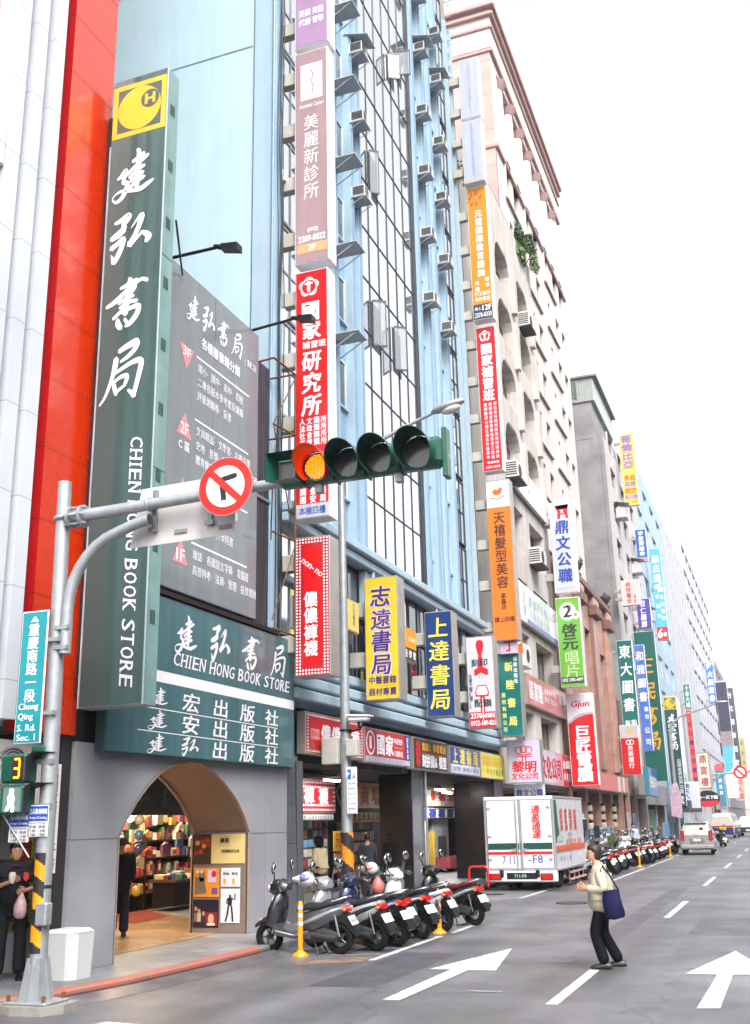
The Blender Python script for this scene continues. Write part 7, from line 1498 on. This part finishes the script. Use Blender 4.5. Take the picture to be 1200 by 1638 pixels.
for x in (-8.25, -6.68): mb = MB(); mb.ring((x, TY0+5.6, RZ+.36), .25, .11, (1, 0, 0), tyre, 24, 10); mb.build('front_wheel', t); w = t.children[-1]; mb = MB(); mb.disc((x, TY0+5.6, RZ+.36), .2, (1, 0, 0), .1, mat('b8b8bc', .4, .5), 18); o = mb.build('rim', t); o.parent = w
for x in (-8.2, -6.8): mb = MB(); mb.box(x-.28, x+.28, TY0+.85, TY0+.88, -.02, .4, blackp); mb.build('mud_flap', t)
mb = MB(); rw = [mat('c8382c', .4), mat('d8d4d2', .4)]
for z in (.05, .25):
    for k in range(24): mb.box(TX1-.06, TX1-.03, TY0+2.1+k*.12, TY0+2.22+k*.12, z, z+.06, rw[k % 2])
for k in range(4): mb.box(TX1-.09, TX1-.06, TY0+2.2+k*.8, TY0+2.26+k*.8, 0, .42, trim)
mb.build('side_guard', t)
mb = MB(); mb.loft([[(-8.4, TY1+.1, .3), (-6.56, TY1+.1, .3), (-6.56, TY1+.1, 2.05), (-8.4, TY1+.1, 2.05)], [(-8.4, TY1+1.3, .3), (-6.56, TY1+1.3, .3), (-6.6, TY1+1.2, 2.0), (-8.36, TY1+1.2, 2.0)], [(-8.38, TY1+1.75, .3), (-6.58, TY1+1.75, .3), (-6.62, TY1+1.6, 1.2), (-8.34, TY1+1.6, 1.2)]], wh, True, False); mb.build('cab', t)
mb = MB(); mb.box(-6.58, -6.5, TY1+.35, TY1+1.2, 1.15, 1.85, glass_d, .02); mb.build('cab_window', t)
mb = MB(); mb.tube([(-6.56, TY1+1.4, 1.9), (-6.25, TY1+1.5, 1.7), (-6.25, TY1+1.5, 1.3)], .015, blackp, 6); mb.box(-6.35, -6.15, TY1+1.47, TY1+1.5, 1.2, 1.6, blackp, .02); mb.build('mirror', t)
# ================================================================== cars
def car(name, label, cat, loc, rz, secs, body, rows, Wl, wheels=(.75, 3.2), r=.31, group=None, glass=glass_d, extra=None):
    """secs: (y, zb, belt, roof, half width low, belt, roof) from the rear; rows: side windows (i0,i1)"""
    t = thing(name, label, cat, loc, rz, group)
    def ring(y, zb, bl_, rf, a, b, c): return [(-a, y, zb), (-b*1.01, y, (zb+bl_)/2), (-b, y, bl_), (-c, y, rf-.06), (-c*.8, y, rf), (c*.8, y, rf), (c, y, rf-.06), (b, y, bl_), (b*1.01, y, (zb+bl_)/2), (a, y, zb)]
    mb = MB(); mb.loft([ring(*s) for s in secs], body, True, False); mb.build('body', t, False)
    for s_ in (-1, 1):
        for (y0, y1, b0, r0, b1, r1, h0, h1) in rows:
            mb = MB(); q = .012
            mb.face([(s_*(h0[0]+q), y0, b0), (s_*(h1[0]+q), y1, b1), (s_*(h1[1]+q), y1, r1), (s_*(h0[1]+q), y0, r0)], glass); mb.build('side_window', t, False)
    for y in wheels:
        for s_ in (-1, 1):
            mb = MB(); mb.ring((s_*(Wl-.12), y, r), r*.68, r*.33, (1, 0, 0), tyre, 22, 8); mb.build('wheel', t, False); w = t.children[-1]
            mb = MB(); mb.disc((s_*(Wl-.1), y, r), r*.62, (1, 0, 0), .16, rimm, 16); o = mb.build('rim', None); o.parent = w
    if extra: extra(t)
    return t
silver = mat('a8a4a0', .25, .5, .02, coat=1.)
def ex_mini(t):
    def P(name, pts, m, d=0):
        mb = MB(); mb.face(pts, m); mb.build(name, t, False)
    P('rear_window', [(-.66, -.045+.06, .98), (.66, .015, .98), (.56, .20, 1.5), (-.56, .20, 1.5)], mat('9aa0a4', .06, var=.3, scale=2, spec=1., coat=.6))
    mb = MB(); mb.box(-.87, .87, -.16, .05, .28, .5, silver, .05); mb.box(-.8, .8, -.165, -.1, .28, .34, blackp, .01); mb.build('bumper', t, False)
    for s_ in (-1, 1): mb = MB(); mb.box(s_*.72-.1, s_*.72+.1, -.05, .08, .72, 1.25, tail, .03); mb.build('tail_light', t, False)
    mb = MB(); mb.box(-.36, .36, -.06, -.03, .64, .86, mat('8d8a88', .4), .02); mb.box(-.2, .2, -.075, -.06, .68, .82, plate_w, .005); mb.build('number_plate', t, False)
    mb = MB(); mb.box(-.6, .6, .1, .28, 1.6, 1.64, silver, .015); mb.build('spoiler', t, False)
    mb = MB(); mb.tube([(.1, .0, 1.0), (-.3, .03, 1.04)], .012, blackp, 6); mb.build('wiper', t, False)
    for s_ in (-1, 1): mb = MB(); mb.box(s_*.98-.1, s_*.98+.1, 2.9, 3.0, .98, 1.14, silver, .03); mb.build('mirror', t, False)
    mb = MB(); mb.box(.18, .36, .1, .12, 1.18, 1.38, blackp, .01); mb.build('rear_sticker', t, False)
S = [(0, .3, .95, 1.0, .80, .84, .78), (.02, .26, .95, 1.05, .82, .86, .76), (.24, .25, .96, 1.62, .84, .86, .62), (1.6, .25, .96, 1.68, .85, .87, .64), (2.7, .25, .97, 1.62, .85, .87, .64), (3.35, .25, .96, 1.05, .85, .86, .76), (4.1, .28, .86, .92, .82, .82, .72), (4.35, .34, .7, .74, .74, .74, .66)]
rw3 = [(.4, 1.25, 1.0, 1.5, 1.0, 1.54, (.86, .66), (.87, .67)), (1.32, 2.15, 1.0, 1.54, 1.0, 1.54, (.87, .67), (.87, .67)), (2.22, 2.95, 1.0, 1.53, 1.0, 1.36, (.87, .67), (.87, .72))]
car('minivan', 'silver minivan driving away in the left lane beyond the scooters', 'car', (-4.72, 60.3, RZ), R(2), S, silver, rw3, .86, (.8, 3.4), .32, extra=ex_mini)
cream = mat('d2c8c0', .3, var=.05, coat=.6); navy = mat('2a3276', .3, var=.05, coat=.5); cred = mat('c84a34', .3, var=.05, coat=.5)
def ex_bus(t):
    for s_ in (-1, 1):
        mb = MB(); mb.box(s_*1.0-.012, s_*1.0+.012, .1, 4.7, .95, 1.1, cred); mb.box(s_*1.005-.012, s_*1.005+.012, .3, 4.7, .35, .9, navy); mb.build('side_stripe', t, False)
    mb = MB(); mb.box(-.95, .95, -.03, .03, .95, 1.1, cred); mb.box(-.95, .95, -.035, .025, .35, .9, navy); mb.build('rear_stripe', t, False)
    for x in (-.55, .05): mb = MB(); mb.box(x, x+.5, -.04+.06, .06, 1.35, 1.85, glass_d, .05); mb.build('rear_window', t, False)
    mb = MB(); mb.box(-.25, .35, -.06, -.035, .72, 1.0, mat('dcb41c', .4), .01); mb.build('yellow_plate', t, False)
S2 = [(0, .3, 1.25, 1.9, .92, .97, .7), (.15, .28, 1.25, 2.12, .96, 1.0, .8), (2, .28, 1.25, 2.2, .97, 1.0, .82), (3.9, .28, 1.25, 2.12, .97, 1.0, .8), (4.7, .3, 1.2, 1.6, .95, .98, .8), (5.0, .34, 1.0, 1.1, .9, .92, .8)]
rw2 = [(.4+1.0*k, 1.25+1.0*k, 1.32, 1.9, 1.32, 1.92, (1.0, .86), (1.0, .86)) for k in range(4)]
car('minibus', 'white old style minibus with a red stripe and blue lower panels', 'bus', (-5.7, 102, RZ), R(-4), S2, cream, rw2, 1.0, (1.0, 4.0), .34, extra=ex_bus)
def ex_pk(t):
    mb = MB(); mb.box(-.9, .9, -.06, .03, .4, .85, mat('2c2c30', .4), .03); mb.box(-.3, .3, -.08, -.06, .5, .66, plate_w, .005); mb.build('rear_gate', t, False)
    for s_ in (-1, 1): mb = MB(); mb.box(s_*.8-.08, s_*.8+.08, -.07, .02, .88, 1.12, tail, .02); mb.build('tail_light', t, False)
    mb = MB(); mb.face([(-.7, .03, 1.15), (.7, .03, 1.15), (.62, .16, 1.68), (-.62, .16, 1.68)], mat('8f969a', .08, var=.3, spec=1.)); mb.build('rear_window', t, False)
S3 = [(0, .4, 1.1, 1.15, .86, .9, .84), (.02, .36, 1.1, 1.2, .88, .9, .8), (.2, .34, 1.1, 1.82, .88, .9, .72), (3.2, .34, 1.1, 1.85, .88, .9, .72), (3.9, .36, 1.05, 1.15, .86, .88, .8), (4.2, .4, .9, .95, .8, .82, .74)]
car('white_van', 'white topped van with a dark lower rear at the right edge', 'van', (-3.72, 110, RZ), R(-1), S3, mat('d8d8d8', .3, var=.04, coat=.6), [(.4, 1.7, 1.15, 1.7, 1.15, 1.72, (.9, .76), (.9, .76)), (1.8, 3.1, 1.15, 1.72, 1.15, 1.66, (.9, .76), (.9, .77))], .9, (.9, 3.3), .34, extra=ex_pk)
# far signal arm and lamp
t = thing('far_signal_pole', 'farther traffic arm carrying a round no parking sign beyond the minibus', 'traffic pole', (-7.9, 128, 0)); mb = MB(); mb.tube([(-7.9, 128, 0), (-7.9, 128, 7.2)], .14, galv, 8); mb.tube([(-7.9, 128, 6.3), (-2.2, 128, 6.6)], .1, galv, 8); mb.tube([(-7.9, 128, 4.6), (-7.6, 128, 5.6), (-6.6, 128, 6.25)], .1, galv, 8); mb.build('pole', t)
mb = MB(); f = Fr((-4.55, 127.8, 6.45), (1, 0, 0), (0, -1, 0)); f.disc(mb, 0, 0, .72, .72, rd, .0, 24); f.disc(mb, 0, 0, .5, .5, iwh, .01, 24); f.line(mb, [(-.4, .4), (.4, -.4)], .2, rd, .02); mb.build('sign_face', t)
t = thing('street_lamp', 'pale lamp post with a curved arm before the farther bookshop sign', 'street lamp', (-8.1, 88, 0)); mb = MB(); mb.tube([(-8.1, 88, 0), (-8.1, 88, 8.2), (-7.9, 88, 8.9), (-7.2, 88, 9.5), (-4.2, 88, 10.4)], [.14, .11, .1, .08, .06], galv, 8); mb.build('pole', t); mb = MB(); mb.ell((-3.9, 88, 10.45), (.5, .2, .13), galv, 12, 6); mb.build('lamp_head', t)
t = thing('shop_flag', 'pale pink hanging banner with a scalloped lower part beside the farther lamp post', 'banner', (-8.2, 87, 2)); mb = MB(); mb.prism([(-8.5, 1.9), (-7.7, 1.7), (-7.6, 3.2), (-7.85, 4.4), (-8.2, 4.3), (-8.45, 3.2)], 87, 87.05, mat('c8a8b8', .6, var=.2), 'y'); mb.build('cloth', t)
# ================================================================== people
SKIN = mat('c08a6c', .5, var=.05)
def skin_mesh(name, parent, joints, edges, m, sub=2, root=0):
    me = bpy.data.meshes.new(name); me.from_pydata([j[:3] for j in joints], edges, []); o = bpy.data.objects.new(name, me); COL.objects.link(o); o.parent = parent
    md = o.modifiers.new('skin', 'SKIN'); md.use_smooth_shade = True; md.branch_smoothing = 0.
    for i, j in enumerate(joints):
        v = me.skin_vertices[0].data[i]; v.radius = (j[3], j[4] if len(j) > 4 else j[3]); v.use_root = (i == root)
    s = o.modifiers.new('sub', 'SUBSURF'); s.levels = s.render_levels = sub
    me.materials.append(m)
    return o
def hand(parent, w, d, palm, curl=.7, m=SKIN, s=1., side=1):
    """palm and five bent fingers; w wrist, d direction to the fingertips, palm the palm's facing direction"""
    w, d, p = Vector(w), Vector(d).normalized(), Vector(palm).normalized(); x = d.cross(p).normalized()*side; mb = MB(); s *= 1.
    mb.loft([[tuple(w+d*a+x*(math.cos(t)*b)+p*(math.sin(t)*c)) for t in [k*math.pi/5 for k in range(10)]] for a, b, c in ((-.02*s, .026*s, .02*s), (.03*s, .036*s, .017*s), (.075*s, .041*s, .014*s), (.09*s, .038*s, .012*s))], m)
    for k, (off, L) in enumerate(((-.031, .068), (-.0105, .078), (.0105, .073), (.030, .057))):
        b0 = w+d*.085*s+x*off*s; dirn = d; pts = [b0]
        for q in range(3): ang = curl*(.55+.25*q); dirn = (dirn*math.cos(ang)+p*math.sin(ang)).normalized(); pts.append(pts[-1]+dirn*L*s*(.42, .33, .25)[q])
        mb.tube(pts, [.0095*s, .009*s, .008*s, .0055*s], m, 8)
    b0 = w+d*.03*s-x*.032*s; t1 = (d*.6-x*.6+p*.5).normalized(); t2 = (d*.8-x*.1+p*.6).normalized()
    mb.tube([b0, b0+t1*.035*s, b0+t1*.035*s+t2*.032*s, b0+t1*.035*s+t2*.055*s], [.014*s, .012*s, .0105*s, .006*s], m, 8)
    return mb.build('hand', parent, False)
def head(parent, c, f, h, hairm, style, skin=SKIN, tilt=0.):
    """skull with face, ears and hair; f = facing yaw in the figure's own frame; h = head height"""
    grp = Matrix.Translation(c) @ Matrix.Rotation(f, 4, 'Z') @ Matrix.Rotation(tilt, 4, 'Y'); r = h/2; mb = MB()
    prof = [(-1.0, .30, .42, .18), (-.86, .42, .50, .16), (-.62, .54, .62, .08), (-.3, .62, .72, .02), (0, .66, .80, -.03), (.3, .68, .84, -.08), (.6, .60, .74, -.1), (.84, .40, .50, -.1), (.97, .18, .24, -.1)]
    rows = []
    for z, a, b, o in prof:
        row_ = []
        for k in range(18):
            t = 2*math.pi*k/18; x, y = math.cos(t)*b+o, math.sin(t)*a
            if abs(t) < .01: x += .1 if -.35 < z < .0 else (.05 if -.7 < z <= -.3 else 0)      # nose, lips
            if k in (1, 17) and -.1 < z < .35: x -= .05                            # eye sockets
            row_.append(tuple(grp @ Vector((x*r, y*r, z*r))))
        rows.append(row_)
    mb.loft(rows, skin)
    T = lambda p: grp @ Vector((p[0]*r, p[1]*r, p[2]*r))
    mb.loft([[tuple(T(q)) for q in s] for s in (((.74, 0, .12), (.72, .06, .1), (.72, -.06, .1)), ((.93, 0, -.22), (.8, .13, -.25), (.8, -.13, -.25)), ((.82, 0, -.34), (.74, .1, -.34), (.74, -.1, -.34)))], skin)
    for s in (1, -1): mb.ell(T((-.05, .68*s, -.05)), (.12*r, .05*r, .22*r), skin, 10, 6, grp.to_3x3())
    o = mb.build('head', parent, False); mb = MB(); dk = mat('1a1412', .5)
    for s in (1, -1):
        mb.ell(T((.70, .27*s, .06)), (.05*r, .15*r, .07*r), mat('d8d0c8', .3), 8, 6, grp.to_3x3()); mb.ell(T((.735, .27*s, .06)), (.035*r, .08*r, .068*r), dk, 8, 6, grp.to_3x3()); mb.ell(T((.735, .28*s, .25)), (.035*r, .19*r, .045*r), dk, 8, 6, grp.to_3x3())
    mb.ell(T((.72, 0, -.52)), (.06*r, .2*r, .035*r), mat('a05a50', .5), 10, 6, grp.to_3x3()); q = mb.build('face', None); q.parent = o
    mb = MB(); hr = random.Random(3)
    if style == 'short': L = [(-.35, .72, .88, -.16), (.05, .77, .96, -.14), (.38, .81, 1.0, -.09), (.72, .72, .9, -.06), (1.0, .46, .56, -.06), (1.16, .14, .18, -.06)]
    elif style == 'bob': L = [(-.85, .55, .5, -.38), (-.5, .70, .68, -.34), (0, .78, .86, -.22), (.4, .8, .97, -.12), (.78, .66, .82, -.08), (1.02, .4, .5, -.08), (1.13, .1, .14, -.08)]
    else: L = [(-1.2, .6, .6, -.2), (-.7, .95, .95, -.2), (0, 1.1, 1.1, -.15), (.5, 1.05, 1.1, -.1), (.9, .8, .9, -.1), (1.15, .3, .4, -.1)]
    rows = []
    for z, a, b, o_ in L:
        row_ = []
        for k in range(22):
            t = 2*math.pi*k/22; c_, s_ = math.cos(t), math.sin(t); w = 1+hr.uniform(-.03, .03); bb = b*w
            if c_ > .25 and z < .62 and style != 'fluffy': bb *= .72 if z < .3 else .9
            row_.append(tuple(T((c_*bb+o_, s_*a*w, z+(hr.uniform(-.06, .06) if z < 0 else 0)))))
        rows.append(row_)
    mb.loft(rows, hairm); q = mb.build('hair', None); q.parent = o
    return o
def shoe(parent, a, yaw, m, s=1., pitch=0.):
    mb = MB(); c, sn = math.cos(yaw), math.sin(yaw)
    def P(x, y, z): zz = z+max(0, -x)*pitch; return (a[0]+(x*c-y*sn)*s, a[1]+(x*sn+y*c)*s, a[2]+zz*s)
    mb.loft([[P(x, y*w, z*h) for y, z in ((-1, 0), (1, 0), (1, .5), (.5, 1), (-.5, 1), (-1, .5))] for x, w, h in ((-.09, .03, .06), (-.06, .04, .09), (.03, .042, .085), (.11, .048, .06), (.17, .04, .045), (.195, .02, .03))], m); return mb.build('shoe', parent, False)
E_BODY = [(0, 1), (1, 2), (2, 3), (3, 4), (0, 5), (5, 6), (6, 7), (0, 8), (8, 9), (9, 10), (2, 11), (11, 12), (12, 13), (2, 14), (14, 15), (15, 16)]
def person(label, loc, rz, J, top, legs, shoe_m, hairm, style, face=0., hh=.225, scale=1., sleeve=True, skirt=0, hands=True, fat=1., extra=None, collar=None, hp=None, skin=SKIN, headtilt=0., tf=1.):
    """J: joints in the figure's own frame (x ahead, y left): pelvis spine chest neck skull, hip/knee/ankle L R, shoulder/elbow/wrist L R"""
    t = thing('person', label, 'person', loc, rz); t.scale = (scale,)*3
    rad = [.1, .1, .1, .05, .055, .075, .05, .035, .075, .05, .035, .05, .036, .026, .05, .036, .026]
    skin_mesh('body', t, [(*p, r) for p, r in zip(J, rad)], E_BODY, skin)
    P = [(*J[0], .105*fat, .13*fat), (*J[5], .095*fat), (*J[6], .08*fat), (J[7][0]-.01, J[7][1], J[7][2]-.035, .084*fat), (*J[8], .095*fat), (*J[9], .08*fat), (J[10][0]-.01, J[10][1], J[10][2]-.035, .084*fat)]
    skin_mesh('trousers', t, P, [(0, 1), (1, 2), (2, 3), (0, 4), (4, 5), (5, 6)], legs)
    w1 = J[13] if sleeve else tuple(Vector(J[12])*.75+Vector(J[11])*.25); w2 = J[16] if sleeve else tuple(Vector(J[15])*.75+Vector(J[14])*.25)
    lowz = J[0][2]-.04-skirt
    fat *= tf; Q = [(*J[1], .145*fat, .17*fat), (J[0][0], J[0][1], J[0][2]+.04, .165*fat, .185*fat), (*J[2], .14*fat, .18*fat), (J[3][0], J[3][1], J[3][2]-.04, .07, .085), (*J[11], .075*fat), ]
    Q += [(*J[12], .062*fat), (*w1, .05*fat), (*J[14], .075*fat), (*J[15], .062*fat), (*w2, .05*fat)]
    ed = [(0, 1), (0, 2), (2, 3), (2, 4), (2, 7), (1, 10)]
    if sleeve: ed += [(4, 5), (5, 6), (7, 8), (8, 9)]
    else: Q[5], Q[8] = (*w1, .062*fat), (*w2, .062*fat); Q = Q[:4]+[(J[11][0], J[11][1], J[11][2]+.01, .105*fat), (*w1, .095*fat), (J[14][0], J[14][1], J[14][2]+.01, .105*fat), (*w2, .095*fat)]; ed = [(0, 1), (0, 2), (2, 3), (2, 4), (4, 5), (2, 6), (6, 7), (1, 8)]
    Q.append((J[0][0], J[0][1], lowz, .165*fat, .19*fat))
    skin_mesh('jacket' if sleeve else 'shirt', t, Q, ed, top)
    head(t, Vector(J[4])+Vector((.0, 0, .01)), face, hh, hairm, style, skin, headtilt)
    if collar: mb = MB(); mb.tube([(J[3][0]-.02, J[3][1], J[3][2]-.06), (J[3][0]-.01, J[3][1], J[3][2]+.0)], [.085, .07], collar, 14, False); mb.build('collar', t, False)
    for i, (k, a) in enumerate(((7, J[7]), (10, J[10]))): shoe(t, (a[0], a[1], max(a[2]-.085, 0.0)), 0, shoe_m, 1., .5 if a[2] > .12 else 0)
    if hands:
        for i, (el, wr, sd) in enumerate(((J[12], J[13], 1), (J[15], J[16], -1))):
            d = (Vector(wr)-Vector(el)).normalized(); pal = hp[i] if hp else (0, -sd, 0); hand(t, wr, d, pal, .6, skin, 1., sd)
    if extra: extra(t)
    return t
navyp = mat('0d0d13', .7, var=.1, bump=.7, bscale=12); cream_j = mat('c2b8a2', .75, var=.08, scale=9, bump=.9, bscale=11); brownh = mat('2b1a14', .5, var=.25, scale=40); blackh = mat('121012', .4, var=.2, scale=40)
# woman crossing, facing left
JW = [(0, 0, .86), (.0, 0, 1.05), (.0, 0, 1.24), (.035, 0, 1.375), (.07, 0, 1.50), (.01, .08, .82), (.13, .08, .47), (.02, .085, .10), (-.01, -.08, .82), (.02, -.08, .46), (-.17, -.08, .11), (.0, .16, 1.28), (-.06, .22, 1.03), (.19, .09, 1.04), (.0, -.16, 1.28), (.03, -.22, 1.04), (.22, -.04, 1.06)]
def w_extra(t):
    mb = MB(); nb = mat('15173c', .7, var=.15, scale=8, bump=.2, bscale=30)
    S_ = [[(-.25, .23, 1.04), (-.14, .22, 1.02), (-.04, .22, 1.02), (-.04, .26, 1.02), (-.15, .26, 1.01), (-.25, .27, 1.04)], [(-.265, .21, .92), (-.14, .19, .9), (-.02, .2, .9), (-.02, .3, .9), (-.15, .29, .9), (-.265, .31, .92)], [(-.31, .2, .73), (-.17, .18, .7), (-.045, .2, .69), (-.045, .32, .69), (-.17, .34, .7), (-.31, .31, .73)], [(-.3, .22, .69), (-.17, .2, .655), (-.06, .22, .66), (-.06, .3, .66), (-.17, .31, .655), (-.3, .3, .69)]]
    mb.loft(S_, nb)
    b = thing('tote_bag', 'dark blue tote bag hanging on the crossing woman', 'bag', (0, 0, 0)); b.location = t.location; b.rotation_euler = t.rotation_euler; mb.build('bag_body', b, False)
    mb = MB(); mb.tube([(-.25, .25, 1.02), (-.14, .23, 1.22), (-.05, .2, 1.345), (-.02, .22, 1.28), (-.06, .25, 1.01)], .012, nb, 6); mb.build('strap', b, False)
    mb = MB(); mb.tube([(.17, .02, .8), (.175, .02, 1.05), (.12, .02, 1.28)], .007, mat('7a7258', .6), 5); mb.build('zip', t, False)
person('woman in a cream jacket and black trousers stepping across the road', (-2.56, 15.5, RZ), R(186), JW, cream_j, navyp, mat('1e1a1c', .4), brownh, 'bob', .18, .215, 1.0, True, .13, True, 1.0, w_extra, mat('b8ac8c', .7), [(.2, -1, .1), (.2, 1, .1)], mat('c99878', .5, var=.05), -.06, 1.22)
# man in black polo eating from a bag
JM = [(0, 0, .92), (0, 0, 1.12), (.01, 0, 1.33), (.02, 0, 1.48), (.05, 0, 1.60), (0, .1, .88), (.02, .12, .48), (-.02, .13, .09), (0, -.1, .88), (.03, -.13, .48), (.0, -.14, .09), (0, .19, 1.4), (-.03, .27, 1.12), (.22, .12, 1.10), (0, -.19, 1.4), (-.02, -.26, 1.13), (.24, -.06, 1.22)]
def m_extra(t):
    mb = MB(); f = Fr((.152, .13, 1.27), (0, -1, 0), (1, 0, .15)); f.poly(mb, [(-.03, .05), (.03, .06), (.035, -.02), (.0, -.06), (-.04, -.02)], ink('b8281c'), .012); mb.build('shirt_emblem', t, False)
    mb = MB(); mb.prism([(.04, 1.5), (.13, 1.40), (.06, 1.38)], -.05, .05, mat('232226', .7), 'y'); mb.build('collar', t, False)
    b = thing('plastic_bag', 'pink and white translucent plastic bag held by the man in black polo', 'bag', t.location, t.rotation_euler.z); mb = MB(); pm = mat('d8b0b8', .3, var=.25, scale=14, alpha=.8)
    gg = random.Random(2); mb.loft([[(.27+r*math.cos(a)*gg.uniform(.85, 1.1), .08+r*math.sin(a)*gg.uniform(.85, 1.1), z) for a in [k*math.pi/5 for k in range(10)]] for r, z in ((.018, 1.08), (.045, 1.02), (.08, .94), (.09, .86), (.075, .79), (.03, .76))], pm); mb.build('bag_body', b, False)
    c = thing('food_wrap', 'white wrapped snack in the raised hand of the man in black polo', 'food', t.location, t.rotation_euler.z); mb = MB(); mb.loft([[(.33+r*math.cos(a), -.05+r*math.sin(a), z) for a in [k*math.pi/4 for k in range(8)]] for r, z in ((.02, 1.2), (.04, 1.25), (.045, 1.31), (.03, 1.34))], mat('d8cfc0', .5, var=.2)); mb.build('wrapper', c, False)
person('man in a black polo shirt and black trousers eating beside the traffic pole', (-9.72, 12.05, 0), R(-48), JM, mat('1d1c20', .7, var=.1, bump=.7, bscale=12), mat('17171b', .7, var=.1, bump=.7, bscale=12), mat('141416', .25), blackh, 'short', .0, .24, 1.0, False, .04, True, 1.08, m_extra, None, [(0, -1, .2), (-.2, .6, .6)], mat('b8866a', .5, var=.05))
# standing figures farther in
def stand(dz=0): return [(0, 0, .9), (0, 0, 1.1), (.0, 0, 1.3), (.01, 0, 1.44), (.03, 0, 1.56), (0, .09, .86), (.02, .1, .47), (-.02, .1, .09), (0, -.09, .86), (.0, -.1, .47), (-.03, -.1, .09), (0, .18, 1.36), (-.03, .23, 1.1), (.08, .2, .9), (0, -.18, 1.36), (-.03, -.23, 1.1), (.08, -.2, .9)]
person('person in a black coat standing at the left inside the arch', (-11.5, 17.15, 0), R(120), stand(), mat('141417', .75), mat('1d2230', .7), mat('18181a', .5), blackh, 'short', 0, .23, 1.02, True, .25, True, 1.1)
person('woman in a cream coat seen from behind at the hosiery shop', (-10.45, 23.75, 0), R(165), stand(), mat('c8b696', .8, var=.08, bump=.3, bscale=30), mat('1a1a1e', .7), mat('1a1a1c', .5), mat('140f0e', .8, var=.3, scale=60, bump=.6, bscale=80), 'fluffy', 0, .24, .93, True, .12, True, 1.12)
def b_extra(t):
    b = thing('shopping_bag', 'turquoise shopping bag carried by the dark dressed man in the arcade', 'bag', t.location, t.rotation_euler.z); mb = MB(); mb.loft([[(.08+a, -.26+b_, z) for a, b_ in ((-.1, -.04), (.1, -.04), (.1, .04), (-.1, .04))] for z in (.78, .5, .45)], mat('2a8aa8', .5, var=.15), True, False); mb.build('bag_body', b, False)
person('man in dark clothes walking away inside the arcade', (-10.3, 26.5, 0), R(110), stand(), mat('33363e', .7), mat('26282e', .7), mat('1a1a1c', .5), blackh, 'short', 0, .23, .95, True, .06, True, 1.08, b_extra)
person('person in a pale grey jacket bending over the farther scooters', (-6.85, 51.8, 0), R(-60), stand(), mat('b4b6c0', .6, var=.1), mat('3a3d48', .7), mat('1a1a1c', .5), blackh, 'short', 0, .23, .95, True, .06, True, 1.1)
# ================================================================== street air
hz = bpy.data.materials.new('air'); hz.use_nodes = True; hn = hz.node_tree.nodes; hn.remove(hn['Principled BSDF'])
pv = hn.new('ShaderNodeVolumePrincipled'); pv.inputs['Density'].default_value = .00035; pv.inputs['Color'].default_value = (.93, .95, 1, 1)
hz.node_tree.links.new(pv.outputs[0], hn['Material Output'].inputs['Volume'])
mb = MB(); mb.box(-510, 510, -70, 1510, RZ-1, 62, hz); o = mb.build('haze'); o['kind'] = 'stuff'
